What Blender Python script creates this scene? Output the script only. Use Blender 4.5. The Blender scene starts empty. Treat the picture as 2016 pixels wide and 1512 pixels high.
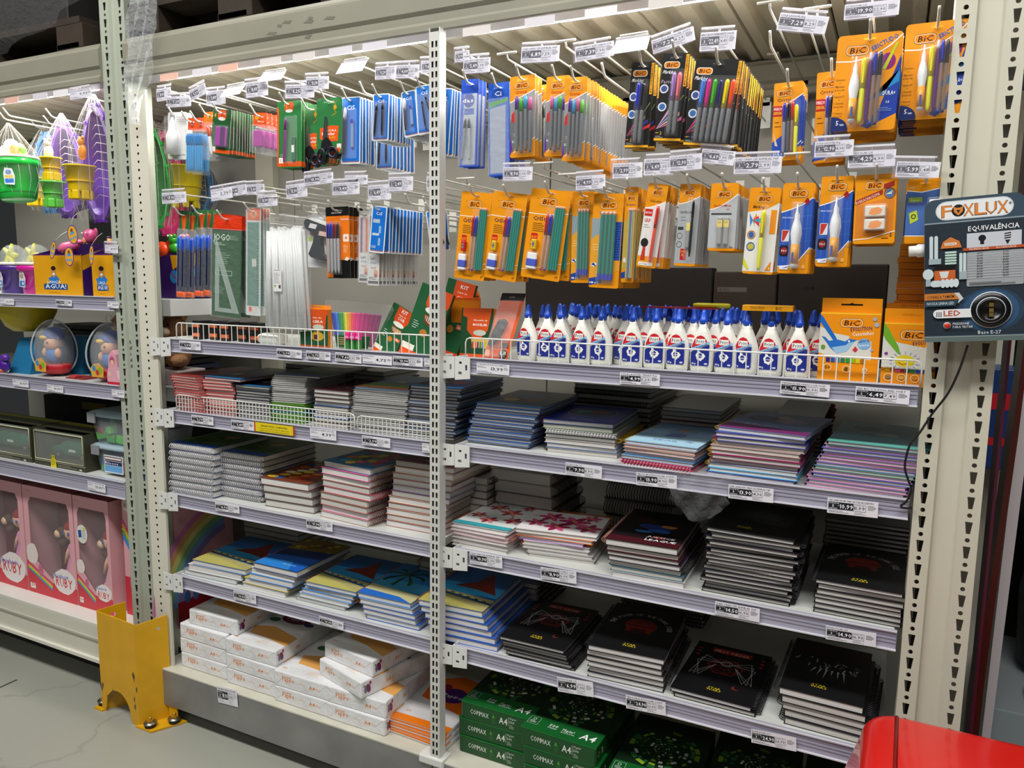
import bpy, math, random
from mathutils import Matrix, Vector
from mathutils.geometry import tessellate_polygon
random.seed(7)
S = bpy.context.scene
COL = S.collection
PI = math.pi
# ---------------------------------------------------------------- camera
# X runs along the rack to the right, Y into the rack, Z up; the rack front is the plane y = 0.
F_PX = 1514.0
CAM = Vector((0.0, -1.7, 1.5))
def _axes():
    vx = -Vector((-2076 - 1008, 513 - 756, F_PX)).normalized()
    dn = Vector((900 - 1008, 12100 - 756, F_PX)).normalized()
    dn = (dn - vx * vx.dot(dn)).normalized()
    z = -dn
    return vx, z.cross(vx), z
AX, AY, AZ = _axes()                       # world axes seen from the camera (x right, y down, z forward)
def ray(u, v):
    d = Vector((u - 1008, v - 756, F_PX))
    return Vector((AX.dot(d), AY.dot(d), AZ.dot(d)))
def onY(u, v, y=0.0):
    d = ray(u, v); return CAM + d * ((y - CAM.y) / d.y)
def onZ(u, v, z=0.0):
    d = ray(u, v); return CAM + d * ((z - CAM.z) / d.z)
def onX(u, v, x=0.0):
    d = ray(u, v); return CAM + d * ((x - CAM.x) / d.x)
camd = bpy.data.cameras.new('camera')
camd.sensor_fit = 'HORIZONTAL'; camd.sensor_width = 36; camd.lens = F_PX / 2016 * 36
camd.clip_start = 0.02
cam = bpy.data.objects.new('camera', camd); COL.objects.link(cam)
right = Vector((AX.x, AY.x, AZ.x)); down = Vector((AX.y, AY.y, AZ.y)); fwd = Vector((AX.z, AY.z, AZ.z))
cam.matrix_world = Matrix(((right.x, -down.x, -fwd.x, CAM.x), (right.y, -down.y, -fwd.y, CAM.y),
                           (right.z, -down.z, -fwd.z, CAM.z), (0, 0, 0, 1)))
S.camera = cam
# ---------------------------------------------------------------- light and exposure
w = bpy.data.worlds.new('world'); S.world = w; w.use_nodes = True
bg = w.node_tree.nodes['Background']; bg.inputs[0].default_value = (0.95, 0.97, 1.0, 1); bg.inputs[1].default_value = 0.025
S.view_settings.view_transform = 'Standard'; S.view_settings.look = 'None'
S.view_settings.gamma = 1; S.view_settings.use_curve_mapping = False
S.view_settings.exposure = 0.1
S.cycles.transparent_max_bounces = 24
def area(name, loc, target, sx, sy, power, color=(1, 1, 1)):
    l = bpy.data.lights.new(name, 'AREA'); l.shape = 'RECTANGLE'; l.size = sx; l.size_y = sy
    l.energy = power; l.color = color
    o = bpy.data.objects.new(name, l); COL.objects.link(o); o.location = loc
    o.rotation_euler = (Vector(target) - Vector(loc)).to_track_quat('-Z', 'Y').to_euler()
    return o
area('ceiling_light_row', (-1.0, -1.9, 4.4), (-1.0, 0.0, 0.9), 6.0, 0.5, 205, (1.0, 0.985, 0.95))
area('ceiling_light_row', (-1.0, -5.0, 4.6), (-1.0, -0.5, 1.0), 6.0, 0.6, 48, (1.0, 0.985, 0.95))
# ---------------------------------------------------------------- materials
MATS = {}
def lin(h):
    h = h.lstrip('#'); c = [int(h[i:i + 2], 16) / 255 for i in (0, 2, 4)]
    return tuple((x / 12.92 if x <= 0.04045 else ((x + 0.055) / 1.055) ** 2.4) for x in c)
def M(h, r=0.5, metal=0.0, alpha=1.0, emit=0.0, bump=0.0, bs=40, trans=0.0, var=0.0, vs=6, coat=0.0):
    key = (h, r, metal, alpha, emit, bump, bs, trans, var, vs, coat)
    if key in MATS: return MATS[key]
    m = bpy.data.materials.new('mat_' + h.lstrip('#')); m.use_nodes = True
    nt = m.node_tree; b = nt.nodes['Principled BSDF']; c = lin(h) + (1,)
    b.inputs['Base Color'].default_value = c; b.inputs['Roughness'].default_value = r
    b.inputs['Metallic'].default_value = metal; b.inputs['Alpha'].default_value = alpha
    b.inputs['Coat Weight'].default_value = coat; b.inputs['Coat Roughness'].default_value = 0.08
    if trans: b.inputs['Transmission Weight'].default_value = trans
    if emit:
        b.inputs['Emission Color'].default_value = c; b.inputs['Emission Strength'].default_value = emit
    if bump or var:
        tc = nt.nodes.new('ShaderNodeTexCoord'); n = nt.nodes.new('ShaderNodeTexNoise')
        n.inputs['Scale'].default_value = bs if bump else vs; n.inputs['Detail'].default_value = 5
        nt.links.new(tc.outputs['Object'], n.inputs['Vector'])
        if bump:
            bp = nt.nodes.new('ShaderNodeBump'); bp.inputs['Strength'].default_value = bump; bp.inputs['Distance'].default_value = 0.01
            nt.links.new(n.outputs['Fac'], bp.inputs['Height']); nt.links.new(bp.outputs['Normal'], b.inputs['Normal'])
        if var:
            n2 = nt.nodes.new('ShaderNodeTexNoise'); n2.inputs['Scale'].default_value = vs; n2.inputs['Detail'].default_value = 6
            nt.links.new(tc.outputs['Object'], n2.inputs['Vector'])
            rp = nt.nodes.new('ShaderNodeValToRGB'); rp.color_ramp.elements[0].position = 0.3; rp.color_ramp.elements[1].position = 0.7
            rp.color_ramp.elements[0].color = tuple(x * (1 - var) for x in c[:3]) + (1,); rp.color_ramp.elements[1].color = c
            nt.links.new(n2.outputs['Fac'], rp.inputs['Fac']); nt.links.new(rp.outputs['Color'], b.inputs['Base Color'])
    MATS[key] = m
    return m
def clear(h='#f4f6f8', a=0.14, r=0.08): return M(h, r=r, alpha=a)
def ART(h): return M(h, r=0.38)
# ---------------------------------------------------------------- mesh builder
class MB:
    def __init__(s): s.v = []; s.f = []; s.mi = []; s.m = []; s.sm = []
    def mat(s, m):
        if m not in s.m: s.m.append(m)
        return s.m.index(m)
    def add(s, vs, fs, m, smooth=False, X=None):
        o = len(s.v); k = s.mat(m)
        s.v += [tuple(X @ Vector(p)) for p in vs] if X is not None else [tuple(p) for p in vs]
        for f in fs: s.f.append(tuple(i + o for i in f)); s.mi.append(k); s.sm.append(smooth)
        return s
    def box(s, a, b, m, X=None, bev=0.0):
        x0, y0, z0 = a; x1, y1, z1 = b
        if bev <= 0:
            v = [(x0, y0, z0), (x1, y0, z0), (x1, y1, z0), (x0, y1, z0), (x0, y0, z1), (x1, y0, z1), (x1, y1, z1), (x0, y1, z1)]
            return s.add(v, [(0, 3, 2, 1), (4, 5, 6, 7), (0, 1, 5, 4), (1, 2, 6, 5), (2, 3, 7, 6), (3, 0, 4, 7)], m, X=X)
        n = 3; ring = []
        c = min(bev, (x1 - x0) / 2.01, (y1 - y0) / 2.01, (z1 - z0) / 2.01)
        def rr(i): return [(x0 + i, y0 + c), (x0 + c, y0 + i), (x1 - c, y0 + i), (x1 - i, y0 + c), (x1 - i, y1 - c), (x1 - c, y1 - i), (x0 + c, y1 - i), (x0 + i, y1 - c)]
        k = 0.3 * c
        lay = [(z0, c * 0.8), (z0 + k, k), (z0 + c, 0), (z1 - c, 0), (z1 - k, k), (z1, c * 0.8)]
        vs = []
        for z, i in lay: vs += [(max(x0 + i, min(x1 - i, px)), max(y0 + i, min(y1 - i, py)), z) for px, py in rr(0)]
        fs = [tuple(range(7, -1, -1)), tuple(range(40, 48))]
        for L in range(5):
            for j in range(8): fs.append((L * 8 + j, L * 8 + (j + 1) % 8, L * 8 + 8 + (j + 1) % 8, L * 8 + 8 + j))
        return s.add(vs, fs, m, X=X)
    def tube(s, pts, r, m, n=8, closed=False, X=None, cap=True):
        pts = [Vector(p) for p in pts]; N = len(pts); vs = []; rs = r if isinstance(r, (list, tuple)) else [r] * N
        up = None
        for i, p in enumerate(pts):
            a = pts[i - 1] if (i or closed) else p; b = pts[(i + 1) % N] if (i < N - 1 or closed) else p
            t = (b - a).normalized()
            if up is None: up = t.orthogonal().normalized()
            up = (up - t * up.dot(t))
            up = up.normalized() if up.length > 1e-6 else t.orthogonal().normalized()
            sd = t.cross(up)
            for k in range(n):
                q = 2 * PI * k / n; vs.append(p + (up * math.cos(q) + sd * math.sin(q)) * rs[i])
        fs = []
        for i in range(N if closed else N - 1):
            j = (i + 1) % N
            for k in range(n): fs.append((i * n + k, i * n + (k + 1) % n, j * n + (k + 1) % n, j * n + k))
        if cap and not closed: fs += [tuple(range(n - 1, -1, -1)), tuple(range((N - 1) * n, N * n))]
        return s.add(vs, fs, m, True, X)
    def lathe(s, prof, m, n=16, X=None, sx=1.0, sy=1.0, smooth=True):
        """prof: (radius, z) pairs; turned about z"""
        vs = []
        for r, z in prof:
            for k in range(n): vs.append((r * sx * math.cos(2 * PI * k / n), r * sy * math.sin(2 * PI * k / n), z))
        fs = [tuple(range(n - 1, -1, -1)), tuple(range((len(prof) - 1) * n, len(prof) * n))]
        for i in range(len(prof) - 1):
            for k in range(n): fs.append((i * n + k, i * n + (k + 1) % n, (i + 1) * n + (k + 1) % n, (i + 1) * n + k))
        return s.add(vs, fs, m, smooth, X)
    def ball(s, c, r, m, n=12, k=8, X=None):
        if not isinstance(r, (tuple, list)): r = (r, r, r)
        vs = []
        for i in range(k + 1):
            a = PI * i / k
            for j in range(n):
                b = 2 * PI * j / n; vs.append((c[0] + r[0] * math.sin(a) * math.cos(b), c[1] + r[1] * math.sin(a) * math.sin(b), c[2] - r[2] * math.cos(a)))
        fs = []
        for i in range(k):
            for j in range(n): fs.append((i * n + j, i * n + (j + 1) % n, (i + 1) * n + (j + 1) % n, (i + 1) * n + j))
        return s.add(vs, fs, m, True, X)
    def slab(s, pts, holes, t, m, X, mside=None, mback=None):
        """2-D outline with real holes, in the plane given by X (x right, y up, z towards the viewer), thickness t going back"""
        loops = [[Vector((p[0], p[1], 0)) for p in l] for l in [pts] + list(holes)]
        tri = tessellate_polygon(loops); flat = [p for l in loops for p in l]; n = len(flat)
        fs = []
        for a, b, c in tri:
            ar = (flat[b] - flat[a]).cross(flat[c] - flat[a]).z
            if abs(ar) < 1e-14: continue
            fs.append((a, b, c) if ar > 0 else (a, c, b))
        s.add(flat, fs, m, X=X)
        if t > 0:
            s.add([(p.x, p.y, -t) for p in flat], [(a, c, b) for a, b, c in fs], mback or mside or m, X=X)
            for li, l in enumerate(loops):
                k = len(l); ar = sum(l[i].x * l[(i + 1) % k].y - l[(i + 1) % k].x * l[i].y for i in range(k))
                q = [(i, (i + 1) % k, k + (i + 1) % k, k + i) for i in range(k)]
                if (ar > 0) == (li == 0): q = [tuple(reversed(f)) for f in q]
                s.add([tuple(p) for p in l] + [(p.x, p.y, -t) for p in l], q, mside or m, X=X)
        return s
    def mesh(s, name):
        me = bpy.data.meshes.new(name); me.from_pydata(s.v, [], s.f)
        for m in s.m: me.materials.append(m)
        me.polygons.foreach_set('material_index', s.mi); me.polygons.foreach_set('use_smooth', s.sm)
        me.update(); return me
# ---------------------------------------------------------------- objects
def tag(o, label=None, cat=None, group=None, kind=None):
    if label: o['label'] = label
    if cat: o['category'] = cat
    if group: o['group'] = group
    if kind: o['kind'] = kind
    return o
def obj(name, mb, parent=None, X=None, **kw):
    me = mb if isinstance(mb, bpy.types.Mesh) else mb.mesh(name)
    o = bpy.data.objects.new(name, me); COL.objects.link(o)
    if parent is not None: o.parent = parent
    if X is not None: o.matrix_basis = X
    return tag(o, **kw)
def thing(name, X, label, cat, group=None, **kw):
    o = bpy.data.objects.new(name, None); COL.objects.link(o); o.empty_display_size = 0.02
    if isinstance(X, Matrix): o.matrix_basis = X
    else: o.location = X
    return tag(o, label, cat, group, **kw)
def spawn(tpl, X, name, label, cat, group=None, depth=9):
    """one thing from a template: a list of (part name, mesh, [sub-parts])"""
    r = thing(name, X, label, cat, group)
    def rec(lst, par, d):
        for it in lst:
            o = obj(it[0], it[1], par)
            if len(it) > 2 and d > 1: rec(it[2], o, d - 1)
    rec(tpl, r, depth)
    return r
def T(x=0, y=0, z=0, rx=0, ry=0, rz=0):
    return Matrix.Translation((x, y, z)) @ Matrix.Rotation(rz, 4, 'Z') @ Matrix.Rotation(ry, 4, 'Y') @ Matrix.Rotation(rx, 4, 'X')
FRONT = Matrix(((1, 0, 0, 0), (0, 0, -1, 0), (0, 1, 0, 0), (0, 0, 0, 1)))   # 2-D x -> x, y -> z, facing -y
RIGHTF = Matrix(((0, 0, 1, 0), (1, 0, 0, 0), (0, 1, 0, 0), (0, 0, 0, 1)))   # 2-D x -> y, y -> z, facing +x
# ---------------------------------------------------------------- lettering (built-in font)
GL = {}
_chars = "ABCDEFGHIJKLMNOPQRSTUVWXYZabcdefghijklmnopqrstuvwxyz0123456789,.-+/%²:!®()ÊÇçãáéóíÁÉÔ=$&•"
def _glyphs():
    obs = []
    for wt, off in ((0, 0.0), (1, 0.012)):
        for ch in _chars:
            cu = bpy.data.curves.new('glyph', 'FONT'); cu.body = ch; cu.resolution_u = 1; cu.offset = off; cu.fill_mode = 'FRONT'
            o = bpy.data.objects.new('glyph', cu); COL.objects.link(o); obs.append((wt, ch, o, cu))
    dg = bpy.context.evaluated_depsgraph_get(); dg.update()
    for wt, ch, o, cu in obs:
        me = o.evaluated_get(dg).to_mesh()
        vs = [(v.co.x, v.co.y) for v in me.vertices]; fs = [tuple(p.vertices) for p in me.polygons]
        x0 = min([v[0] for v in vs] or [0]); x1 = max([v[0] for v in vs] or [0.3])
        GL[(wt, ch)] = ([(x - x0, y) for x, y in vs], fs, x1 - x0)
    for wt, ch, o, cu in obs: bpy.data.objects.remove(o); bpy.data.curves.remove(cu)
_glyphs()
def text2d(s, bold=1):
    x = 0; vs = []; fs = []
    for ch in s:
        if ch == ' ': x += 0.26; continue
        g = GL.get((bold, ch)) or GL[(bold, '-')]
        o = len(vs); vs += [(p[0] + x, p[1]) for p in g[0]]; fs += [tuple(i + o for i in f) for f in g[1]]
        x += g[2] + (0.03 if ch in 'ATVWYLJ,.' else 0.085)
    return vs, fs, max(x - 0.095, 0.01)
# ---------------------------------------------------------------- flat artwork on a surface
class Art:
    """draws flat ink in mm: x right from the left edge, y DOWN from the top edge; every call lies a hair above the last"""
    def __init__(s, mb, X, eps=0.00004, base=0.00015): s.mb = mb; s.X = X; s.z = base; s.e = eps
    def P(s, pts, c, bump=True):
        pts = [(p[0] / 1000, -p[1] / 1000) for p in pts]
        a = sum(pts[i][0] * pts[(i + 1) % len(pts)][1] - pts[(i + 1) % len(pts)][0] * pts[i][1] for i in range(len(pts)))
        if a < 0: pts = pts[::-1]
        m = c if not isinstance(c, str) else ART(c)
        if len(pts) > 4:
            tri = tessellate_polygon([[Vector((p[0], p[1], 0)) for p in pts]])
            V = [Vector((p[0], p[1])) for p in pts]; fs = []
            for i, j, k in tri:
                cr = (V[j].x - V[i].x) * (V[k].y - V[i].y) - (V[j].y - V[i].y) * (V[k].x - V[i].x)
                fs.append((i, j, k) if cr > 0 else (i, k, j))
        else: fs = [tuple(range(len(pts)))]
        s.mb.add([(p[0], p[1], s.z) for p in pts], fs, m, X=s.X)
        if bump: s.z += s.e
        return s
    def R(s, x, y, w, h, c): return s.P([(x, y), (x + w, y), (x + w, y + h), (x, y + h)], c)
    def RR(s, x, y, w, h, r, c, n=4):
        r = min(r, w / 2.01, h / 2.01); pts = []
        for cx, cy, a0 in ((x + w - r, y + r, -90), (x + w - r, y + h - r, 0), (x + r, y + h - r, 90), (x + r, y + r, 180)):
            for i in range(n + 1):
                a = math.radians(a0 + 90 * i / n); pts.append((cx + r * math.cos(a), cy + r * math.sin(a)))
        return s.P(pts, c)
    def E(s, cx, cy, rx, ry, c, n=18, a0=0, a1=360, rot=0):
        q = [math.radians(a0 + (a1 - a0) * i / n) for i in range(n if a1 - a0 >= 360 else n + 1)]
        cr, sr = math.cos(rot), math.sin(rot)
        return s.P([(cx + rx * math.cos(t) * cr - ry * math.sin(t) * sr, cy + rx * math.cos(t) * sr + ry * math.sin(t) * cr) for t in q], c)
    def ring(s, cx, cy, r, w, c, n=24, a0=0, a1=360):
        for i in range(n):
            p = [math.radians(a0 + (a1 - a0) * (i + k) / n) for k in (0, 1)]
            s.P([(cx + r * math.cos(p[0]), cy + r * math.sin(p[0])), (cx + r * math.cos(p[1]), cy + r * math.sin(p[1])),
                 (cx + (r - w) * math.cos(p[1]), cy + (r - w) * math.sin(p[1])), (cx + (r - w) * math.cos(p[0]), cy + (r - w) * math.sin(p[0]))], c, False)
        s.z += s.e; return s
    def L(s, pts, w, c):
        for a, b in zip(pts, pts[1:]):
            dx, dy = b[0] - a[0], b[1] - a[1]; l = math.hypot(dx, dy) or 1; nx, ny = -dy / l * w / 2, dx / l * w / 2
            s.P([(a[0] + nx, a[1] + ny), (b[0] + nx, b[1] + ny), (b[0] - nx, b[1] - ny), (a[0] - nx, a[1] - ny)], c, False)
        s.z += s.e; return s
    def t(s, txt, x, y, h, c, w=None, bold=1, rot=0, shear=0, al='l'):
        """baseline-left at (x, y); h = capital height in mm; w = fit width"""
        vs, fs, tw = text2d(txt, bold); k = h / 0.69; kx = (w / tw) if w else k
        ww = tw * kx; ox = {'l': 0, 'c': -ww / 2, 'r': -ww}[al]; cr, sr = math.cos(rot), math.sin(rot)
        out = []
        for a, b in vs:
            px = a * kx + ox + shear * b * k; py = b * k
            out.append(((x + px * cr - py * sr) / 1000, (-y + px * sr + py * cr) / 1000, s.z))
        s.mb.add(out, fs, ART(c) if isinstance(c, str) else c, X=s.X); s.z += s.e
        return s
    def lines(s, x, y, w, n, pitch, th, c, seed=1):
        rr = random.Random(seed)
        for i in range(n): s.R(x, y + i * pitch, w * rr.uniform(0.6, 1.0), th, c); s.z -= s.e
        s.z += s.e; return s
def artX(x0, z1, y=0.0, rx=None):
    """artwork frame on a surface facing -y: origin = top-left corner"""
    return Matrix.Translation((x0, y, z1)) @ FRONT
# ================================================================ the setting
PAINT = M('#c9c8b6', r=0.42, var=0.08, vs=3); PAINTD = M('#c4c3b0', r=0.42); WHITE = M('#dfe0dc', r=0.38); CREAM = M('#d9d6c6', r=0.45)
BLACK = M('#0c0c0d', r=0.5); RAIL = M('#a9a7b9', r=0.25, coat=0.4); RAILD = M('#8e8c9f', r=0.25); CLEARP = clear('#e6e2f6', 0.09, 0.08)
STEEL = M('#8b8b8f', r=0.35, metal=0.85, var=0.3, vs=9); WIRE = M('#e9eae4', r=0.3)
def floor_mat():
    m = M('#a3a499', r=0.32, var=0.10, vs=1.3); m = m.copy(); m.name = 'polished_concrete'; nt = m.node_tree; b = nt.nodes['Principled BSDF']
    tc = nt.nodes.new('ShaderNodeTexCoord'); v = nt.nodes.new('ShaderNodeTexVoronoi'); v.feature = 'DISTANCE_TO_EDGE'; v.inputs['Scale'].default_value = 0.9
    nz = nt.nodes.new('ShaderNodeTexNoise'); nz.inputs['Scale'].default_value = 2.0; nz.inputs['Detail'].default_value = 8
    ad = nt.nodes.new('ShaderNodeVectorMath'); ad.operation = 'ADD'; sc = nt.nodes.new('ShaderNodeVectorMath'); sc.operation = 'SCALE'; sc.inputs['Scale'].default_value = 0.5
    nt.links.new(tc.outputs['Object'], nz.inputs['Vector']); nt.links.new(nz.outputs['Color'], sc.inputs[0]); nt.links.new(tc.outputs['Object'], ad.inputs[0]); nt.links.new(sc.outputs[0], ad.inputs[1]); nt.links.new(ad.outputs[0], v.inputs['Vector'])
    rp = nt.nodes.new('ShaderNodeValToRGB'); rp.color_ramp.elements[0].position = 0.0; rp.color_ramp.elements[1].position = 0.006
    rp.color_ramp.elements[0].color = (0.8, 0.8, 0.8, 1); mx = nt.nodes.new('ShaderNodeMixRGB'); mx.blend_type = 'MULTIPLY'; mx.inputs[0].default_value = 1
    src = b.inputs['Base Color'].links[0].from_socket
    nt.links.new(v.outputs['Distance'], rp.inputs['Fac']); nt.links.new(src, mx.inputs[1]); nt.links.new(rp.outputs['Color'], mx.inputs[2]); nt.links.new(mx.outputs[0], b.inputs['Base Color'])
    return m
mb = MB(); mb.box((-7, -6, -0.1), (4, 4, 0), floor_mat()); obj('floor', mb, kind='structure')
mb = MB()                                          # the saw-cut joint in the slab runs across the aisle
mb.box((-2.84, -5.9, 0.0002), (-2.832, -0.1, 0.0008), M('#3a3a36', r=0.8)); obj('trim_1', mb, kind='structure')
mb = MB(); mb.box((-7, -6, 7.0), (4, 4, 7.1), M('#55554f', r=0.8)); obj('ceiling', mb, kind='structure')
mb = MB(); mb.box((-7, 3.9, 0), (4, 4.0, 7.0), M('#1b1b1c', r=0.9)); obj('wall_back', mb, kind='structure')
mb = MB()
for (a, b) in ((-2.12, -1.04), (-1.035, 0.2)): mb.box((a, 0.66, 0.1), (b, 0.675, 2.06), M('#a19f97', r=0.55))
mb.box((-3.9, 0.661, 0.1), (-2.125, 0.676, 2.06), M('#a19f97', r=0.55))
o = obj('wall_rear_panels', mb, kind='structure')
# ---------------------------------------------------------------- rack uprights (a real punched section)
def punched(mb, x0, x1, z0, z1, holes_fn, pitch, m, X, t=0.002):
    z = z0
    while z < z1 - 1e-6:
        zt = min(z + pitch, z1); hs = [h for h in holes_fn(z) if all(z < p[1] < zt for p in h)]
        mb.slab([(x0, z), (x1, z), (x1, zt), (x0, zt)], hs, 0, m, X)
        z = zt
def tear(cx, cz, s=1.0):
    return [(cx - 0.0065 * s, cz + 0.012), (cx - 0.0035 * s, cz - 0.012), (cx + 0.0035 * s, cz - 0.012), (cx + 0.0065 * s, cz + 0.012)]
def disc(cx, cz, r, n=10, rx=1.0): return [(cx + r * rx * math.cos(2 * PI * i / n), cz + r * math.sin(2 * PI * i / n)) for i in range(n)]
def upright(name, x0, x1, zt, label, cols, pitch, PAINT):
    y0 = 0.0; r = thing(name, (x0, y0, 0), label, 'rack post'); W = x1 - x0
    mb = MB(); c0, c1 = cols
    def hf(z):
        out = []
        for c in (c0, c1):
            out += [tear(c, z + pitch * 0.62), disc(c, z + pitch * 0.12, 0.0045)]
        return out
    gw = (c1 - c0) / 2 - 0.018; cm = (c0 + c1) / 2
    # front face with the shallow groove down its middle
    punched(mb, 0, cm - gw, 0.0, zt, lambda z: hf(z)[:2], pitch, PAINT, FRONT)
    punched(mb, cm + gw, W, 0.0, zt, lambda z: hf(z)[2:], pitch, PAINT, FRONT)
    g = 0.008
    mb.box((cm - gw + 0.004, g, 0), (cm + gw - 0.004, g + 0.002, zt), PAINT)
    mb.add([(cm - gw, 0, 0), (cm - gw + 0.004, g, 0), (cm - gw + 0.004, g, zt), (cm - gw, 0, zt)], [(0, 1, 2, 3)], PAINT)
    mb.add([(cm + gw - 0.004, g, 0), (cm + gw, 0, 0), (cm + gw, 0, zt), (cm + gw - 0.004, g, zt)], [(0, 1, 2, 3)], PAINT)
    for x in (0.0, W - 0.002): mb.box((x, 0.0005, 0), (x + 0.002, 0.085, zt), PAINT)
    mb.box((0.002, 0.083, 0), (0.018, 0.085, zt), PAINT); mb.box((W - 0.018, 0.083, 0), (W - 0.002, 0.085, zt), PAINT); mb.box((0.019, 0.082, 0), (W - 0.019, 0.084, zt), M('#4a463a', r=0.8))  # dark sheet added across the open back so the holes read as shaded
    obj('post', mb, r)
    return r
ul = upright('rack_upright', -2.303, -2.188, 3.0, 'grey-green slotted rack upright at the left, standing in the yellow guard', (0.026, 0.095), 0.05, M('#adb3a4', r=0.42, var=0.08, vs=3))  # greener paint, darkened as well to stand for dimmer light at this end
ur = upright('rack_upright', 0.060, 0.176, 3.0, 'cream slotted rack upright at the right, behind the lamp tester board', (0.017, 0.098), 0.05, M('#cfccba', r=0.42, var=0.06, vs=3))
mb = MB(); rr = random.Random(3)
for k in range(5): mb.slab([(0.045 + rr.uniform(-.01, .01), 1.2 + k * 0.02)] + [(0.05 + rr.uniform(0, .012), 1.21 + k * 0.02), (0.056, 1.196 + k * 0.02)], [], 0, M('#5d5b55', r=0.8), T(0, 0.0075, 0) @ FRONT)
obj('scuff_marks', mb, ul)
r = thing('rear_rack_upright', (0.19, 0.63, 0), 'cream rear rack post seen past the right upright', 'rack post')
mb = MB(); mb.box((0, 0, 0), (0.09, 0.03, 1.98), PAINT); obj('post', mb, r)
r = thing('rear_rack_upright', (-2.29, 0.63, 0), 'cream rear rack post behind the left upright', 'rack post')
mb = MB(); mb.box((0, 0, 0), (0.09, 0.03, 1.98), PAINT); obj('post', mb, r)
# the punched white gondola post beside the left upright
r = thing('perforated_post', (-2.186, -0.004, 0.0), 'cream perforated shelf post beside the left rack upright', 'shelf post')
mb = MB()
def hf(z): return [disc(0.034, z + 0.0125, 0.0042)]
punched(mb, 0, 0.078, 0.14, 2.065, hf, 0.025, CREAM, FRONT)
for x in (0, 0.076): mb.box((x, 0.0005, 0.14), (x + 0.002, 0.008, 2.065), CREAM)
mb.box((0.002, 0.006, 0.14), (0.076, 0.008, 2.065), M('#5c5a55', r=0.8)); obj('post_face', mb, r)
# the central slotted post
r = thing('slotted_post', (-1.064, -0.03, 0.175), 'white double-slotted gondola post between the two stationery bays', 'shelf post')
mb = MB()
def slots(z):
    out = []
    for cx in (0.010, 0.021): out.append([(cx - 0.0028, z + 0.004), (cx + 0.0028, z + 0.004), (cx + 0.0028, z + 0.0185), (cx - 0.0028, z + 0.0185)])
    return out
punched(mb, 0, 0.030, 0.0, 1.92, slots, 0.0235, M('#cfcfc9', r=0.4), FRONT)
for x in (0, 0.028): mb.box((x, 0.0005, 0), (x + 0.002, 0.03, 1.93), WHITE)
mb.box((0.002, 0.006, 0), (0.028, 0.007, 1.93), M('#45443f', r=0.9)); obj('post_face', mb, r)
mb = MB(); mb.box((-0.035, -0.008, -0.004), (0.045, 0.04, 0.02), WHITE, bev=0.004); obj('foot_clip', mb, r)
# ---------------------------------------------------------------- beams, deck
def beam(name, x0, x1, y, z0, z1, label):
    r = thing(name, (x0, y, z0), label, 'rack beam'); h = z1 - z0; L = x1 - x0
    prof = [(0, 0.004), (-0.006, 0.0), (-0.010, 0.004), (-0.010, 0.018), (-0.004, 0.026), (-0.004, h * 0.36), (-0.010, h * 0.44), (-0.010, h * 0.86), (-0.004, h * 0.93), (-0.002, h), (0.045, h), (0.045, 0)]
    mb = MB(); n = len(prof); vs = [(0, p[0], p[1]) for p in prof] + [(L, p[0], p[1]) for p in prof]
    fs = [tuple(range(n)), tuple(range(2 * n - 1, n - 1, -1))] + [(i, n + i, n + (i + 1) % n, (i + 1) % n) for i in range(n)]
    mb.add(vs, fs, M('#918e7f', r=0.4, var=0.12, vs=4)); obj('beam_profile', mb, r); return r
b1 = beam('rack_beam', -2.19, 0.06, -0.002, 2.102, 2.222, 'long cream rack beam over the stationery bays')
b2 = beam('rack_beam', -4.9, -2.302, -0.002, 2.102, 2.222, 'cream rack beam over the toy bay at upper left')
mb = MB(); rr = random.Random(5)
for k in range(9):
    cx, cz = 0.72 + rr.uniform(-.12, .1), 0.055 + rr.uniform(-0.02, .03); w = rr.uniform(.008, .02)
    mb.slab([(cx - w, cz), (cx - w * .3, cz + .006), (cx + w, cz + .003), (cx + w * .6, cz - .004)], [], 0, M('#6f6c60', r=0.8), T(0, -0.0105 if cz > .05 else -0.0045, 0) @ FRONT)
obj('paint_chips', mb, b1)
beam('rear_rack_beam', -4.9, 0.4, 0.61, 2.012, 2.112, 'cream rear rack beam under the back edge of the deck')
# corrugated deck panels
def deck(name, x0, x1, label):
    r = thing(name, (x0, 0.0, 2.118), label, 'deck'); nP = int(round((x1 - x0) / 0.2)); DM = M('#cbc5b0', r=0.35)
    for i in range(nP):
        mb = MB(); hh = 0.022; ya = 0.09 if (x0 + i * 0.2 > -0.15 or -2.5 < x0 + i * .2 < -2.1) else 0.045
        prof = [(0.001, 0.012), (0.004, 0.0), (0.03, 0.0), (0.038, hh), (0.075, hh), (0.083, 0.0), (0.118, 0.0), (0.126, hh), (0.163, hh), (0.171, 0.0), (0.196, 0.0), (0.199, 0.012)]
        n = len(prof); vs = [(p[0], ya, p[1]) for p in prof] + [(p[0], 0.70, p[1]) for p in prof]
        mb.add(vs, [(k, n + k, n + k + 1, k + 1) for k in range(n - 1)], DM)
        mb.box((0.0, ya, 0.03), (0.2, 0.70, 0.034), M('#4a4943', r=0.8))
        mb.box((0.02, 0.56, -0.006), (0.05, 0.60, 0.0), DM)
        o = obj('deck_panel', mb, r); o.location.x = i * 0.2
deck('corrugated_deck', -2.18, 0.42, 'beige corrugated steel deck roofing the stationery bays')
deck('corrugated_deck', -4.18, -2.18, 'beige corrugated steel deck roofing the toy bay')
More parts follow.
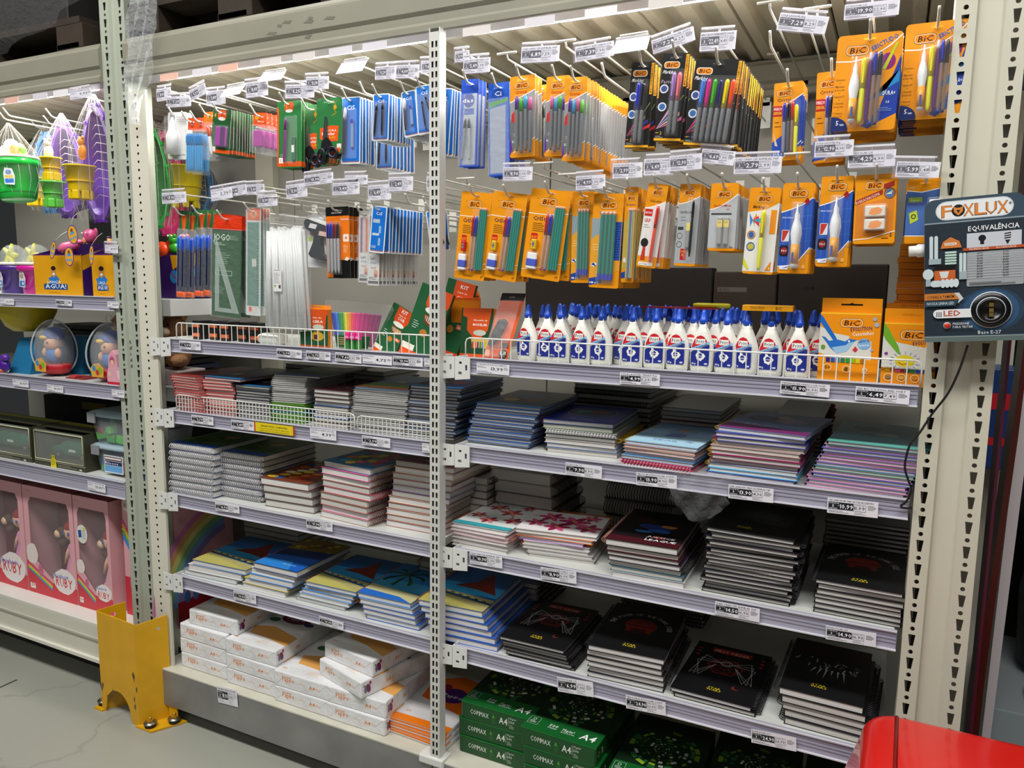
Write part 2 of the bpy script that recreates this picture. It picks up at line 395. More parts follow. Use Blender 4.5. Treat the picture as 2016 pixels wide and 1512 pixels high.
# the light tube clipped behind the beam
for x0, x1, lab in ((-2.1, -1.12, 'slim LED light tube behind the beam, left stationery bay'), (-1.0, -0.02, 'slim LED light tube behind the beam, right stationery bay'), (-3.6, -2.4, 'slim LED light tube behind the beam, toy bay')):
    r = thing('light_tube', (x0, 0.052, 2.109), lab, 'light')
    mb = MB(); mb.box((0, 0.012, 0.004), (x1 - x0, 0.02, 0.008), WHITE); obj('housing', mb, r)
    mb = MB(); mb.tube([(0.01, 0.008, 0.0), (x1 - x0 - 0.01, 0.008, 0.0)], 0.005, M('#fffdf4', emit=5.0), n=8); obj('tube', mb, r)
    l = area('tube_light', ((x0 + x1) / 2, 0.062, 2.098), ((x0 + x1) / 2, -0.02, 1.2), x1 - x0, 0.02, 8.0, (1.0, 0.97, 0.9))
# ---------------------------------------------------------------- shelves
PRICES = []
def shelf(x0, x1, zt, y1, label, rail=RAIL, h=0.042, brackets=True, y0=0.0):
    r = thing('shelf', (x0, y0, zt), label, 'shelf'); L = x1 - x0
    mb = MB(); mb.box((0.004, 0.006, -0.03), (L - 0.004, y1, -0.006), M('#cfd2cd', r=0.35), bev=0.002)
    for k in range(int(L / 0.05)): mb.lathe([(0.003, 0), (0.003, 0.0004)], M('#4d4f4d'), n=6, X=T(0.03 + k * 0.05, 0.3, -0.006))
    obj('shelf_board', mb, r)
    mb = MB(); mb.box((0, -0.002, -h), (L, 0.006, 0.0), rail, bev=0.0015)
    for q in (0.012, 0.02, 0.028): mb.box((0.001, -0.0030, -q), (L - 0.001, -0.0022, -q + 0.0022), RAILD)
    mb.box((0, -0.006, -h - 0.001), (L, 0.004, -h + 0.002), M('#dcdbe2', r=0.15))
    mb.box((0, -0.006, -0.003), (L, 0.004, -0.0005), M('#cfced6', r=0.15)); obj('price_rail', mb, r)
    if brackets:
        for x in (0.0, L):
            mb = MB(); s = -0.045 if x == 0 else 0.001
            pts = [(0, 0.0), (0.044, 0.0), (0.044, -0.055), (0.0, -0.06)]
            hl = [[(0.012, -0.012), (0.02, -0.012), (0.02, -0.018), (0.012, -0.018)], [(0.010, -0.038), (0.02, -0.038), (0.02, -0.045), (0.010, -0.045)], [(0.03, -0.02), (0.036, -0.02), (0.036, -0.034), (0.03, -0.034)]]
            mb.slab(pts, hl, 0.002, WHITE, T(s, -0.012, 0) @ FRONT)
            mb.box((s + (0.043 if x == 0 else 0), -0.010, -0.055), (s + (0.045 if x == 0 else 0.002), y1, 0.0), WHITE); obj('bracket', mb, r)
    return r
shelf(-1.000, 0.052, 1.305, 0.42, 'glue and boxes shelf, highest in the right bay')
shelf(-1.000, 0.052, 1.075, 0.52, 'second shelf down in the right bay, under the glue shelf')
shelf(-1.005, 0.050, 0.795, 0.52, 'third shelf down in the right bay, with the flower and black notebooks')
shelf(-1.005, 0.048, 0.522, 0.52, 'lowest metal shelf of the right bay, over the green paper reams')
shelf(-2.085, -1.066, 1.305, 0.42, 'shelf with wire fence under the hanging rulers in the middle bay')
shelf(-2.085, -1.066, 1.075, 0.52, 'shelf of thin notebook stacks with a yellow notice strip')
shelf(-2.085, -1.066, 0.798, 0.52, 'shelf holding silver-spiral notebooks in the middle bay')
shelf(-2.080, -1.066, 0.521, 0.52, 'shelf of beach-cover notebooks over the white paper reams')
shelf(-3.75, -2.306, 1.43, 0.50, 'highest shelf of the toy bay, under the hanging beach toys', h=0.046, brackets=False)
shelf(-3.75, -2.306, 1.135, 0.50, 'toy bay shelf with the clear egg toys', h=0.05, brackets=False)
shelf(-3.75, -2.306, 0.803, 0.50, 'toy bay shelf with the clear tubs', h=0.06, brackets=False)
def base_shelf(x0, x1, z0, z1, y, label, m, top):
    r = thing('base_shelf', (x0, y, 0), label, 'base shelf'); L = x1 - x0
    mb = MB(); mb.box((0, 0.0, z0), (L, 0.012, z1 - 0.002), m, bev=0.002); mb.box((0, 0.012, z0), (L, 0.03, z0 + 0.01), m); obj('kick_panel', mb, r)
    mb = MB(); mb.box((0.0, 0.0, z1 - 0.002), (L, 0.56, z1 + 0.004), top, bev=0.001); obj('shelf_board', mb, r)
    return r
bl = base_shelf(-2.165, -1.06, 0.058, 0.184, -0.03, 'scuffed grey base shelf under the white paper reams', M('#a2a2a2', r=0.3, metal=0.55, var=0.35, vs=5), M('#d2d0c0', r=0.5, var=0.15, vs=10))
base_shelf(-1.058, 0.055, 0.058, 0.184, -0.03, 'cream base shelf under the green paper reams', M('#a2a2a2', r=0.3, metal=0.55, var=0.35, vs=5), M('#d6d4c4', r=0.5, var=0.1, vs=10))
r = base_shelf(-4.2, -2.306, 0.13, 0.262, -0.02, 'cream base shelf of the toy bay under the doll boxes', M('#d5d3c4', r=0.35), M('#e4e3dc', r=0.4))
mb = MB(); mb.box((0, -0.006, 0.205), (1.894, 0.0, 0.212), M('#b9b7a9', r=0.4)); mb.box((0, -0.012, 0.125), (1.894, 0.0, 0.137), M('#e2e0d3', r=0.35)); obj('edge_ridge', mb, r)
mb = MB()
mb.box((-3.9, 0.10, 0.0), (0.05, 0.12, 0.13), M('#3e3d3a', r=0.8)); obj('baseboard_back', mb, kind='structure')
# ---------------------------------------------------------------- wire fences on the shelves
def fence(x0, x1, z0, z1, pitch, label, rows=()):
    r = thing('wire_shelf_fence', (x0, 0.006, z0), label, 'shelf fence'); L = x1 - x0; H = z1 - z0; mb = MB(); c = 0.012
    mb.tube([(0, 0, 0), (0, 0, H - c), (c * .3, 0, H - c * .3), (c, 0, H), (L - c, 0, H), (L - c * .3, 0, H - c * .3), (L, 0, H - c), (L, 0, 0)], 0.0019, WIRE, n=6)
    obj('frame_wire', mb, r); mb = MB(); n = int(L / pitch)
    for k in range(1, n): mb.tube([(k * L / n, 0, 0), (k * L / n, 0, H)], 0.0014, WIRE, n=5, cap=False)
    for q in rows: mb.tube([(0, 0.002, q * H), (L, 0.002, q * H)], 0.0012, WIRE, n=5)
    obj('mesh_wires', mb, r)
fence(-2.030, -1.056, 1.302, 1.354, 0.0235, 'white wire fence in front of the crayons and pen fan')
fence(-0.978, 0.055, 1.302, 1.353, 0.0255, 'white wire fence in front of the glue bottles')
fence(-2.045, -1.335, 1.073, 1.124, 0.0135, 'long white wire fence in front of the pink notebook stacks', rows=(0.25, 0.5, 0.75))
fence(-1.325, -1.056, 1.073, 1.120, 0.0135, 'short white wire fence beside the central post', rows=(0.25, 0.5, 0.75))
# ---------------------------------------------------------------- yellow column guard
YEL = M('#e0a810', r=0.42, var=0.12, vs=14)
gx, gy = -2.375, -0.085
r = thing('column_guard', (gx, gy, 0), 'yellow steel column guard bolted to the floor around the left upright', 'rack guard')
mb = MB()
# front face: a plate with an arched foot cut-out
W_, H_ = 0.165, 0.36
pts = [(0, 0.0), (0.014, 0.0)] + [(0.02 + 0.055 * (1 - math.cos(a)), 0.02 + 0.075 * math.sin(a)) for a in [PI * i / 12 for i in range(13)]] + [(0.135, 0.0), (W_, 0.0), (W_, H_), (0, H_)]
def pj(mb, pts, a, b, t):                 # plate standing on the floor line a-b
    d = Vector(b) - Vector(a); L = d.length; d.normalize(); nrm = Vector((d.y, -d.x, 0))
    X = Matrix(((d.x, 0, nrm.x, a[0]), (d.y, 0, nrm.y, a[1]), (0, 1, 0, 0), (0, 0, 0, 1)))
    return X
P0, P1, P2 = (0, 0.0, 0), (0.205, -0.012, 0), (0.258, 0.075, 0)
k = 0.205 / W_
pts = [(p[0] * k, p[1]) for p in pts]
mb.slab(pts, [], 0.004, YEL, pj(mb, pts, P0, P1, 0.004))
L2 = (Vector(P2) - Vector(P1)).length
mb.slab([(0, 0), (L2, 0), (L2, H_ + 0.012), (0, H_ - 0.004)], [disc(L2 * 0.72, H_ - 0.03, 0.007)], 0.004, YEL, pj(mb, pts, P1, P2, 0.004))
mb.slab([(0, 0), (0.09, 0), (0.09, H_ + 0.018), (0, H_ + 0.002)], [disc(0.05, H_ - 0.02, 0.009)], 0.004, YEL, pj(mb, pts, (0.0, 0.0, 0), (0.055, 0.07, 0), 0.004))
obj('guard_plate', mb, r)
mb = MB(); mb.slab([(0, 0), (0.075, -0.0), (0.13, 0.10), (0.06, 0.10)], [], 0.006, YEL, T(0.195, -0.02, 0.007)); 
obj('foot_plate', mb, r); mb = MB(); mb.box((0.262, 0.06, 0.004), (0.30, 0.065, 0.055), YEL); obj('side_lug', mb, r); mb = MB(); mb.box((-0.03, -0.01, 0.0), (0.012, 0.05, 0.007), YEL); obj('foot_plate', mb, r)
for bx, by in ((0.243, 0.0), (0.292, 0.055), (-0.018, 0.02)):
    b = obj('anchor_bolt', MB().lathe([(0.018, 0.0), (0.018, 0.012), (0.012, 0.014)], M('#22211f', r=0.6), n=16), r); b.location = (bx, by, 0.007)
    m2 = MB(); m2.lathe([(0.021, 0.012), (0.021, 0.015)], M('#9b9a94', r=0.3, metal=0.9), n=18); m2.lathe([(0.011, 0.015), (0.011, 0.023)], M('#c9a03a', r=0.35, metal=0.6), n=6, smooth=False); m2.lathe([(0.005, 0.023), (0.005, 0.034)], M('#c9a03a', r=0.35, metal=0.6), n=8)
    obj('nut_and_washer', m2, b)
rr = random.Random(9)
for k in range(12):
    mb = MB()
    cz = rr.uniform(0.05, 0.21) if k > 5 else rr.uniform(.05, .1); cx = 0.19 + rr.uniform(-.008, .012) if k > 5 else rr.uniform(.0, .15); w = rr.uniform(.002, .006)
    mb.slab([(cx - w, cz), (cx, cz + 0.012), (cx + w, cz + 0.004), (cx, cz - 0.012)], [], 0, M('#5b5440', r=0.8), T(0, -0.0008, 0) @ pj(mb, pts, P0, P1, 0))
    obj('worn_patch', mb, r)
# ---------------------------------------------------------------- things on the upper level
WOOD = M('#33271b', r=0.8, var=0.4, vs=12)
def pallet(x0, x1, label):
    r = thing('wooden_pallet', (x0, 0.0, 2.225), label, 'pallet'); L = x1 - x0
    for q in (0.0, 0.5, 1.0):
        x = q * (L - 0.12)
        for y in (0.0, 0.38): mb = MB(); mb.box((x, y, 0.0), (x + 0.13, y + 0.14, 0.075), WOOD, bev=0.002); obj('block', mb, r)
        mb = MB(); mb.box((x, 0.0, 0.0), (x + 0.11, 0.8, 0.018), WOOD); obj('bottom_board', mb, r).location.z = -0.001
    mb = MB()
    for k in range(6): mb.box((0, k * 0.14, 0.076), (L, k * 0.14 + 0.11, 0.096), WOOD)
    obj('deck_boards', mb, r)
pallet(-2.17, -1.30, 'dark wooden pallet on the beam right of the left upright')
pallet(-3.5, -2.40, 'dark wooden pallet on the beam at the upper left corner')
for nm, a, b, col, lab in (('stacked_carton', (-3.45, 0.03, 2.325), (-2.5, 0.7, 2.9), '#1a1613', 'dark carton on the pallet in the upper left corner'), ('stacked_carton', (-2.1, 0.05, 2.325), (-1.35, 0.7, 2.9), '#2c2018', 'brown carton on the pallet above the beam')):
    mb = MB(); mb.box(a, b, M(col, r=0.7), bev=0.004); tag(obj(nm, mb), lab, 'carton')
def film(name, pts_rows, label, a=0.22):
    mb = MB(); n = len(pts_rows[0]); vs = [p for row in pts_rows for p in row]
    fs = [(i * n + j, i * n + j + 1, (i + 1) * n + j + 1, (i + 1) * n + j) for i in range(len(pts_rows) - 1) for j in range(n - 1)]
    m = M('#e8eef2', r=0.12, alpha=a, bump=1.0, bs=60)
    mb.add(vs, fs, m, True); o = obj(name, mb); tag(o, label, 'plastic film'); return o
rr = random.Random(11)
rows = []
for i in range(16):
    t = i / 15; z = 2.42 - 0.46 * t; wd = 0.05 + 0.045 * math.sin(t * 3.0) * (1 if t < .8 else .6)
    if t > .85: wd = 0.035
    cx = -2.075 + 0.02 * math.sin(t * 5) - 0.03 * t
    rows.append([(cx + wd * (j / 9 - .5) * 1.3 , -0.035 + 0.012 * math.sin(j * 1.9 + i * 0.9) + rr.uniform(-.004, .004), z + rr.uniform(-.004, .004)) for j in range(10)])
film('hanging_stretch_film', rows, 'crumpled stretch film hanging over the beam by the left upright', 0.22)
rows = []
for i in range(14):
    t = i / 13
    rows.append([(-3.2 + 0.9 * j / 13, -0.02 + 0.014 * math.sin(j * 1.7 + i * 1.3) + rr.uniform(-.006, .006), 2.60 - 0.385 * t + 0.05 * math.sin(j * .7) * (1 - t) + (0.16 * (j / 13) ** 2) * t) for j in range(14)])
film('loose_stretch_film', rows, 'loose clear film drooping over the pallet in the upper left corner', 0.035)
# lintel price strip under the beam
for x0, x1, lab in ((-2.08, -1.07, 'clear price strip under the beam, left stationery bay'), (-1.03, -0.05, 'clear price strip under the beam, right stationery bay'), (-3.3, -2.31, 'clear price strip under the beam of the toy bay')):
    mb = MB(); mb.box((x0, -0.010, 2.078), (x1, -0.008, 2.102), CLEARP); rr = random.Random(int(-x0 * 100))
    x = x0 + 0.05
    while x < x1 - 0.12:
        mb.box((x, -0.0115, 2.080), (x + 0.075, -0.0105, 2.099), M(rr.choice(['#e9e7ea', '#d9d4dc', '#e8b9a8', '#d8d2cf']), r=0.4)); x += rr.uniform(0.1, 0.17)
    tag(obj('price_strip', mb), lab, 'price strip')
# ================================================================ pixel helpers: where a sight line meets a real plane
CR = {'A': (300, 0, 3.36), 'B': (860, 0, 3.36), 'C': (1416, 0, 3.36), 'D': (300, 380, 3.36), 'E': (860, 350, 3.36), 'G': (1416, 350, 3.36),
      'H': (200, 1062, 3.36), 'I': (700, 1062, 3.36), 'J': (1200, 1062, 3.36), 'K': (300, 680, 3.36), 'L': (860, 680, 3.36), 'N': (1300, 700, 3.36),
      'X': (0, 400, 2.52), 'Q': (0, 150, 6.3), 'V': (0, 380, 5.6), 'U': (0, 0, 3.024), 'Z': (0, 900, 2.47)}
def px(c, x, y): a = CR[c]; return a[0] + x / a[2], a[1] + y / a[2]
def frame(tl, tr, bl, y):
    a, b, c = onY(*tl, y), onY(*tr, y), onY(*bl, y)
    return a, (b - a).length, (c - a).length, math.atan2(-(b - a).z, (b - a).x), math.atan2((c - a).x, -(c - a).z)
# ---------------------------------------------------------------- price tags
def tag_art(mb, X, W, H, p1, p2, head, plain=False):
    A = Art(mb, X); k = H / 32.0; K = '#15151a'
    if p1 is None: return
    A.t(head, 2, 6.2 * k, 3.6 * k, '#2b2b30', w=W * 0.9 if len(head) > 18 else None)
    if plain:
        A.t(p1, W * .45, 21 * k, 9.5 * k, K, w=W * .36); A.lines(2, 10 * k, W * .3, 2, 3 * k, .8, '#6b6b70'); A.lines(2, 25 * k, W * .5, 2, 3 * k, .8, '#6b6b70')
        A.lines(W * .84, 10 * k, W * .13, 3, 3 * k, .7, '#55555a'); return
    A.R(2, 8 * k, W * .50, 15 * k, '#22242c'); A.t('A PARTIR DE', 3, 11.5 * k, 2.2 * k, '#e8e8ee', w=W * .2); A.t(p1[1], W * .10, 18.5 * k, 5 * k, '#ffffff')
    A.t('UNIDADES', 3, 22 * k, 2.2 * k, '#e8e8ee', w=W * .17); A.t(p1[0], W * .51, 20 * k, 8.2 * k, '#ffffff', w=W * .25, al='r'); A.R(W * .22, 14 * k, 2, 1, '#ffffff')
    if p2:
        A.R(W * .53, 8 * k, W * .235, 15 * k, '#3a3a42'); A.R(W * .53 + .5, 8 * k + .5, W * .235 - 1, 15 * k - 1, '#e4e2ea')
        A.t('VAREJO R$', W * .54, 11.6 * k, 2.2 * k, '#33333a', w=W * .19); A.t(p2, W * .54, 19.5 * k, 6 * k, '#2a2a30', w=W * .205)
    A.lines(W * .80, 9 * k, W * .17, 4, 2.6 * k, .7, '#55555c'); A.lines(3, 25.5 * k, W * .42, 2, 2.6 * k, .7, '#7b7b82'); A.lines(W * .54, 25.5 * k, W * .24, 2, 2.6 * k, .6, '#7b7b82')
HEADS = ['MARCADOR PERMANENTE COLOR', 'CANETA CRISTAL 0.7 C/4 FASHION', 'LAPIS PRETO REDONDO C/4', 'CAD BROCHURA CD 96FL', 'CAD UNIV CD ESPIRAL 96F', 'BORRACHA C/2', 'KIT ESCOLAR C/5', 'COLA LAVAVEL 110g', 'TESOURA ESCOLAR SOFT']
def price_tag(c, a, b, h, p1, p2, lab, grp, y=-0.02, head=None, qty='3', plain=False, holder=True, paper='#e9e7ef', arm=False):
    tl, tr = px(c, *a), px(c, *b); ty = (tl[0], tl[1] + h / CR[c][2])
    o, W, H, rx, rl = frame(tl, tr, ty, y); W *= 1000; H *= 1000
    X = Matrix.Translation(o) @ Matrix.Rotation(rx, 4, 'Y')
    if arm: c0 = X @ Vector((W / 2000, .0036, .0085)); label_arm(c0.x, c0.z, c0.y, 'label arm carrying the ' + ' '.join(lab.replace('price tag reading', 'tag').split()[:9]), W / 1000 * .8, rx)
    if arm and p1 is None: X = X @ Matrix.Rotation(-.65, 4, 'X'); H *= 1.2
    r = thing('price_tag', X, lab, 'price tag', grp)
    mb = MB(); mb.box((0, 0, -H / 1000), (W / 1000, 0.0004, 0), M(paper, r=0.45)); hd = head or random.choice(HEADS)
    tag_art(mb, artX(0, 0, 0), W, H, (p1, qty) if (p1 and not plain) else p1, p2, hd, plain); obj('paper_label', mb, r)
    if holder:
        mb = MB(); s = random.uniform(-0.006, 0.004)
        mb.box((s, -0.0012, -H / 1000 - 0.003), (W / 1000 * 0.93 + s, -0.0008, 0.009), CLEARP); mb.box((s, 0.001, 0.007), (W / 1000 * 0.93 + s, 0.004, 0.011), clear('#efeef4', 0.75, 0.15)); obj('clear_holder', mb, r)
    return r, X, W, H
HOOKM = M('#d9d7cf', r=.28)
def label_arm(x, z, y, lab, w=.06, rot=0.0):
    r = thing('label_arm', (x, .61, z), lab, 'label arm', 'white wire label arms'); L = .61 - y; m = MB()
    m.tube([(0, 0, -.012), (0, -L + .006, -.012), (0, -L, 0)], .0022, HOOKM, n=7); m.box((-.012, -.004, -.03), (.012, .0, .012), WHITE); obj('arm_wire', m, r)
    m = MB(); d = Vector((math.cos(rot), 0, -math.sin(rot))) * w / 2; m.tube([Vector((0, -L, 0)) - d, Vector((0, -L, 0)) + d], .0026, HOOKM, n=7); obj('cross_bar', m, r)
HK = 'price tags on the hook arms'
hook_tags = [
 ('A', (25, 592), (120, 575), 80, '8,90', None, 'leftmost'), ('A', (95, 642), (255, 632), 68, '7,29', '7,90', ''), ('A', (240, 602), (345, 547), 72, '1,29', '1,49', 'steeply tilted'),
 ('A', (357, 605), (482, 592), 92, '1,49', '1,79', ''), ('A', (478, 590), (612, 562), 72, None, None, 'blank white tag above the green eraser packs'), ('A', (618, 548), (762, 528), 100, '8,49', '8,99', ''),
 ('A', (727, 492), (885, 470), 68, None, None, 'blank white tag above the purple eraser bags'), ('A', (882, 562), (1072, 555), 88, '5,25', '5,75', ''), ('A', (1018, 510), (1168, 502), 84, '3,19', '3,49', ''),
 ('A', (1250, 420), (1425, 396), 90, None, None, 'blank white tag above the first blue card pack'), ('A', (1475, 442), (1612, 433), 84, '3,29', '3,59', ''),
 ('A', (1612, 432), (1768, 425), 86, '4,09', '4,49', ''), ('A', (1780, 402), (1895, 396), 84, '7,49', '7,99', ''),
 ('B', (120, 342), (215, 330), 70, '8,99', None, ''), ('B', (177, 392), (355, 377), 96, '5,49', '5,99', ''), ('B', (562, 312), (815, 297), 104, '6,89', '7,59', ''),
 ('B', (914, 312), (1172, 267), 98, '7,39', '7,99', ''), ('B', (1187, 268), (1415, 232), 118, None, None, 'large blank white tag left of the tilted marker tag'),
 ('B', (1417, 270), (1697, 172), 92, '7,29', '8,29', 'steeply tilted'), ('B', (1747, 217), (1985, 199), 122, '22,49', '24,49', ''),
 ('C', (407, 83), (730, 111), 112, '7,29', '8,29', 'high white'), ('C', (832, 32), (1198, -8), 100, '19,90', '22,90', ''),
 ('A', (62, 1277), (222, 1266), 70, '17,90', '18,90', ''), ('A', (385, 1257), (525, 1232), 74, '5,79', None, 'plain'), ('A', (497, 1237), (620, 1217), 65, '9,90', '10,9', ''),
 ('A', (622, 1222), (740, 1216), 65, '5,49', '5,99', 'small'), ('A', (695, 1292), (825, 1282), 75, '11,99', '12,9', ''), ('A', (882, 1227), (1020, 1207), 88, '15,90', '22,90', ''),
 ('A', (1002, 1162), (1195, 1137), 68, '13,90', '15,40', ''), ('A', (1192, 1212), (1370, 1202), 78, '3,49', '3,79', ''), ('A', (1277, 1160), (1425, 1156), 62, '3,99', '4,49', ''),
 ('A', (1427, 1227), (1578, 1216), 98, '6,49', '6,99', ''), ('A', (1564, 1172), (1725, 1166), 92, '2,49', '2,79', ''), ('A', (1814, 1167), (1895, 1161), 98, '2,99', None, ''),
 ('B', (442, 1106), (635, 1102), 88, '11,90', '12,90', ''), ('B', (920, 1167), (1115, 1152), 90, '4,99', '5,99', ''), ('B', (1165, 1082), (1363, 1072), 98, '2,99', '3,59', ''),
 ('B', (1372, 1052), (1570, 1042), 108, '6,49', '6,99', ''), ('B', (1539, 1032), (1755, 1012), 102, '12,90', '13,90', ''), ('B', (1757, 982), (1980, 1002), 92, '6,69', '7,39', ''),
 ('C', (102, 1042), (418, 1032), 108, '2,79', '2,99', ''), ('C', (634, 937), (893, 921), 104, '12,90', '14,90', ''), ('C', (857, 1002), (1172, 986), 108, '4,29', '4,99', ''), ('C', (1177, 1067), (1468, 1072), 102, '5,99', '5,49', '')]
seen = {}
nearby = {3: 'above the clear bag of blue pens', 13: 'at the right end of the upper row of the middle bay'}
WH = {}
for i, (c, a, b, h, p1, p2, note) in enumerate(hook_tags):
    if p1 is None: lab = note + ', top row'
    else:
        row = 'upper' if (c != 'C' and a[1] < 800) or (c == 'C' and a[1] < 500) else 'lower'; bay = 'middle bay' if c == 'A' else 'right bay'
        lab = ('%s ' % note if note else '') + 'price tag reading %s%s on the %s hooks, %s' % (p1, (' / ' + p2) if p2 else '', row, bay)
    price_tag(c, a, b, h, p1, p2, lab, HK, arm=True, y=-0.022 - 0.003 * (i % 3), plain=(note == 'plain'), qty='2' if p1 in ('5,49', '7,49', '11,90', '2,49', '19,90') else '3')
RL = 'price tags on the shelf rails'
rail_tags = [
 ('D', (178, 975), (318, 985), 56, '1,99', '2,29'), ('D', (822, 1027), (988, 1042), 54, '2,99', '3,29'), ('D', (1017, 1042), (1178, 1055), 54, '2,75', '2,99'), ('D', (1210, 1052), (1383, 1070), 58, '7,49', '8,49'),
 ('D', (1390, 1067), (1585, 1082), 58, '4,75', None), ('D', (1592, 1077), (1788, 1092), 58, '13,90', '14,90'), ('D', (1799, 1092), (1888, 1100), 54, '4,50', None),
 ('K', (258, 457), (402, 475), 54, '3,79', '4,29'), ('K', (520, 490), (672, 507), 58, '5,89', '6,99'), ('K', (1042, 547), (1215, 566), 64, '4,99', None), ('K', (1387, 594), (1573, 617), 62, '2,99', '3,59'),
 ('K', (1784, 646), (1884, 656), 60, '9,59', None), ('K', (414, 1037), (573, 1057), 54, '8,90', '9,90'), ('K', (1017, 1142), (1190, 1170), 62, '17,90', '18,90'),
 ('H', (872, 337), (1020, 370), 58, '19,90', '21,90'), ('H', (1440, 505), (1600, 550), 52, '10,90', '12,90'),
 ('L', (264, 112), (480, 130), 68, '13,99', None), ('L', (1212, 177), (1476, 193), 76, '4,99', '5,29'), ('L', (852, 772), (1093, 802), 82, '9,90', '11,90'), ('L', (1319, 837), (1588, 862), 86, '13,90', '14,90'),
 ('L', (217, 1362), (432, 1395), 80, '10,90', '12,90'), ('N', (797, 167), (1123, 195), 82, '15,90', '16,90'), ('N', (1295, 202), (1653, 232), 92, '6,49', '7,49'), ('N', (452, 850), (750, 882), 92, '13,90', '14,90'),
 ('N', (1107, 937), (1443, 972), 102, '10,99', '11,99'), ('I', (1224, 182), (1460, 215), 78, '11,90', '12,90'), ('I', (1332, 907), (1570, 945), 96, '6,99', '7,99'), ('J', (107, 1027), (370, 1077), 88, '24,90', '26,90'),
 ('J', (699, 407), (995, 460), 88, '14,50', '16,90'), ('J', (1432, 567), (1765, 620), 92, '14,90', '16,90'), ('J', (937, 1252), (1235, 1312), 90, '24,90', '26,90'),
 ('X', (0, 472), (68, 475), 30, '32,90', None), ('X', (276, 476), (355, 481), 30, '29,90', '32,90'), ('X', (532, 487), (588, 490), 32, '8,90', None), ('X', (62, 872), (140, 881), 34, '39,90', None), ('X', (232, 897), (312, 907), 34, '49,90', None),
 ('X', (554, 922), (616, 931), 36, '25,90', None), ('X', (434, 1377), (522, 1396), 42, '59,90', None)]
where = {'D': 'rail under the crayon shelf', 'K': 'rail of the middle bay', 'H': 'rail over the white reams', 'L': 'rail in the right bay', 'N': 'rail at the right end', 'I': 'rail right of the post', 'J': 'low rail at the right', 'X': 'rail of the toy bay'}
heads = {('L', '13,99'): 'KIT MODELADOR JACAR TILS COMPACTO', ('L', '4,99'): 'COLA LAVAVEL TENAZ 110g', ('N', '15,90'): 'CANETINHA BIC HIDROGRAFICA C 12 KID COULEU', ('N', '6,49'): 'GIZ BIC C 12 EVOL RED SORT', ('N', '10,99'): 'CAD JANDAIA BR UNIV CD 96FL FROZEN FSC', ('N', '13,90'): 'CAD JANDAIA UNIV CD ESPIRAL 96F'}
for c, a, b, h, p1, p2 in rail_tags:
    price_tag(c, a, b, h, p1, p2, ('price label %s on the rail, %s' % (p1, {'24,90J107': 'below the helmet stack', '24,90J937': 'under the low spider-ship stack', '13,90L': 'left of the torn film', '13,90N': 'right of the torn film'}[p1 + c + (str(a[0]) if c == 'J' else '')])) if (p1 in ('24,90', '13,90') and c in 'JLN') else 'price label %s%s on the %s%s' % (p1, (' / ' + p2) if p2 else '', where[c], ', %s' % {'24,90J107': 'below the helmet stack', '24,90J937': 'under the spider-ship stack', '13,90L': 'left of the torn film', '13,90N': 'right of the torn film'}.get(p1 + c + (str(a[0]) if c == 'J' else ''), 'clear strip') if p1 in ('24,90', '13,90') else ''), RL, y=-0.0085, plain=p2 is None, holder=False, head=heads.get((c, p1)), qty={'10,99': '5', '6,49': '2'}.get(p1, '3'))
price_tag('H', (762, 968), (893, 1000), 105, '18,90', '21,90', 'worn price label reading 18,90 and 21,90 on the grey base shelf', RL, y=-0.033, holder=False)
# the yellow notice on the rail
o, W, H, rx, _ = frame(px('K', 672, 505), px('K', 938, 538), px('K', 672, 565), -0.0095); W *= 1000; H *= 1000
mb = MB(); mb.box((0, 0, -H / 1000), (W / 1000, 0.0004, 0), M('#e8cf1c', r=0.45)); A = Art(mb, artX(0, 0, 0))
A.R(0, 0, 5, H, '#c8283a'); A.R(W - 5, 0, 5, H, '#c8283a'); A.t('SENHORES CLIENTES', W / 2, H * .4, 4.6, '#3a3410', w=W * .66, al='c')
A.t('O PREÇO DE ATACADO É VÁLIDO SOMENTE PARA', W / 2, H * .66, 2, '#4a4418', w=W * .76, al='c'); A.t('O MESMO PRODUTO NA QUANTIDADE INDICADA', W / 2, H * .88, 2, '#4a4418', w=W * .76, al='c')
n = obj('shelf_notice', mb, X=Matrix.Translation(o) @ Matrix.Rotation(rx, 4, 'Y')); tag(n, 'yellow customer notice with red ends on the second shelf rail', 'notice')
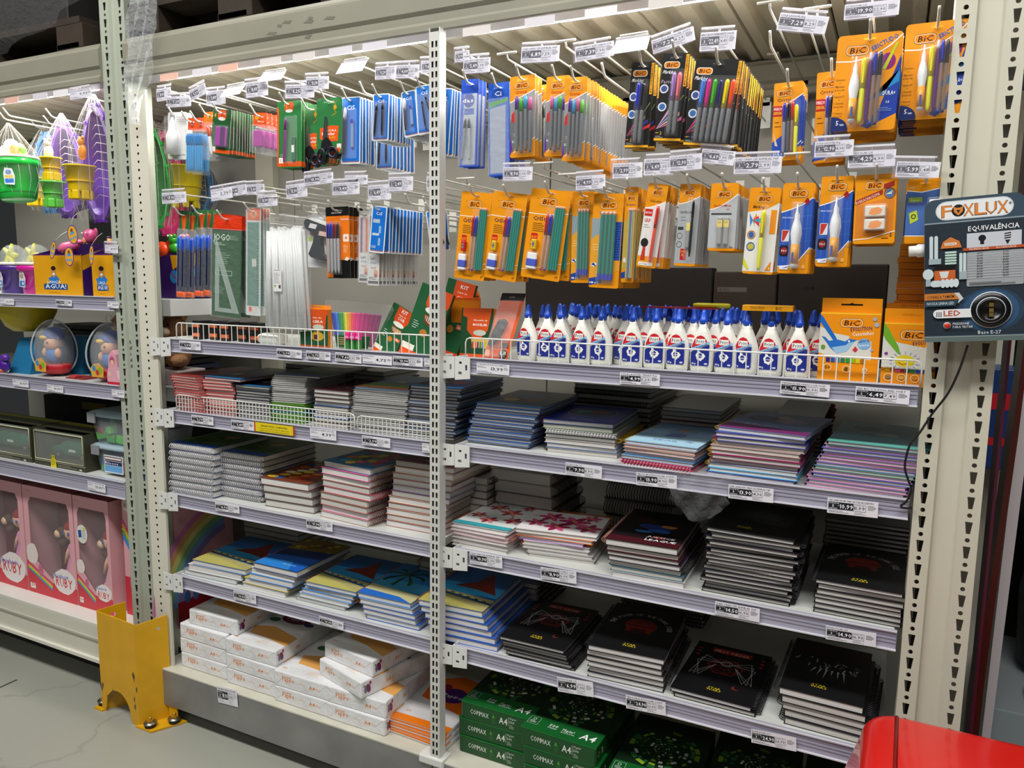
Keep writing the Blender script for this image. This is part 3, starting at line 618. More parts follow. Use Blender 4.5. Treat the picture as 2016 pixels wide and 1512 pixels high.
# ================================================================ blister packs on hooks
OR = '#ee980a'; ORD = '#d97c06'; YL = '#ffb81c'; BK = '#111113'; BLU = '#1672d2'; NAVY = '#17307e'; GRN = '#1e6b37'; TEAL = '#0f8576'; RD = '#c8232c'
def logo(A, x, y, w, dark=False):
    """the pen maker's oval: orange plate with dark letters; y = top"""
    h = w * 0.42
    A.RR(x, y, w, h, h * .42, '#3a1c06' if not dark else '#ffffff').RR(x + w * .02, y + w * .02, w * .96, h - w * .04, h * .38, '#ffe9c0').RR(x + w * .045, y + w * .045, w * .91, h - w * .09, h * .34, '#ee8c12')
    A.t('BiC', x + w * .17, y + h * .78, h * .56, '#1d1008', w=w * .64, shear=.18)
def cardmesh(W, H, base, art, rc=4, slot=True, t=0.5, side=None, hole_y=10, frontm=None):
    mb = MB(); w, h, c = W / 1000, H / 1000, rc / 1000; z1 = hole_y / 1000; pts = []
    for cx, cy, a0 in ((w / 2 - c, z1 - c, 0), (-w / 2 + c, z1 - c, 90), (-w / 2 + c, z1 - h + c, 180), (w / 2 - c, z1 - h + c, 270)):
        for i in range(4): a = math.radians(a0 + 30 * i); pts.append((cx + c * math.cos(a), cy + c * math.sin(a)))
    holes = []
    if slot:
        q = min(0.012, w * .22); holes = [[(-q, -.0012), (-.004, -.0012), (-.002, -.003), (.002, -.003), (.004, -.0012), (q, -.0012), (q, .0018), (.003, .002), (0, .0035), (-.003, .002), (-q, .0018)]]
    mb.slab(pts, holes, t / 1000, frontm or ART(base), FRONT, mside=M(side or '#e9e4da', r=.6), mback=M('#dcd7cc', r=.6))
    if art: art(Art(mb, artX(-w / 2, z1, 0)), W, H)
    return mb.mesh('card')
def at(W, x, y, hole_y=10): return ((x - W / 2) / 1000, (hole_y - y) / 1000)
def pen(W, x, y, L, r, cap, body, capl=50, yo=-7, tip=None, rot=0, hole_y=10, nm='pen', crystal=False, n=10, clip=True, flat=False):
    cx, cz = at(W, x, y, hole_y); X = T(cx, yo / 1000, cz) @ Matrix.Rotation(rot, 4, 'Y'); L, r, capl = L / 1000, r / 1000, capl / 1000
    mb = MB(); bm = clear(body, .55, .06) if crystal else M(body, r=.3)
    mb.lathe([(r * .85, -capl), (r * .92, -capl - .002), (r * .92, -L + .012), (r * .7, -L + .006), (r * .62, -L)], bm, n=n, X=X)
    if crystal: mb.lathe([(r * .3, -capl), (r * .3, -L + .004)], M(cap, r=.4), n=6, X=X); mb.lathe([(r * .7, -L + .004), (r * .7, -L - .001)], M(cap, r=.4), n=n, X=X)
    mc = MB(); mc.lathe([(r * .45, 0), (r * .85, -.004), (r, -.012), (r, -capl)], M(cap, r=.25, coat=.4), n=n, X=X)
    if clip: mc.box((-r * .28, -r * 1.35, -capl * .85), (r * .28, -r * .9, -.006), M(cap, r=.25, coat=.4), X=X)
    return (nm, mb.mesh(nm), [('cap', mc.mesh('cap'))])
def pencil(W, x, y, L, col, r=3.4, yo=-5, rot=0, end='#d8a98c', endl=3, tipc=None, band=None):
    cx, cz = at(W, x, y); X = T(cx, yo / 1000, cz) @ Matrix.Rotation(rot, 4, 'Y'); r /= 1000; L /= 1000; mb = MB()
    mb.lathe([(r * .95, 0), (r, -.001), (r, -L)], M(col, r=.35), n=6, X=X, smooth=False)
    mb.lathe([(r * .9, .006), (r * .95, 0.0)], M(end, r=.5), n=8, X=X)
    if band: mb.lathe([(r * 1.06, -L + .012), (r * 1.06, -L)], M(band, r=.4), n=6, X=X, smooth=False)
    return ('pencil', mb.mesh('pencil'))
def blister(W, x, y, w, h, d=10, hole_y=10, a=.12):
    mb = MB(); x0, z1 = at(W, x, y, hole_y); mb.box((x0, -d / 1000, z1 - h / 1000), (x0 + w / 1000, -.0008, z1), clear('#f6f8fa', a * .55, .05), bev=.003)
    return ('blister', mb.mesh('blister'))
def lump(name, W, x, y, w, h, d, col, hole_y=10, art=None, yo=-1, bev=.002):
    mb = MB(); x0, z1 = at(W, x, y, hole_y); mb.box((x0, (-d + yo) / 1000, z1 - h / 1000), (x0 + w / 1000, yo / 1000, z1), M(col, r=.45), bev=bev)
    if art: art(Art(mb, artX(x0, z1, (-d + yo) / 1000)))
    return (name, mb.mesh(name))
def swoosh(A, W, y0, y1, H, below, line='#ffffff'):
    n = 14; c = [(W * i / n, y0 + (y1 - y0) * (i / n) ** 1.6) for i in range(n + 1)]
    A.P(c + [(W, H - 6), (0, H - 6)], below); A.L(c, 1.6, line)
BROWN = '#6b4410'
# ---- each design: nominal width and height in mm, and a function giving its parts
def d_kit(hue=RD):
    W, H = 103, 210
    def art(A, W, H):
        logo(A, 26, 20, 44); A.t('•', 18, 26, 7, '#7a4a10'); c = [(W * i / 12, 58 - 6 * (i / 12) + 3 * math.sin(i / 12 * PI)) for i in range(13)]; A.L(c, 1.6, '#ffffff')
        A.t('CrIStaL', 14, 73, 9, '#2b1550', w=46); A.lines(15, 80, 36, 5, 4.4, 1.2, BROWN, 3); A.RR(14, 104, 17, 30, 2, '#c41f22'); A.t('KIT', 16, 116, 6, YL, w=13); A.t('Escolar', 15, 128, 4, '#ffffff', w=15)
        A.lines(30, 199, 50, 2, 3, .8, BROWN, 4); A.t('07', 90, 203, 5, '#3b2408'); A.L([(0, 192), (30, 188), (60, 178), (W, 168)], 1.6, '#ffe6b0')
    parts = [('card', cardmesh(W, H, OR, art))]
    parts += [pencil(W, 73 + i * 6.2, 42, 142, TEAL, rot=.0) for i in range(4)]
    parts += [pen(W, 54, 57, 130, 4.2, '#c2232a', '#d8b48c', 48, crystal=True), pen(W, 64, 57, 130, 4.2, '#2639c8', '#c9b7a0', 48, crystal=True)]
    parts.append(lump('sharpener', W, 20, 118, 15, 24, 10, hue, art=lambda A: A.R(4, 6, 6, 12, '#8a8a8a').E(7, 12, 2, 2, '#444444')))
    er = ('eraser', lump('eraser', W, 14, 150, 26, 38, 9, '#f1f1ef')[1], [lump('sleeve', W, 13.5, 164, 27, 18, 10, '#2144c4')])
    parts += [er, blister(W, 11, 145, 31, 46, 12), blister(W, 48, 38, 50, 150, 12, a=.07)]
    return W, H, parts
def d_pencil(band=False):
    W, H = 60, 186
    def art(A, W, H):
        A.P([(0, 60), (W, 45), (W, 150), (0, 170)], '#e5a030'); A.P([(0, 48), (0, 90), (20, 75), (24, 50)], '#8fa0a8'); logo(A, 14, 16, 34); A.t('Evolution', 14, 40, 5, '#31456e', w=32)
        A.P([(0, 168), (26, 162), (26, 176), (0, 182)], '#20439c'); A.t('HB nº2', 2, 178, 4, '#ffffff', w=18); A.lines(4, 100, 14, 3, 5, 1, '#ffe0a0'); A.E(8, 140, 6, 4, '#f1efe6'); A.P([(2, 140), (8, 136), (14, 144)], '#20439c')
        if band: A.R(47, 55, 12, 75, '#2450a8'); A.lines(48, 58, 10, 14, 5, 1.6, '#16306c', 8)
    parts = [('card', cardmesh(W, H, OR, art))] + [pencil(W, 21 + i * 8, 42, 128, '#157a6c', 3.6, band='#2b3fae') for i in range(4)]
    return W, H, parts + [blister(W, 15, 34, 34, 144, 9)]
def d_lead():
    W, H = 62, 150
    def art(A, W, H):
        swoosh(A, W, 58, 24, H, '#b9bcbf'); logo(A, 14, 18, 34); A.t('Grafite/Minas', 8, 52, 5, RD, w=40); A.t('0.5', 38, 60, 4, RD); A.R(4, 66, 46, 4, '#4a4d50'); A.t('3x', 50, 144, 5, '#4a2b08')
    parts = [('card', cardmesh(W, H, OR, art)), lump('lead_tube', W, 20, 76, 12, 60, 6, '#9a9a98', art=lambda A: A.R(0, 6, 12, 16, '#e6cf6a').t('0.5', 2, 13, 4, '#222222')), lump('lead_tube', W, 35, 76, 12, 60, 6, '#9a9a98', art=lambda A: A.R(0, 6, 12, 16, '#e6cf6a').t('0.7', 2, 13, 4, '#222222'))]
    return W, H, parts + [blister(W, 17, 73, 34, 68, 9)]
def d_crit():
    W, H = 54, 190
    def art(A, W, H):
        swoosh(A, W, 46, 28, H, '#a9adb0'); logo(A, 10, 14, 32); A.t('CRITERIUM', 5, 68, 5, '#3c4044', w=30); A.lines(8, 76, 18, 2, 7, 1, '#6b6f72'); A.RR(3, 99, 14, 7, 1, '#3a3d40'); A.ring(9, 120, 7, 1, '#4a4d50'); A.ring(9, 140, 7, 1, '#4a4d50')
        A.RR(14, 150, 16, 26, 2, '#b81f24'); A.t('GRATIS', 15, 158, 4, YL, w=14); A.t('12', 18, 167, 6, YL)
    parts = [('card', cardmesh(W, H, OR, art)), pen(W, 40, 38, 130, 3.6, '#23262a', '#2b2e33', 40), lump('lead_tube', W, 26, 88, 10, 60, 6, '#8d8f90', art=lambda A: A.R(0, 2, 10, 18, '#e6cf6a'))]
    return W, H, parts + [blister(W, 23, 32, 26, 144, 9)]
def d_velo():
    W, H = 52, 192
    def art(A, W, H):
        swoosh(A, W, 56, 38, H - 20, '#e6e4e2'); logo(A, 12, 14, 30); A.t('Velocity', 10, 42, 6, '#2a1a08', w=30, shear=.2, bold=0); A.R(2, 58, 20, 16, '#c8251f'); A.t('NOVO', 4, 69, 5, '#ffffff', w=16)
        A.t('GRIP', 4, 88, 8, '#d23a2a', w=16); A.lines(4, 94, 18, 2, 5, 1, '#999999'); A.P([(8, 175), (14, 110), (20, 175)], '#c9cdd2'); A.P([(8, 175), (11, 140), (17, 140), (20, 175)], '#c43a30'); A.E(13, 135, 10, 10, '#26221f'); A.RR(5, 180, 38, 8, 2, '#f4f2ee'); A.t('nº2 0.7mm', 8, 186, 4, '#222222', w=20)
    parts = [('card', cardmesh(W, H, OR, art)), pen(W, 37, 50, 128, 5, '#e23c2a', '#e0503c', 50), blister(W, 27, 45, 20, 138, 11)]
    return W, H, parts
def d_evo():
    W, H = 34, 196
    def art(A, W, H): A.P([(0, 70), (W, 50), (W, 150), (0, 170)], '#c7a94a'); logo(A, 5, 18, 24); A.t('Evolution', 5, 38, 4, '#31456e', w=24); A.P([(0, 176), (14, 172), (14, 186), (0, 188)], '#20439c'); A.E(8, 150, 5, 5, '#e9e4da')
    cols = ['#a9b24a', '#7d5aa0', '#7fae9c', '#c9a040']
    return W, H, [('card', cardmesh(W, H, OR, art))] + [pencil(W, 15 + i * 4.6, 50, 136, cols[i], 2.6) for i in range(4)] + [blister(W, 11, 42, 22, 148, 8)]
def d_hilite():
    W, H = 66, 176
    def art(A, W, H):
        A.P([(0, 50), (40, 44), (W, 30), (W, H - 5), (0, H - 5)], '#e7e5df'); logo(A, 16, 16, 34); A.t('Marking', 10, 42, 6, '#3a2208', w=24, shear=.25)
        for i, c in enumerate(['#3d7fd0', '#8b3aa8', '#2e9c58', '#e8902a', '#d8325a', '#28a8b8']): A.P([(12, 66), (4 + i * 5, 52 + (i % 3) * 5), (8 + i * 5, 80 - (i % 2) * 8)], c)
        A.ring(12, 96, 9, 2, '#c27a20'); A.E(12, 96, 6, 6, '#3a60a8'); A.ring(13, 120, 9, 2, '#2b6a9c'); A.E(13, 120, 6, 6, '#c8b840'); A.R(50, 45, 12, 48, '#f0921a'); A.P([(0, 142), (14, 166), (10, 168), (0, 156)], '#d8dc20'); A.P([(48, 168), (60, 148), (60, 168)], '#ee8c12'); A.t('1', 56, 166, 5, '#ffffff')
    return W, H, [('card', cardmesh(W, H, OR, art)), pen(W, 36, 46, 122, 5.5, '#efe21a', '#e4e42a', 55, yo=-8), blister(W, 27, 36, 20, 136, 13)]
def d_corr():
    W, H = 64, 186
    def art(A, W, H):
        A.P([(0, 60), (20, 54), (W, 30), (W, 132), (36, 168), (0, 172)], '#2c58b8')
        for k in range(4): A.L([(0, 72 + k * 26), (W, 66 + k * 26)], .6, '#5f8ad8'); A.L([(10 + k * 15, 52), (10 + k * 15, 165)], .6, '#5f8ad8')
        A.L([(0, 60), (20, 54), (44, 44), (W, 30)], 1.8, '#ffffff'); A.L([(0, 172), (36, 168), (W, 132)], 1.8, '#ffffff'); logo(A, 14, 14, 38); A.P([(46, 38), (52, 30), (58, 38), (52, 46)], '#a3202a')
        A.t("Shake'n Squeeze", 3, 72, 3.4, '#dfe8ff', w=24); A.RR(4, 96, 16, 24, 2, '#e4e6ee'); A.P([(5, 97), (19, 97), (10, 118), (5, 119)], '#c03a2c'); A.RR(2, 128, 18, 22, 4, '#1f1f2a'); A.E(11, 139, 7, 7, '#9a2a2a'); A.t('Nº1', 6, 141, 4, '#e8e8e8', w=10); A.RR(4, 170, 18, 8, 1, '#e8eefc'); A.P([(8, 176), (20, 172), (20, 174)], NAVY); A.RR(50, 168, 7, 8, 2, '#f7b860')
    mb = MB(); X = T(0.002, -.011, -.034) @ T(0, 0, 0)
    mb.lathe([(.0015, 0), (.002, -.012), (.0045, -.022), (.0045, -.03), (.0085, -.045), (.0105, -.06), (.0075, -.08), (.0068, -.12), (.0068, -.132)], M('#eef0f2', r=.3), n=14, X=X)
    lb = MB(); lb.lathe([(.0078, -.082), (.0074, -.122)], M('#e8a02a', r=.4), n=14, X=X); Art(lb, T(-.004, -.0079 - .011, -.034 - .085) @ FRONT).R(2, 14, 4, 20, '#2a4fa8')
    return W, H, [('card', cardmesh(W, H, OR, art)), ('correction_pen', mb.mesh('correction_pen'), [('sleeve_label', lb.mesh('sleeve_label'))]), blister(W, 22, 40, 24, 134, 22)]
def d_eraser():
    W, H = 84, 136
    def art(A, W, H):
        A.P([(4, 60), (W - 4, 44), (W - 4, 118), (4, 124)], '#d9822a'); A.P([(2, 50), (56, 30), (56, 40), (2, 60)], '#a82a20'); A.t('BORRACHA/GOMA', 4, 58, 6, '#f0d8c0', w=50, rot=.35); logo(A, 20, 14, 38); A.P([(58, 20), (78, 14), (78, 24), (58, 30)], '#a82a20')
        A.ring(70, 38, 11, 1.5, '#28406c'); A.E(70, 38, 8, 8, '#4a78b8'); A.P([(62, 40), (76, 32), (74, 40)], '#e8e4d0'); A.L([(0, 128), (30, 126), (W, 112)], 1.6, '#ffffff'); A.t('2', 74, 122, 7, '#6a1c10'); A.lines(58, 125, 20, 1, 3, 1.2, '#6a1c10')
    pe = [lump('eraser', W, 22, 62 + i * 26, 42, 21, 10, '#e4dfd2', art=lambda A: A.P([(8, 16), (12, 6), (26, 3), (36, 8), (32, 16), (18, 19)], '#f39a52')) for i in range(2)]
    return W, H, [('card', cardmesh(W, H, OR, art))] + pe + [blister(W, 19, 58, 48, 54, 14)]
def d_eco():
    W, H = 74, 132
    def art(A, W, H): A.P([(0, 24), (30, 28), (W, 20), (W, 118), (0, 116)], '#4a6cae'); A.L([(0, 24), (30, 28), (W, 20)], 1.6, '#ffffff'); A.L([(0, 116), (W, 118)], 1.6, '#ffffff'); A.t('eco', 4, 20, 6, '#fff0d0', bold=0); A.RR(4, 38, 28, 10, 1, '#9ab83a'); A.t('Aqueo', 8, 46, 5, '#e4f0c0', w=18); A.R(2, 52, 34, 1.2, '#6a3a9a'); A.P([(6, 70), (22, 64), (26, 84), (10, 92)], '#b8c83a'); A.ring(16, 77, 5, 2, '#223a1a')
    return W, H, [('card', cardmesh(W, H, OR, art)), lump('correction_bottle', W, 46, 45, 24, 55, 18, '#e9e9e6'), blister(W, 42, 40, 30, 64, 20)]
def d_cristal4(cols=('#5c2a9c', '#3fae2a', '#3aa8d8', '#e05a9a')):
    W, H = 62, 196
    def art(A, W, H):
        A.P([(0, 62), (W, 36), (W, 150), (0, 176)], '#97999c'); A.L([(0, 62), (W, 36)], 1.8, '#ffffff'); A.L([(8, 184), (W, 150)], 1.6, '#ffffff'); logo(A, 12, 16, 36); A.t('Cristal', 14, 42, 7, '#c8281f', w=28)
        A.P([(0, 110), (10, 84), (26, 92), (30, 120), (24, 156), (8, 180), (0, 184)], '#6c6e70'); A.P([(4, 92), (12, 82), (26, 96), (20, 112), (4, 110)], '#c8281f'); A.t('0.7', 5, 160, 6, '#ffffff'); A.lines(8, 138, 16, 2, 4, 1, '#d0d0d0'); A.P([(0, 140), (6, 176), (0, 190)], '#5c2a9c')
    return W, H, [('card', cardmesh(W, H, OR, art))] + [pen(W, 20 + i * 11, 50 + (i % 2) * 5, 132, 4.4, c, '#6a6d72', 32, clip=False) for i, c in enumerate(cols)] + [blister(W, 13, 46, 46, 144, 11, a=.09)]
def rays(A, x, y, cols, L=58):
    for i, c in enumerate(cols): A.P([(x, y), (x + L * math.cos(.35 + i * .2), y - L * math.sin(.35 + i * .2)), (x + (L + 4) * math.cos(.47 + i * .2), y - (L + 4) * math.sin(.47 + i * .2))], c)
def d_marker(n=6):
    W, H = {2: (58, 196), 3: (62, 196), 6: (104, 190)}[n]
    def art(A, W, H):
        A.R(0, H - 8, W, 5.5, YL); A.R(W - 9, 3, 7, 70, YL); A.t('MARCADOR PERMANENTE', W - 3.5, 70, 4.4, '#6a3204', w=64, rot=PI / 2)
        logo(A, 5, 18, 36, True); A.t('Marking', 3, 44, 8, '#ffffff', w=28, shear=.3, rot=-.05)
        if n == 3: A.t('Pastel', 2, 66, 8, '#c8b8d0', w=26, bold=0, shear=.2)
        rays(A, 2, H - 28, ['#d8323a', '#3a3a9a', '#8a8a34', '#c8288a'] if n != 3 else ['#d86a9a', '#e8b8a0', '#8a9ad0', '#d0a0c0'], 60)
        for yy, c in ((78, '#40508c'), (118, '#3a68a8')): A.ring(11, yy, 10, 3, '#d8dce8'); A.E(11, yy, 7, 7, c)
        A.L([(W * .62, 120), (W - 4, 92)], 2, '#8a9a50'); A.t(str(n if n != 3 else 2), W * .2, H - 16, 7, '#f0a050'); A.lines(3, H - 13, 18, 2, 2.5, .8, '#b8b8b8')
        for i in range(n): A.E(3 + i * 3, H - 20, 1.2, 1.2, ['#e05a9a', '#e8d020', '#3fae2a', '#3a5ad0', '#222288', '#e8601c'][i])
    cols = {2: ('#2230c4', '#15151a'), 3: ('#a884cc', '#ec7c86'), 6: ('#4a86ea', '#e32a92', '#46bc28', '#2c2a6c', '#eede14', '#f2541c')}[n]
    sx = {2: 26, 3: 34, 6: 27}[n]; y0 = {2: 48, 3: 44, 6: 44}[n]
    p = [pen(W, sx + i * (13.0 if n == 6 else 12), y0, 136, 5.6, c, '#6f7276', 62, yo=-8) for i, c in enumerate(cols)]
    return W, H, [('card', cardmesh(W, H, BK, art, side='#d8d6d2', rc=3))] + p + [blister(W, sx - 8, y0 - 7, (len(p) - 1) * 13 + 17, 148, 15, a=.07)]
def d_preco():
    W, H = 62, 184
    def art(A, W, H):
        A.P([(26, 60), (40, 48), (W, 30), (W, 150), (24, H - 8), (0, H - 4), (0, 140), (26, 120)], '#2348b0'); A.L([(0, 62), (30, 50), (W, 30)], 2, '#ffffff'); A.L([(22, H - 4), (40, 160), (W, 140)], 2, '#ffffff'); logo(A, 6, 18, 34); A.t('Cristal', 8, 44, 7, '#7a3a10', w=28)
        A.R(0, 54, 20, 24, '#c4201c'); A.t('PREÇO', 1.5, 64, 6, '#ffffff', w=17); A.t('ESPECIAL', 1.5, 74, 6, '#ffe040', w=17); A.lines(4, 92, 14, 2, 10, 1.2, BROWN); A.P([(2, 112), (12, 150), (6, 148)], '#e0c8a0'); A.t('DURA+', 3, 172, 6, '#cfe0ff', w=24)
    return W, H, [('card', cardmesh(W, H, OR, art)), pen(W, 25, 50, 120, 4, '#2632b8', '#8a8a9a', 44), pen(W, 34, 49, 120, 4, '#131318', '#55555c', 44), pen(W, 42, 48, 120, 4, '#d03028', '#8a6a60', 44), pen(W, 50, 56, 118, 4.6, '#efe21a', '#e4e42a', 50), blister(W, 20, 44, 38, 134, 12, a=.08)]
def d_bictudo():
    W, H = 127, 190
    def art(A, W, H):
        A.P([(60, 180), (92, 150), (W, 44), (W, 158), (96, 172), (74, 186)], '#1d3ca0'); A.P([(66, 134), (98, 122), (W, 72), (W, 96)], '#1f86c8'); A.L([(0, 50), (30, 52), (70, 46), (104, 26), (W, 6)], 2.2, '#ffffff'); logo(A, 18, 21, 46)
        A.t('$BICTUDO', 70, 34, 9, '#2b62c8', w=54, rot=.42); A.E(102, 56, 15, 16, '#8c1c78'); A.P([(92, 70), (116, 20), (120, 22), (99, 72)], '#c8d020')
        for i, s in enumerate(['1 Corretivo', '+', '1 Marcador', 'de Texto Am.', '+', '1 Lapiseira 0.7', '+', '1 Caneta', 'Cristal Az.', '+', '1 Caneta', 'Cristal Pt.']): A.t(s, 12, 88 + i * 6.6, 3.6, '#7a4a10', al='c', w=min(20, 2.4 * len(s)))
        A.E(0, 184, 34, 24, '#1a2c6a', a0=-90, a1=0, n=10); A.R(0, 184, 34, 5, '#1a2c6a'); A.P([(0, 160), (0, 184), (34, 184), (24, 168)], '#1a2c6a'); A.t('5', 10, 177, 9, '#e8f0ff'); A.t('un', 18, 178, 5, '#e8f0ff', w=8); A.t('DURA+', 98, 122, 8, '#e8f0ff', w=24); A.t('1.0', 106, 138, 5, '#e8f0ff'); A.lines(92, 146, 28, 3, 3, .8, '#8aa8e0')
    mb = MB(); X = T(-.0225, -.013, -.036); mb.lathe([(.0015, 0), (.002, -.012), (.0045, -.022), (.0045, -.03), (.0085, -.045), (.0105, -.06), (.0075, -.08), (.0068, -.12), (.0068, -.128)], M('#eef0f2', r=.3), n=14, X=X)
    lb = MB(); lb.lathe([(.0078, -.082), (.0074, -.122)], M('#e8a02a', r=.4), n=14, X=X); A = Art(lb, T(-.0225 - .004, -.0209, -.036 - .085) @ FRONT); A.R(2, 14, 4, 20, '#2a4fa8')
    return W, H, [('card', cardmesh(W, H, OR, art, rc=8)), ('correction_pen', mb.mesh('correction_pen'), [('sleeve_label', lb.mesh('sleeve_label'))]), pen(W, 57, 48, 128, 6, '#efe21a', '#e4e42a', 60, yo=-9), pen(W, 69, 38, 138, 4, '#d8d0e0', '#5a2a7a', 18, clip=False, nm='mechanical_pencil'),
        pen(W, 78, 38, 140, 4.4, '#2430b4', '#a88a78', 45, crystal=True), pen(W, 88, 39, 140, 4.4, '#1d1d28', '#988878', 45, crystal=True), blister(W, 32, 42, 64, 142, 22, a=.08)]
def d_cis(k=0, W=38, H=132):
    def art(A, W, H):
        A.RR(2.5, 2.5, W - 5, H - 6, 3, BLU); A.t('CiS', W * .3, H * .19, H * .065, '#ffffff', w=W * .4)
        if k == 0: A.R(5, H * .28, W * .45, H * .08, '#b8c8d8'); A.R(5, H * .58, W * .45, H * .05, '#c8d4e0'); A.RR(W * .55, H * .42, W * .14, H * .16, 1, '#9ab8d8'); A.RR(W * .55, H * .68, W * .14, H * .16, 1, '#9ab8d8'); A.t('CiS', 4, H * .9, 6, '#e8f0fa')
        A.R(3, H - 6, W - 6, 2, '#b86a50')
    parts = [('card', cardmesh(W, H, '#e8ecee', art, rc=3))]
    if k == 1: parts += [pen(W, W * .3, H * .16, H * .70, 4, '#e8e8ec', '#4a4a58', 28, rot=.03), lump('lead_tube', W, W * .55, H * .34, 7, H * .42, 5, '#7f9cc8', art=lambda A: A.R(0, 0, 7, 9, '#2030b0')), blister(W, 5, H * .18, W - 12, H * .74, 9, a=.12)]
    if k == 2: parts += [pen(W, W * .42, H * .3, H * .62, 2.6, '#20242a', '#1c2026', 12, rot=-.1, nm='compass_leg', clip=False), pen(W, W * .62, H * .22, H * .66, 2.6, '#2a2d34', '#30343c', 12, rot=-.25, nm='compass_leg', clip=False), blister(W, 4, H * .18, W - 8, H * .74, 9, a=.14)]
    if k == 3: parts += [pen(W, W * .35, H * .22, H * .7, 3.4, '#202228', '#202228', 18, rot=.05, nm='compass_leg', clip=False), pen(W, W * .7, H * .2, H * .7, 3.4, '#202228', '#2c3038', 18, nm='compass_leg', clip=False), blister(W, 4, H * .16, W - 8, H * .78, 9, a=.14)]
    return W, H, parts
def leo(A, x, y, w): A.RR(x, y, w, w * 1.05, w * .2, '#e8541a'); A.E(x + w / 2, y + w * .98, w * .42, w * .2, '#f2efe6')
def d_scissors():
    W, H = 60, 128
    def art(A, W, H): A.L([(38, 6), (44, 16), (40, 26), (46, 34), (36, 40)], 1.4, '#c89a28'); A.E(43, 22, 4, 5, '#d8a428'); A.P([(8, 68), (34, 62), (52, 64), (50, 98), (26, 98), (8, 92)], '#ea5a1c'); A.t('TESOURA', 16, 76, 5, '#f8e8d8', w=30); A.t('Escolar', 13, 84, 6.4, '#ffffff', w=30); A.t('Soft', 30, 92, 6, '#f0c030', w=14); A.RR(48, 104, 10, 12, 1, '#f2e8e0'); A.P([(30, 118), (56, 112), (56, 124), (34, 128)], '#ea5a1c')
    mb = MB(); mb.slab([(-.002, .03), (.003, .03), (.006, -.02), (-.006, -.02)], [], .0015, M('#a9abb0', r=.2, metal=.9), T(-.008, -.003, -.062) @ FRONT)
    def ringm(x, z, rx, rz, rot, c):
        m = MB(); pts = [Vector((x, -.006, z)) + Matrix.Rotation(rot, 3, 'Y') @ Vector((rx * math.cos(a), 0, rz * math.sin(a))) for a in [2 * PI * i / 16 for i in range(16)]]
        m.tube(pts, .0032, M(c, r=.35), n=7, closed=True); m.tube([p * 1 + (Vector((x, -.009, z)) - p) * .18 for p in pts], .0012, M('#8a60c8', r=.4), n=5, closed=True); return m.mesh('finger_loop')
    body = MB(); body.slab([(-.016, .02), (-.004, .03), (.004, .02), (.014, -.004), (.008, -.008), (-.004, .004), (-.012, -.004), (-.018, .0)], [], .004, M('#16161a', r=.4), T(0, -.004, -.108) @ FRONT)
    return W, H, [('card', cardmesh(W, H, '#2d7a3f', art, rc=7)), ('scissors', mb.mesh('scissors'), [('handle', body.mesh('handle')), ('finger_loop', ringm(-.016, -.122, .007, .016, .1, '#1c1c26')), ('finger_loop', ringm(.011, -.114, .010, .012, -.4, '#1c1c26'))])]
def d_softgreen():
    W, H = 62, 168
    def art(A, W, H): leo(A, 20, 3, 22); A.t('Soft', 23, 18, 6, '#f0c030', w=15); A.P([(-0, 12), (0, H - 10), (3, H - 10), (5, 20)], '#ea5a1c'); A.R(0, H - 16, W, 13, '#e85a18'); A.RR(4, H - 26, 12, 14, 1, '#f4efe8'); A.t('1', 8, H - 16, 6, RD); A.lines(8, H - 34, 10, 2, 4, 1, '#d8e8d8')
    return W, H, [('card', cardmesh(W, H, '#2d7d40', art, rc=5)), pen(W, 27, 44, 110, 3.4, '#7a2a78', '#8c3a86', 30, rot=.05, nm='compass_leg', clip=False), lump('lead_tube', W, 40, 90, 9, 60, 6, '#2f6a48', art=lambda A: A.R(1, 22, 7, 18, '#e8f0e4')), blister(W, 22, 38, 32, 120, 9, a=.13)]
def d_eraserpack(col='#a0309c'):
    W, H = 48, 112
    def art(A, W, H): leo(A, 13, 2, 22); A.t('Borracha', 14, 12, 4, '#fff0e0', w=20); A.P([(4, 14), (10, 8), (8, 22)], '#c89a28'); A.R(0, H - 12, W, 9, '#e85a18'); A.RR(2, H - 18, 10, 12, 1, '#f4efe8')
    return W, H, [('card', cardmesh(W, H, '#235c31', art, rc=3)), lump('eraser', W, 15, 44, 26, 48, 9, col, art=lambda A: A.R(14, 0, 12, 48, '#5a2a6a')), blister(W, 12, 40, 32, 56, 12, a=.1)]
def bagm(a=.16, c='#eef3f5'): return M(c, r=.1, alpha=a * .55, bump=.6, bs=70)
def d_bag(W, H, head, inner, hc='#e8541a', hh=.2, a=.16, hart=None):
    def art(A, W, H):
        A.R(0, 0, W, H * hh, hc)
        if hart: hart(A)
    mb = MB(); z1 = .01; mb.box((-W / 2000, -.012, z1 - H / 1000), (W / 2000, -.0005, z1 - H * hh / 1000), bagm(a), bev=.004)
    return W, H, [('header_card', cardmesh(W, H * hh + 2, hc, art, rc=2))] + inner + [('clear_bag', mb.mesh('clear_bag'))]
def d_bluepens(n=2):
    W, H = 40 * n / 2 + 6, 122
    return d_bag(W, H, None, [pen(W, 9 + i * 10, 34, 82, 4.5, '#2a8cd0', '#3aa0dc', 26, yo=-6) for i in range(int(W // 10))], hart=lambda A: (A.E(W * .5, 14, 9, 7, '#c8281f'), A.t('Caneta', W * .3, 16, 4, '#ffe8d0', w=W * .4)))
def d_purplebag():
    W, H = 36, 100
    return d_bag(W, H, None, [lump('eraser', W, 8, 44, 20, 40, 10, '#b03a9c')], hc='#e8541a', hh=.3, hart=lambda A: (A.E(10, 12, 6, 6, '#e8a030'), A.t('Borracha', 8, 24, 4, '#fff', w=20) if False else A.t('Mais', 12, 24, 5, '#ffe8d0', w=16)))
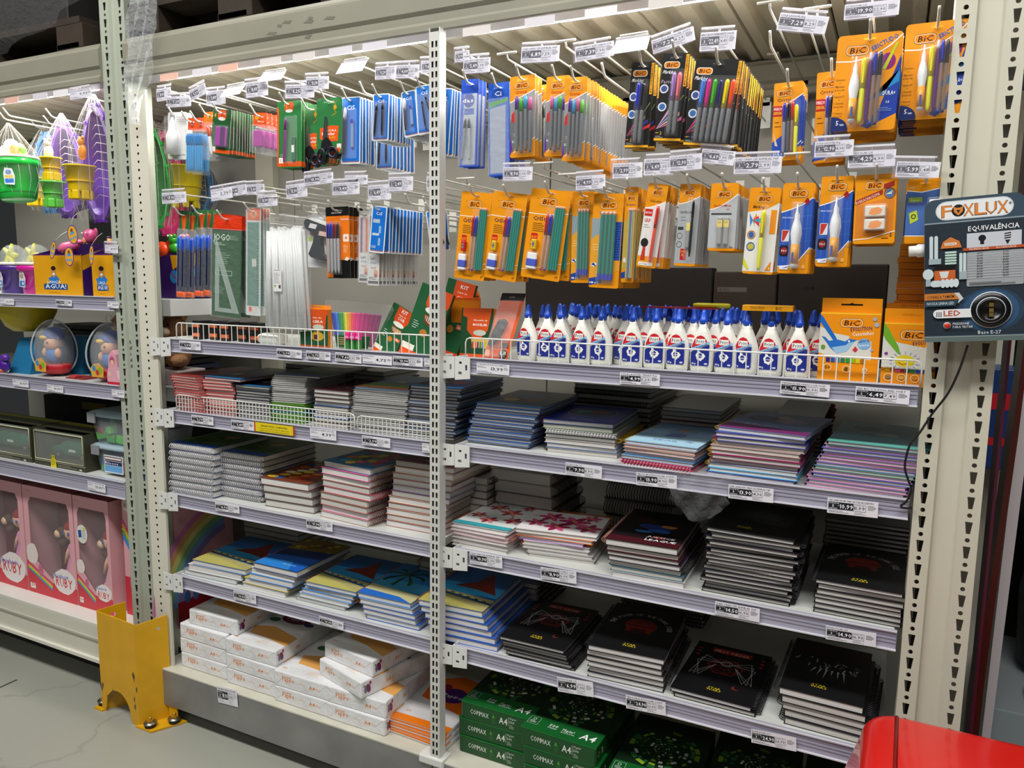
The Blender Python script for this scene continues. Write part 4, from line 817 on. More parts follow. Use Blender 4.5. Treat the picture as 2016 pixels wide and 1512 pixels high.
def d_corrbag():
    W, H = 38, 116
    return d_bag(W, H, None, [pen(W, 20, 36, 70, 5, '#e8541a', '#e6e6e2', 24, rot=-.1)], hc='#e8781a', hh=.22, hart=lambda A: A.E(19, 12, 8, 6, '#e8a030'))
def d_white_glue():
    W, H = 48, 124
    def art(A, W, H): A.lines(22, 14, 22, 3, 5, 1.2, '#9a9a9e'); A.t('COLA', 26, 12, 4, '#b0202a', w=14); A.P([(6, 4), (18, 10), (16, 24), (4, 26)], '#8a8a90'); A.RR(4, H - 16, 10, 8, 1, '#8ab83a'); A.t('200/70', 26, H - 10, 4, '#6a6a70', w=18)
    mb = MB(); mb.lathe([(.012, -.108), (.013, -.06), (.007, -.04), (.004, -.02), (.002, -.012)], M('#eef0f0', r=.35), n=14, X=T(-.004, -.014, .006))
    return W, H, [('card', cardmesh(W, H, '#e2e2e2', art)), ('glue_bottle', mb.mesh('glue_bottle')), blister(W, 6, 14, 30, 100, 26, a=.12)]
def d_das(W=36, H=178):
    def art(A, W, H): A.P([(6, H * .18), (W - 3, H * .16), (W - 5, H * .97), (5, H * .97)], '#b4bcc8'); A.E(W * .45, H * .24, W * .32, H * .08, '#123a9c'); A.t('das', 3, H * .26, 8, '#ffffff', w=W * .62); A.R(W * .2, H * .33, W * .55, H * .07, '#1a4aac')
    return W, H, [('card', cardmesh(W, H, '#1c50c8', art, rc=1)), pen(W, 13, 80, 85, 3, '#3a3c40', '#8a8c90', 20, rot=.06, nm='compass_leg', clip=False), pen(W, 20, 80, 85, 3, '#3a3c40', '#a8aaae', 20, rot=-.04, nm='compass_leg', clip=False), ('clear_bag', MB().box((-W / 2000, -.012, -H / 1000 + .012), (W / 2000, -.0006, -.02), bagm(.22), bev=.004).mesh('clear_bag'))]
def d_ci(W=44, H=180):
    def art(A, W, H): A.E(W * .45, H * .12, W * .3, H * .06, '#1246a8'); A.t('Ci', W * .3, H * .14, 9, '#e8f0ff', w=W * .32); A.P([(2, H * .2), (W - 4, H * .17), (W - 4, H * .21), (2, H * .26)], '#3a9a3c'); A.P([(3, H * .27), (W - 8, H * .24), (W - 10, H * .97), (3, H * .97)], '#9aa4b8')
    return W, H, [('card', cardmesh(W, H, '#1a58c8', art, rc=1)), ('clear_bag', MB().box((-W / 2000, -.008, -H / 1000 + .012), (W / 2000, -.0006, -.02), bagm(.18), bev=.003).mesh('clear_bag'))]
def d_criat():
    W, H = 58, 172
    def art(A, W, H): A.R(0, 22, W, 106, '#f07a14'); A.P([(0, 128), (10, 128), (16, H - 2), (0, H - 2)], '#f07a14'); A.t('escolar', 14, 16, 5, '#e8e8e8', w=26, bold=0); A.t('Caneta', 36, 32, 5, '#ffffff', w=20); A.RR(42, 66, 14, 18, 2, '#f4e8dc'); A.t('4', 46, 79, 8, '#e85a10'); A.lines(42, 92, 12, 6, 3.4, 1, '#ffd8a8'); A.P([(44, 128), (50, 120), (56, 124), (52, 130)], '#e8e8e8')
    return W, H, [('card', cardmesh(W, H, BK, art, side='#c8b8a0'))] + [pen(W, 9 + i * 8.2, 38, 122, 3.6, c, '#a2a4a8', 38) for i, c in enumerate(['#23309c', '#2640b4', '#8c1f2c', '#3c3430'])] + [blister(W, 4, 34, 36, 130, 10, a=.07)]
def d_lapis():
    W, H = 40, 166
    def art(A, W, H):
        A.R(2, 14, W - 4, H * .5, '#c9b9ac'); A.R(6, 16, 7, H * .48, '#6a3488'); A.R(W * .62, 18, 8, H * .46, '#d06048'); A.t('Lapis', 8, H * .66, 7, '#2a2a3a', w=18); A.t('Preto', 10, H * .72, 6, '#3a8ab8', w=18); A.t('Round', 12, H * .78, 5, '#b8302a', w=16)
        A.E(W * .7, H * .83, 7, 7, '#d89a68'); A.E(W * .7, H * .87, 6, 4, '#a8281f'); A.lines(5, H * .89, 26, 2, 3.5, 1.2, '#2a2a30'); A.R(3, H * .94, W - 6, 6, '#26262a')
    return W, H, [('card', cardmesh(W, H, '#d9d8d6', art, rc=1)), ('clear_bag', MB().box((-W / 2000, -.008, -H / 1000 + .012), (W / 2000, -.0006, -.004), bagm(.2), bev=.002).mesh('clear_bag'))]
def d_bagpens4():
    W, H = 34, 184
    return d_bag(W, H, None, [pen(W, 9, 52, 118, 6, '#1668d8', '#0e1a48', 30, yo=-7), pen(W, 24, 54, 116, 6, '#1a50c8', '#0c163c', 30, yo=-7), ('bag_base', MB().box((-.014, -.012, -.172), (.014, -.002, -.16), M('#f0641e', r=.4), bev=.003).mesh('bag_base'))], hc='#2b6a3a', hh=.2, hart=lambda A: (A.P([(6, 8), (26, 8), (20, 40), (12, 40)], '#e8541a'), A.L([(16, 4), (18, 42)], 1.5, '#c8a040')))
def d_jogo():
    W, H = 72, 238
    def hart(A): A.t('JOGO', 40, 36, 4, '#ffd8c0', w=16)
    def art(A, W, H):
        A.t('JOGO', 3, 26, 15, '#d8e4da', w=42); A.lines(4, 32, 30, 2, 4, 1.4, '#b8ccbc'); A.lines(44, 14, 22, 3, 4, 1, '#9ab89e'); A.lines(12, 56, 34, 6, 5, 1.2, '#9ab89e'); A.RR(7, 98, 44, 14, 1, '#2f4f36'); A.R(8, 99, 42, 12, '#c4d4c4'); A.R(9, 100, 40, 10, '#1f5a30'); A.lines(5, 138, 30, 5, 4, 1, '#8aa88e'); A.ring(14, 58, 5, 1.5, '#a8c0aa')
    back = ('header_bag', MB().slab([(-.03, .012), (-.008, .014), (.012, .012), (.036, .008), (.036, -.026), (-.036, -.026)], [[(-.006, -.001), (.006, -.001), (.006, .002), (-.006, .002)]], .002, M('#e23c1c', r=.25, bump=.5, bs=50), FRONT).mesh('header_bag'))
    mb = MB(); z1 = -.024; mb.slab([(-.036, z1), (.036, z1), (.036, z1 - .212), (-.036, z1 - .212)], [], .0006, M('#1c5229', r=.4), FRONT); art(Art(mb, artX(-.036, z1, 0)), 72, 212)
    tri = MB()
    for k in range(2): tri.slab([(-.03, -.04), (.03, -.225), (-.03, -.225)], [[(-.02, -.11), (-.02, -.215), (.012, -.215)]], .0016, clear('#dfeee8', .14, .05), T(.003 + .002 * k, -.002 - .003 * k, 0) @ FRONT)
    return W, 246, [back, ('insert_card', mb.mesh('insert_card')), ('set_squares', tri.mesh('set_squares')), ('clear_bag', MB().box((-.037, -.009, -.238), (.038, .002, -.022), bagm(.16), bev=.003).mesh('clear_bag'))]
def d_ruler():
    W, H = 40, 222
    def art(A, W, H): A.P([(2, 3), (W - 2, 2), (W - 3, 26), (3, 26)], '#e85a20'); A.E(20, 14, 9, 8, '#e8a070'); A.R(3, 30, W - 8, H - 50, '#3f7a68'); A.R(W - 5, 30, 3, H - 46, '#a8c4c0'); A.RR(W * .4, H * .47, 12, 16, 1, '#c8c8c0'); A.R(6, H - 20, W - 14, 14, '#d8d0c8'); A.RR(8, H - 18, 8, 10, 1, '#d83a20'); [A.R(W - 9, 34 + i * 6, 4, .8, '#1f3a34') for i in range(28)]
    return W, H, [('card', cardmesh(W, H, '#3a5a50', art, rc=1, frontm=M('#d4dcd8', r=.3))), ('clear_bag', MB().box((-W / 2000, -.006, -H / 1000 + .012), (W / 2000 + .004, -.0006, .006), bagm(.2), bev=.002).mesh('clear_bag'))]
def d_bluecards(): return d_cis(3, 42, 118)
DES = {}
def design(key):
    if key not in DES:
        k, *a = key if isinstance(key, tuple) else (key,)
        DES[key] = globals()['d_' + k](*a)
    return DES[key]
# ---------------------------------------------------------------- hooks and queues
HOOKM = M('#d9d7cf', r=.28); HOOKN = 0
def hook(x, z, y0, label, arm=True, back=.61):
    r = thing('display_hook', (x, back, z), label, 'display hook', 'white wire display hooks'); L = back - y0; m = MB()
    m.tube([(0, 0, 0), (0, -L + .012, 0), (0, -L + .002, .004), (0, -L - .012, .020), (0, -L - .016, .024)], .0026, HOOKM, n=7); m.box((-.014, -.004, -.02), (.014, .0, .05), WHITE)
    obj('prong', m, r)
    if arm:
        m = MB(); m.tube([(.008, 0, .034), (.008, -L - .01, .034), (.008, -L - .018, .046)], .0022, HOOKM, n=7); m.tube([(-.018, -L - .018, .047), (.034, -L - .018, .047)], .0026, HOOKM, n=7); obj('label_arm', m, r)
    return r
def queue(key, c, tl, tr, bl, n, dy, lab, cat, more, y=0.0, grp=None, hk=True, jit=.02, dz=0.0, hlab=None, yaw=0.0, arm=False):
    W, H, parts = design(key); tl, tr, bl = px(c, *tl), px(c, *tr), px(c, *bl)
    o, w, h, rx, rl = frame(tl, tr, bl, y); sx, sz = w * 1000 / W, h * 1000 / H
    a, b = onY(*tl, y), onY(*tr, y); top = (a + b) / 2; roll = -rl
    R0 = Matrix.Rotation(roll, 4, 'Y'); hole = top + R0 @ Vector((0, 0, -.010 * sz)); rr = random.Random(hash(str(key)) % 999 + n if False else n * 7 + int(tl[0]))
    for i in range(n):
        q = roll if i == 0 else roll * .5 + rr.uniform(-jit, jit)
        X = Matrix.Translation(hole + Vector((0 if i == 0 else rr.uniform(-.0015, .0015), i * dy, i * dz))) @ Matrix.Rotation(yaw, 4, 'Z') @ Matrix.Rotation(q, 4, 'Y') @ Matrix.Diagonal((sx, 1, sz, 1))
        spawn(parts, X, cat[0], lab if i == 0 else more, cat[1], grp, depth=9 if i < 2 else 1)
    if hk: hook(hole.x, hole.z + .001, hole.y - .022, hlab or ('hook carrying the ' + ' '.join(lab.split()[:9])), arm=arm)
    return hole
MK = ('marker_pack', 'pen pack'); PK = ('pen_pack', 'pen pack')
g1 = 'packs on the upper hooks of the right bay'; g2 = 'packs on the lower hooks of the right bay'; g3 = 'packs on the upper hooks of the middle bay'; g4 = 'packs on the lower hooks of the middle bay'
def Q(key, c, tl, tr, bl, n, dy, cat, lab, grp, **k):
    more = 'one of the packs queued behind the ' + lab if len(lab.split()) < 10 else 'behind ' + lab
    queue(key, c, tl, tr, bl, n, dy, lab, cat, more, grp=grp, **k)
C4a = ('cristal4',); C4b = ('cristal4', ('#e05a9a', '#3aa8d8', '#3fae2a', '#5c2a9c')); C4c = ('cristal4', ('#5c2a9c', '#3aa8d8', '#e05a9a', '#5fbe2a'))
# right bay, upper row
Q(('das',), 'B', (165, 528), (280, 520), (150, 1105), 3, .018, ('compass_pack', 'compass pack'), 'blue-edged bag with a drawing compass right of the post', g1)
Q(('ci',), 'B', (340, 548), (480, 545), (346, 1160), 5, .02, ('stationery_pack', 'stationery pack'), 'blue and clear bag with green swoosh at right bay', g1)
Q(C4a, 'B', (485, 500), (650, 500), (485, 1035), 3, .02, PK, 'orange card of four pastel pens, leftmost of its kind', g1)
Q(('cristal4', ('#3fae2a', '#3aa8d8', '#15151a', '#15151a')), 'B', (652, 560), (730, 565), (650, 1062), 2, .02, PK, 'narrow orange card of green and blue pens hung further back', g1, y=.06)
Q(C4b, 'B', (727, 505), (880, 500), (710, 1030), 3, .02, PK, 'orange card of pens with pink cap first', g1)
Q(C4c, 'B', (850, 512), (1000, 508), (826, 1062), 18, .019, PK, 'orange card of four pens heading the long row', g1, y=-.01)
Q(('marker', 2), 'B', (1293, 410), (1448, 408), (1242, 980), 3, .022, MK, 'black card with one blue and one black marker', g1, y=-.01)
Q(('marker', 3), 'B', (1500, 352), (1680, 350), (1433, 935), 6, .02, MK, 'black card with lilac and pink pastel markers', g1, y=-.02)
Q(('marker', 6), 'B', (1716, 392), (2030, 392), (1628, 965), 15, .02, MK, 'wide black card with six coloured markers', g1, y=-.02)
Q(('preco',), 'C', (365, 568), (560, 518), (345, 1080), 6, .016, PK, 'orange and blue card of pens with red special-price patch', g1)
Q(('preco',), 'C', (648, 487), (850, 455), (622, 1085), 4, .018, PK, 'orange pen card partly behind the big school kit card', g1, y=.03)
Q(('bictudo',), 'C', (790, 228), (1220, 215), (735, 862), 9, .018, ('school_kit_pack', 'school kit'), 'large orange school kit card with correction pen, left of two', g1, y=-.02)
Q(('bictudo',), 'C', (1240, 155), (1660, 128), (1188, 790), 10, .02, ('school_kit_pack', 'school kit'), 'large orange school kit card half hidden by the right upright', g1, y=.005)
# right bay, lower row
for (tl, tr, bl, n, hue, nm) in (((166, 90), (368, 100), (113, 662), 3, '#c8232c', 'with red sharpener'), ((376, 95), (605, 100), (298, 665), 3, '#d8b81c', 'with yellow sharpener, second from the post'), ((630, 75), (893, 82), (553, 660), 5, '#e0b81c', 'with yellow sharpener, widest')):
    Q(('kit', hue), 'E', tl, tr, bl, n, .022, ('school_kit_pack', 'school kit'), 'orange writing kit card ' + nm, g2)
Q(('pencil',), 'E', (900, 90), (1045, 92), (885, 690), 4, .018, ('pencil_pack', 'pencil pack'), 'orange card of four green pencils, left one', g2, y=.01)
Q(('pencil', True), 'E', (1042, 95), (1240, 112), (1003, 715), 9, .019, ('pencil_pack', 'pencil pack'), 'orange card of four green pencils with blue side band', g2, y=-.005)
Q(('evo',), 'E', (1250, 60), (1335, 60), (1216, 690), 7, .02, ('pencil_pack', 'pencil pack'), 'narrow orange card of thin coloured pencils', g2, y=.0)
Q(('velo',), 'E', (1402, 40), (1535, 40), (1316, 590), 5, .022, PK, 'white and orange card with a red grip pen', g2, y=-.01)
Q(('crit',), 'E', (1612, 42), (1752, 38), (1567, 582), 6, .02, ('mechanical_pencil_pack', 'mechanical pencil pack'), 'grey and orange card with a black mechanical pencil', g2)
Q(('lead',), 'E', (1818, 36), (2000, 34), (1788, 480), 8, .018, ('lead_pack', 'pencil lead pack'), 'grey and orange card with two pencil lead tubes', g2, y=-.015)
Q(('hilite',), 'G', (207, 60), (412, 68), (150, 628), 3, .03, MK, 'white and orange card with a yellow highlighter', g2, y=-.01)
Q(('corr',), 'G', (427, 30), (632, 36), (382, 625), 8, .014, ('correction_pen_pack', 'correction pen pack'), 'blue grid card with a white correction pen, left one', g2, y=-.01)
Q(('corr',), 'G', (680, -15), (893, -8), (634, 580), 9, .014, ('correction_pen_pack', 'correction pen pack'), 'blue grid card with a white correction pen, right one', g2, y=-.005)
Q(('eraser',), 'G', (905, -22), (1182, -25), (882, 432), 11, .013, ('eraser_pack', 'eraser pack'), 'orange card with two erasers', g2, y=-.005)
Q(('eco',), 'G', (1250, 5), (1490, 0), (1222, 432), 4, .016, ('correction_pen_pack', 'correction fluid pack'), 'blue eco card beside the right upright', g2, y=.01)
# middle bay, upper row
Q(('white_glue',), 'A', (103, 745), (228, 738), (103, 1055), 2, .02, ('glue_pack', 'glue pack'), 'white card with a clear glue bottle at far left', g3, y=.01)
Q(('bluepens', 2), 'A', (235, 782), (292, 778), (232, 1150), 2, .02, PK, 'clear bag of blue pens with red header', g3, y=.01, arm=False)
Q(('bluepens', 2), 'A', (292, 780), (348, 776), (290, 1155), 2, .02, PK, 'second clear bag of blue pens beside the green cards', g3, y=.01)
Q(('corrbag',), 'A', (340, 742), (420, 738), (350, 1060), 2, .02, ('correction_pen_pack', 'correction pen pack'), 'clear bag with a white and orange correction pen', g3, y=.0)
Q(('eraserpack', '#a0309c'), 'A', (403, 725), (525, 722), (385, 1020), 10, .0105, ('eraser_pack', 'eraser pack'), 'green card with a purple eraser', g3, y=-.005, dz=0)
Q(('purplebag',), 'A', (668, 748), (760, 742), (660, 1015), 5, .018, ('eraser_pack', 'eraser pack'), 'clear bag with purple eraser and orange header', g3)
Q(('softgreen',), 'A', (825, 672), (985, 664), (828, 1110), 5, .012, ('compass_pack', 'compass pack'), 'tall green card with a purple compass', g3, y=-.005)
Q(('scissors',), 'A', (970, 702), (1120, 690), (985, 1080), 6, .014, ('scissors_pack', 'scissors pack'), 'green card of school scissors with lower orange badge', g3, y=.02)
Q(('scissors',), 'A', (1088, 648), (1258, 645), (1086, 1020), 9, .014, ('scissors_pack', 'scissors pack'), 'green card of school scissors with higher orange badge', g3, y=-.01)
Q(('cis', 1, 50, 158), 'A', (1250, 642), (1378, 640), (1248, 1082), 6, .012, ('stationery_pack', 'stationery pack'), 'blue card with a white pen and lead tube', g3)
Q(('cis', 3, 42, 118), 'A', (1460, 622), (1570, 618), (1452, 932), 9, .0125, ('stationery_pack', 'stationery pack'), 'blue card with two black compass legs', g3, y=-.005)
Q(('cis', 1, 38, 112), 'A', (1645, 603), (1740, 600), (1668, 902), 9, .0125, ('stationery_pack', 'stationery pack'), 'blue card with a small white pen', g3)
Q(('cis', 2, 42, 118), 'A', (1740, 565), (1852, 562), (1756, 885), 7, .0125, ('stationery_pack', 'stationery pack'), 'blue card with slanted black compass', g3, y=-.01)
Q(('cis', 1, 50, 158), 'A', (1880, 585), (1990, 582), (1850, 1030), 5, .0125, ('stationery_pack', 'stationery pack'), 'tall blue card partly behind the slotted post', g3, y=.01)
Q(('cis', 3, 50, 158), 'A', (1480, 760), (1590, 755), (1480, 1120), 7, .018, ('stationery_pack', 'stationery pack'), 'longer blue card hanging lower behind the others', g3, y=.14, hk=False)
# middle bay, lower row
for i, (x, y) in enumerate(((200, 118), (255, 122), (318, 112), (360, 108))):
    Q(('bagpens4',), 'D', (x - 22, y + i % 2 * 4), (x + 46, y), (x - 30, y + 575), 1 if i < 2 else 2, .03, PK, 'clear bag of blue markers, ' + ['leftmost of four', 'second of four', 'third of four', 'beside the green set-square bag'][i], g4, y=.005 + .01 * i, hk=(i == 0 or i == 2))
Q(('jogo',), 'D', (398, 150), (592, 148), (392, 812), 2, .03, ('set_square_pack', 'geometry set'), 'green bag of set squares with red plastic header', g4, y=.0)
Q(('ruler',), 'D', (622, 98), (718, 92), (620, 810), 4, .012, ('ruler_pack', 'ruler pack'), 'clear bag of rulers over a green insert', g4, y=.005)
Q(('criat',), 'D', (1145, 92), (1300, 90), (1158, 560), 4, .02, PK, 'orange and black card with four grey pens', g4, y=-.005)
Q(('lapis',), 'D', (1368, 120), (1440, 115), (1364, 592), 3, .015, ('pencil_pack', 'pencil pack'), 'narrow clear pack of printed pencils', g4, y=.01)
Q(('lapis',), 'D', (1432, 105), (1510, 100), (1422, 612), 14, .014, ('pencil_pack', 'pencil pack'), 'printed pencil pack hanging below the blue cards', g4, y=.005, hk=False)
Q(('cis', 0, 38, 112), 'D', (1455, 85), (1556, 88), (1432, 392), 12, .0155, ('stationery_pack', 'stationery pack'), 'short blue card heading the lower row', g4, y=-.015)
Q(('cis', 2, 38, 104), 'D', (1808, 112), (1905, 112), (1840, 380), 3, .0155, ('stationery_pack', 'stationery pack'), 'tilted blue card beside the slotted post, lower row', g4, y=-.005)
# glue gun card and bundle of glue sticks
def d_gun():
    W, H = 74, 172
    def art(A, W, H): A.lines(34, 8, 34, 3, 5, 1.4, '#8a8a90'); A.t('PISTOLA', 36, 12, 4, '#c02838', w=26); A.RR(2, 72, 8, 14, 1, '#a8c83a'); A.RR(16, 112, 16, 10, 1, '#9a3a3a'); A.lines(44, 60, 24, 3, 4, 1, '#8a3a3a'); A.P([(4, 60), (14, 48), (16, 60), (10, 70)], '#b85a3a')
    g = MB(); X = T(.0, -.016, -.02) @ FRONT
    g.slab([(-.036, .004), (-.034, .012), (-.026, .016), (.034, -.022), (.034, -.034), (.004, -.03), (-.004, -.05), (-.002, -.095), (.008, -.115), (.002, -.122), (-.024, -.108), (-.028, -.098), (-.018, -.06), (-.016, -.036), (-.034, -.012)], [], .016, M('#2a2d33', r=.35), X)
    s = MB(); s.slab([(-.03, .0175), (-.02, .019), (.036, -.018), (.034, -.024), (-.026, .015)], [], .018, M('#e6e6e4', r=.35), T(0, -.017, -.02) @ FRONT)
    l = MB(); l.slab([(-.022, .002), (-.008, -.004), (-.012, -.018), (-.026, -.012)], [], .0008, M('#d4d6d8', r=.5), T(0, -.0172, -.02) @ FRONT); l2 = MB(); l2.slab([(-.004, -.024), (.014, -.03), (.012, -.044), (-.006, -.038)], [], .0008, M('#d8b8a8', r=.5), T(0, -.0172, -.02) @ FRONT)
    return W, H, [('card', cardmesh(W, H, '#d6d8dc', art)), ('glue_gun', g.mesh('glue_gun'), [('top_cover', s.mesh('top_cover')), ('sticker', l.mesh('sticker')), ('sticker', l2.mesh('sticker'))]), blister(W, 3, 20, 66, 136, 24, a=.1)]
Q(('gun',), 'D', (1022, 145), (1265, 140), (1030, 490), 2, .04, ('glue_gun_pack', 'glue gun pack'), 'clear pack with a black glue gun', g4, y=.03)
o, w, h, _, _ = frame(px('D', 735, 140), px('D', 1000, 140), px('D', 740, 880), .02)
r = thing('glue_stick_bundle', o + Vector((w / 2, 0, -.012)), 'hanging clear bags of long translucent hot-glue sticks', 'glue sticks')
rr = random.Random(4); m = MB()
for k in range(30):
    x = -w / 2 + w * ((k % 15) + .5) / 15; yy = .0 + (k // 15) * .014; lean = rr.uniform(-.03, .03)
    m = MB(); m.tube([(x * .85, yy, -.03 + rr.uniform(-.008, .008)), (x + lean * .3, yy, -h + rr.uniform(.0, .018))], .0052, M('#eceeee', r=.25, alpha=.72), n=8); obj('glue_stick', m, r)
m = MB(); m.box((-w / 2 - .003, -.009, -h * .98), (w / 2 + .003, .03, .0), bagm(.2), bev=.008); m.slab([(-w / 2, .0), (0, .014), (w / 2, 0)], [], .001, bagm(.3), FRONT); obj('clear_bag', m, r)
m = MB(); m.box((-.035, -.0105, -.21), (-.004, -.0095, -.145), M('#e6e6e8', r=.5)); A = Art(m, artX(-.035, -.145, -.0105)); A.t('COLA QUENTE', 3, 5, 3, '#8a2a38', w=24); A.lines(3, 12, 24, 8, 4, 1, '#8a8a90'); A.RR(3, 46, 7, 6, 1, '#8ab83a'); A.R(20, 46, 8, 10, '#5a5a5e'); obj('label', m, r)
hook(o.x + w / 2, o.z - .006, -.01, 'hook carrying the clear bags of glue sticks')
# empty hooks and bare label arms seen in the photograph
for c, tip, y in (('B', (1090, 415), .0), ('C', (335, 205), .0), ('D', (975, 62), .01), ('A', (1370, 540), .0), ('A', (1670, 1280), .02), ('A', (1790, 1300), .02)):
    p = onY(*px(c, *tip), y)
    hook(p.x, p.z - .024, y + .016, 'empty white display hook in the %s bay, %s row' % ('middle' if c in 'AD' else 'right', 'upper' if p.z > 1.85 else 'lower'), arm=False)
for c, tip in (('B', (850, 270)), ('B', (462, 352)), ('C', (335, 12)), ('C', (650, 50)), ('B', (705, 1078)), ('B', (190, 1180)), ('C', (515, 1015)), ('B', (870, 1152))):
    p = onY(*px(c, *tip), -.02); label_arm(p.x, p.z, -.02, 'bare label arm without a tag, %s row' % ('upper' if p.z > 1.85 else 'lower'), .05)
# ================================================================ notebooks in stacks
PAGE = M('#cfccc6', r=.7); PAGEW = M('#e2e0de', r=.7)
NBM = {}
def rings(mb, L, x, z, r, col, pitch=.0085, X0=None, axis='y', ro=.0011, rz=None):
    n = int(L / pitch); m = M(col, r=.3, metal=.35)
    for k in range(n):
        q = (k + .5) * L / n - L / 2
        pts = [((x + r * math.cos(a)), q + .0012 * (i % 2), (z + (rz or r) * math.sin(a))) for i, a in enumerate([2 * PI * j / 8 for j in range(8)])]
        if axis == 'x': pts = [(p[1], p[0], p[2]) for p in pts]
        mb.tube(pts, ro, m, n=4, closed=True)
def book_mesh(w, d, t, cover, kind, spiral, scol, art, page=PAGE, spine=None):
    """origin at the middle of the underside; w along x, d along y; kind: 'board' stiff covers, 'soft' folded cover"""
    key = (round(w, 3), round(d, 3), round(t, 4), cover, kind, spiral, scol, art, spine)
    if key in NBM: return NBM[key]
    parts = []; cm = M(cover, r=.28, coat=.25) if isinstance(cover, str) else cover; ct = min(.0014, t * .16); hw, hd = w / 2, d / 2
    sm = M(spine, r=.3) if spine else cm
    mb = MB(); mb.box((-hw, -hd, t - ct), (hw, hd, t), cm); mb.box((-hw, -hd, 0), (hw, hd, ct), sm)
    if kind == 'softL':
        pts = [(-hw + (t / 2) * (1 - math.sin(a)) - .0, t / 2 + t / 2 * math.cos(a)) for a in [PI * i / 6 for i in range(7)]]
        for i in range(6):
            mb.add([(pts[i][0] - .001, -hd, pts[i][1]), (pts[i + 1][0] - .001, -hd, pts[i + 1][1]), (pts[i + 1][0] - .001, hd, pts[i + 1][1]), (pts[i][0] - .001, hd, pts[i][1])], [(0, 1, 2, 3)], sm, True)
    if art: ARTS[art](Art(mb, Matrix.Translation((-hw, hd, t))), w * 1000, d * 1000)
    parts.append(('cover', mb.mesh('cover')))
    ins = .003; mb = MB(); x0 = -hw + (.001 if 'L' == spiral or kind == 'softL' else ins); mb.box((-hw + ins, -hd + ins * .7, ct), (hw - ins, hd - ins, t - ct), page)
    for q in (.3, .55, .8): mb.box((-hw + ins * .9, -hd + ins * .62, t * q), (hw - ins * .9, -hd + ins, t * q + .0003), M('#a8a6a2', r=.8))
    parts.append(('pages', mb.mesh('pages')))
    if spiral:
        mb = MB(); rr_ = t * .35 + .0055; zc = t / 2; RZ_ = max(t / 2 - .0013, .002)
        {'L': lambda: rings(mb, d * .94, -hw - .0015, zc, rr_, scol, rz=RZ_), 'R': lambda: rings(mb, d * .94, hw + .0015, zc, rr_, scol, rz=RZ_),
         'F': lambda: rings(mb, w * .96, -hd - .0025, zc, rr_ * .92, scol, axis='x', pitch=.0078, ro=.0016, rz=max(t / 2 - .002, .002)), 'B': lambda: rings(mb, w * .94, hd, zc, rr_, scol, axis='x', rz=RZ_)}[spiral]()
        parts.append(('spiral', mb.mesh('spiral')))
    NBM[key] = parts
    return parts
def blob(A, cx, cy, r, c, n=7, seed=1, sy=1.0, j=.35):
    rr = random.Random(seed); A.P([(cx + r * (1 - j * rr.random()) * math.cos(2 * PI * i / n), cy + sy * r * (1 - j * rr.random()) * math.sin(2 * PI * i / n)) for i in range(n)], c)
def a_sail(A, W, H):      # beach with a dark red sail, a line of small boats
    A.R(0, 0, W, H, '#1a5a9c'); A.R(0, H * .42, W, H * .25, '#2a94cc'); A.P([(0, H * .62), (W, H * .72), (W, H), (0, H)], '#b4ac72'); A.P([(0, H * .66), (W, H * .80), (W, H * .84), (0, H * .70)], '#1c4a74'); A.P([(0, H * .74), (W * .7, H * .9), (W, H), (0, H)], '#c2ba66')
    A.P([(W * .22, H * .50), (W * .50, H * .34), (W * .60, H * .06), (W * .74, H * .30), (W * .94, H * .60), (W * .6, H * .53)], '#6e2214')
    for i in range(12): A.P([(W * (.08 + .07 * i), H * (.66 + .012 * i)), (W * (.11 + .07 * i), H * (.63 + .012 * i)), (W * (.14 + .07 * i), H * (.66 + .012 * i))], '#14302c' if i % 2 else '#e8e4c8')
def a_sea(A, W, H):
    A.R(0, 0, W, H, '#17346e'); A.P([(0, 0), (W, 0), (W, H * .32), (0, H * .42)], '#8a6a1a')
    for i in range(14): blob(A, W * (.08 + .84 * ((i * .37) % 1)), H * (.08 + .32 * ((i * .61) % 1)), W * .07, ['#c8a028', '#5a4410', '#e0bc3a'][i % 3], seed=i)
    A.P([(0, H * .42), (W, H * .34), (W, H * .5), (0, H * .6)], '#0f2350'); A.P([(0, H * .66), (W, H * .58), (W, H), (0, H)], '#1a62c4'); A.P([(0, H * .82), (W * .6, H * .75), (W * .8, H), (0, H)], '#2e88dc'); A.t('Natureza', W * .5, H * .88, 10, '#9ad0f4', w=W * .3, bold=0)
def a_palm(A, W, H):
    A.R(0, 0, W, H, '#1f78c0'); A.R(0, H * .5, W, H * .25, '#3a9ac8'); A.P([(0, H * .7), (W, H * .78), (W, H), (0, H)], '#c8c290')
    for i in range(16): a = i * .8; A.L([(W * .35, H * .3), (W * .35 + W * .3 * math.cos(a), H * .3 + H * .2 * math.sin(a) + 8), (W * .35 + W * .38 * math.cos(a), H * .33 + H * .26 * math.sin(a) + 16)], 6, ['#16401c', '#2c6a24', '#0f2c14'][i % 3])
    A.P([(0, H * .86), (W * .7, H * .9), (W, H), (0, H)], '#2a6cc8')
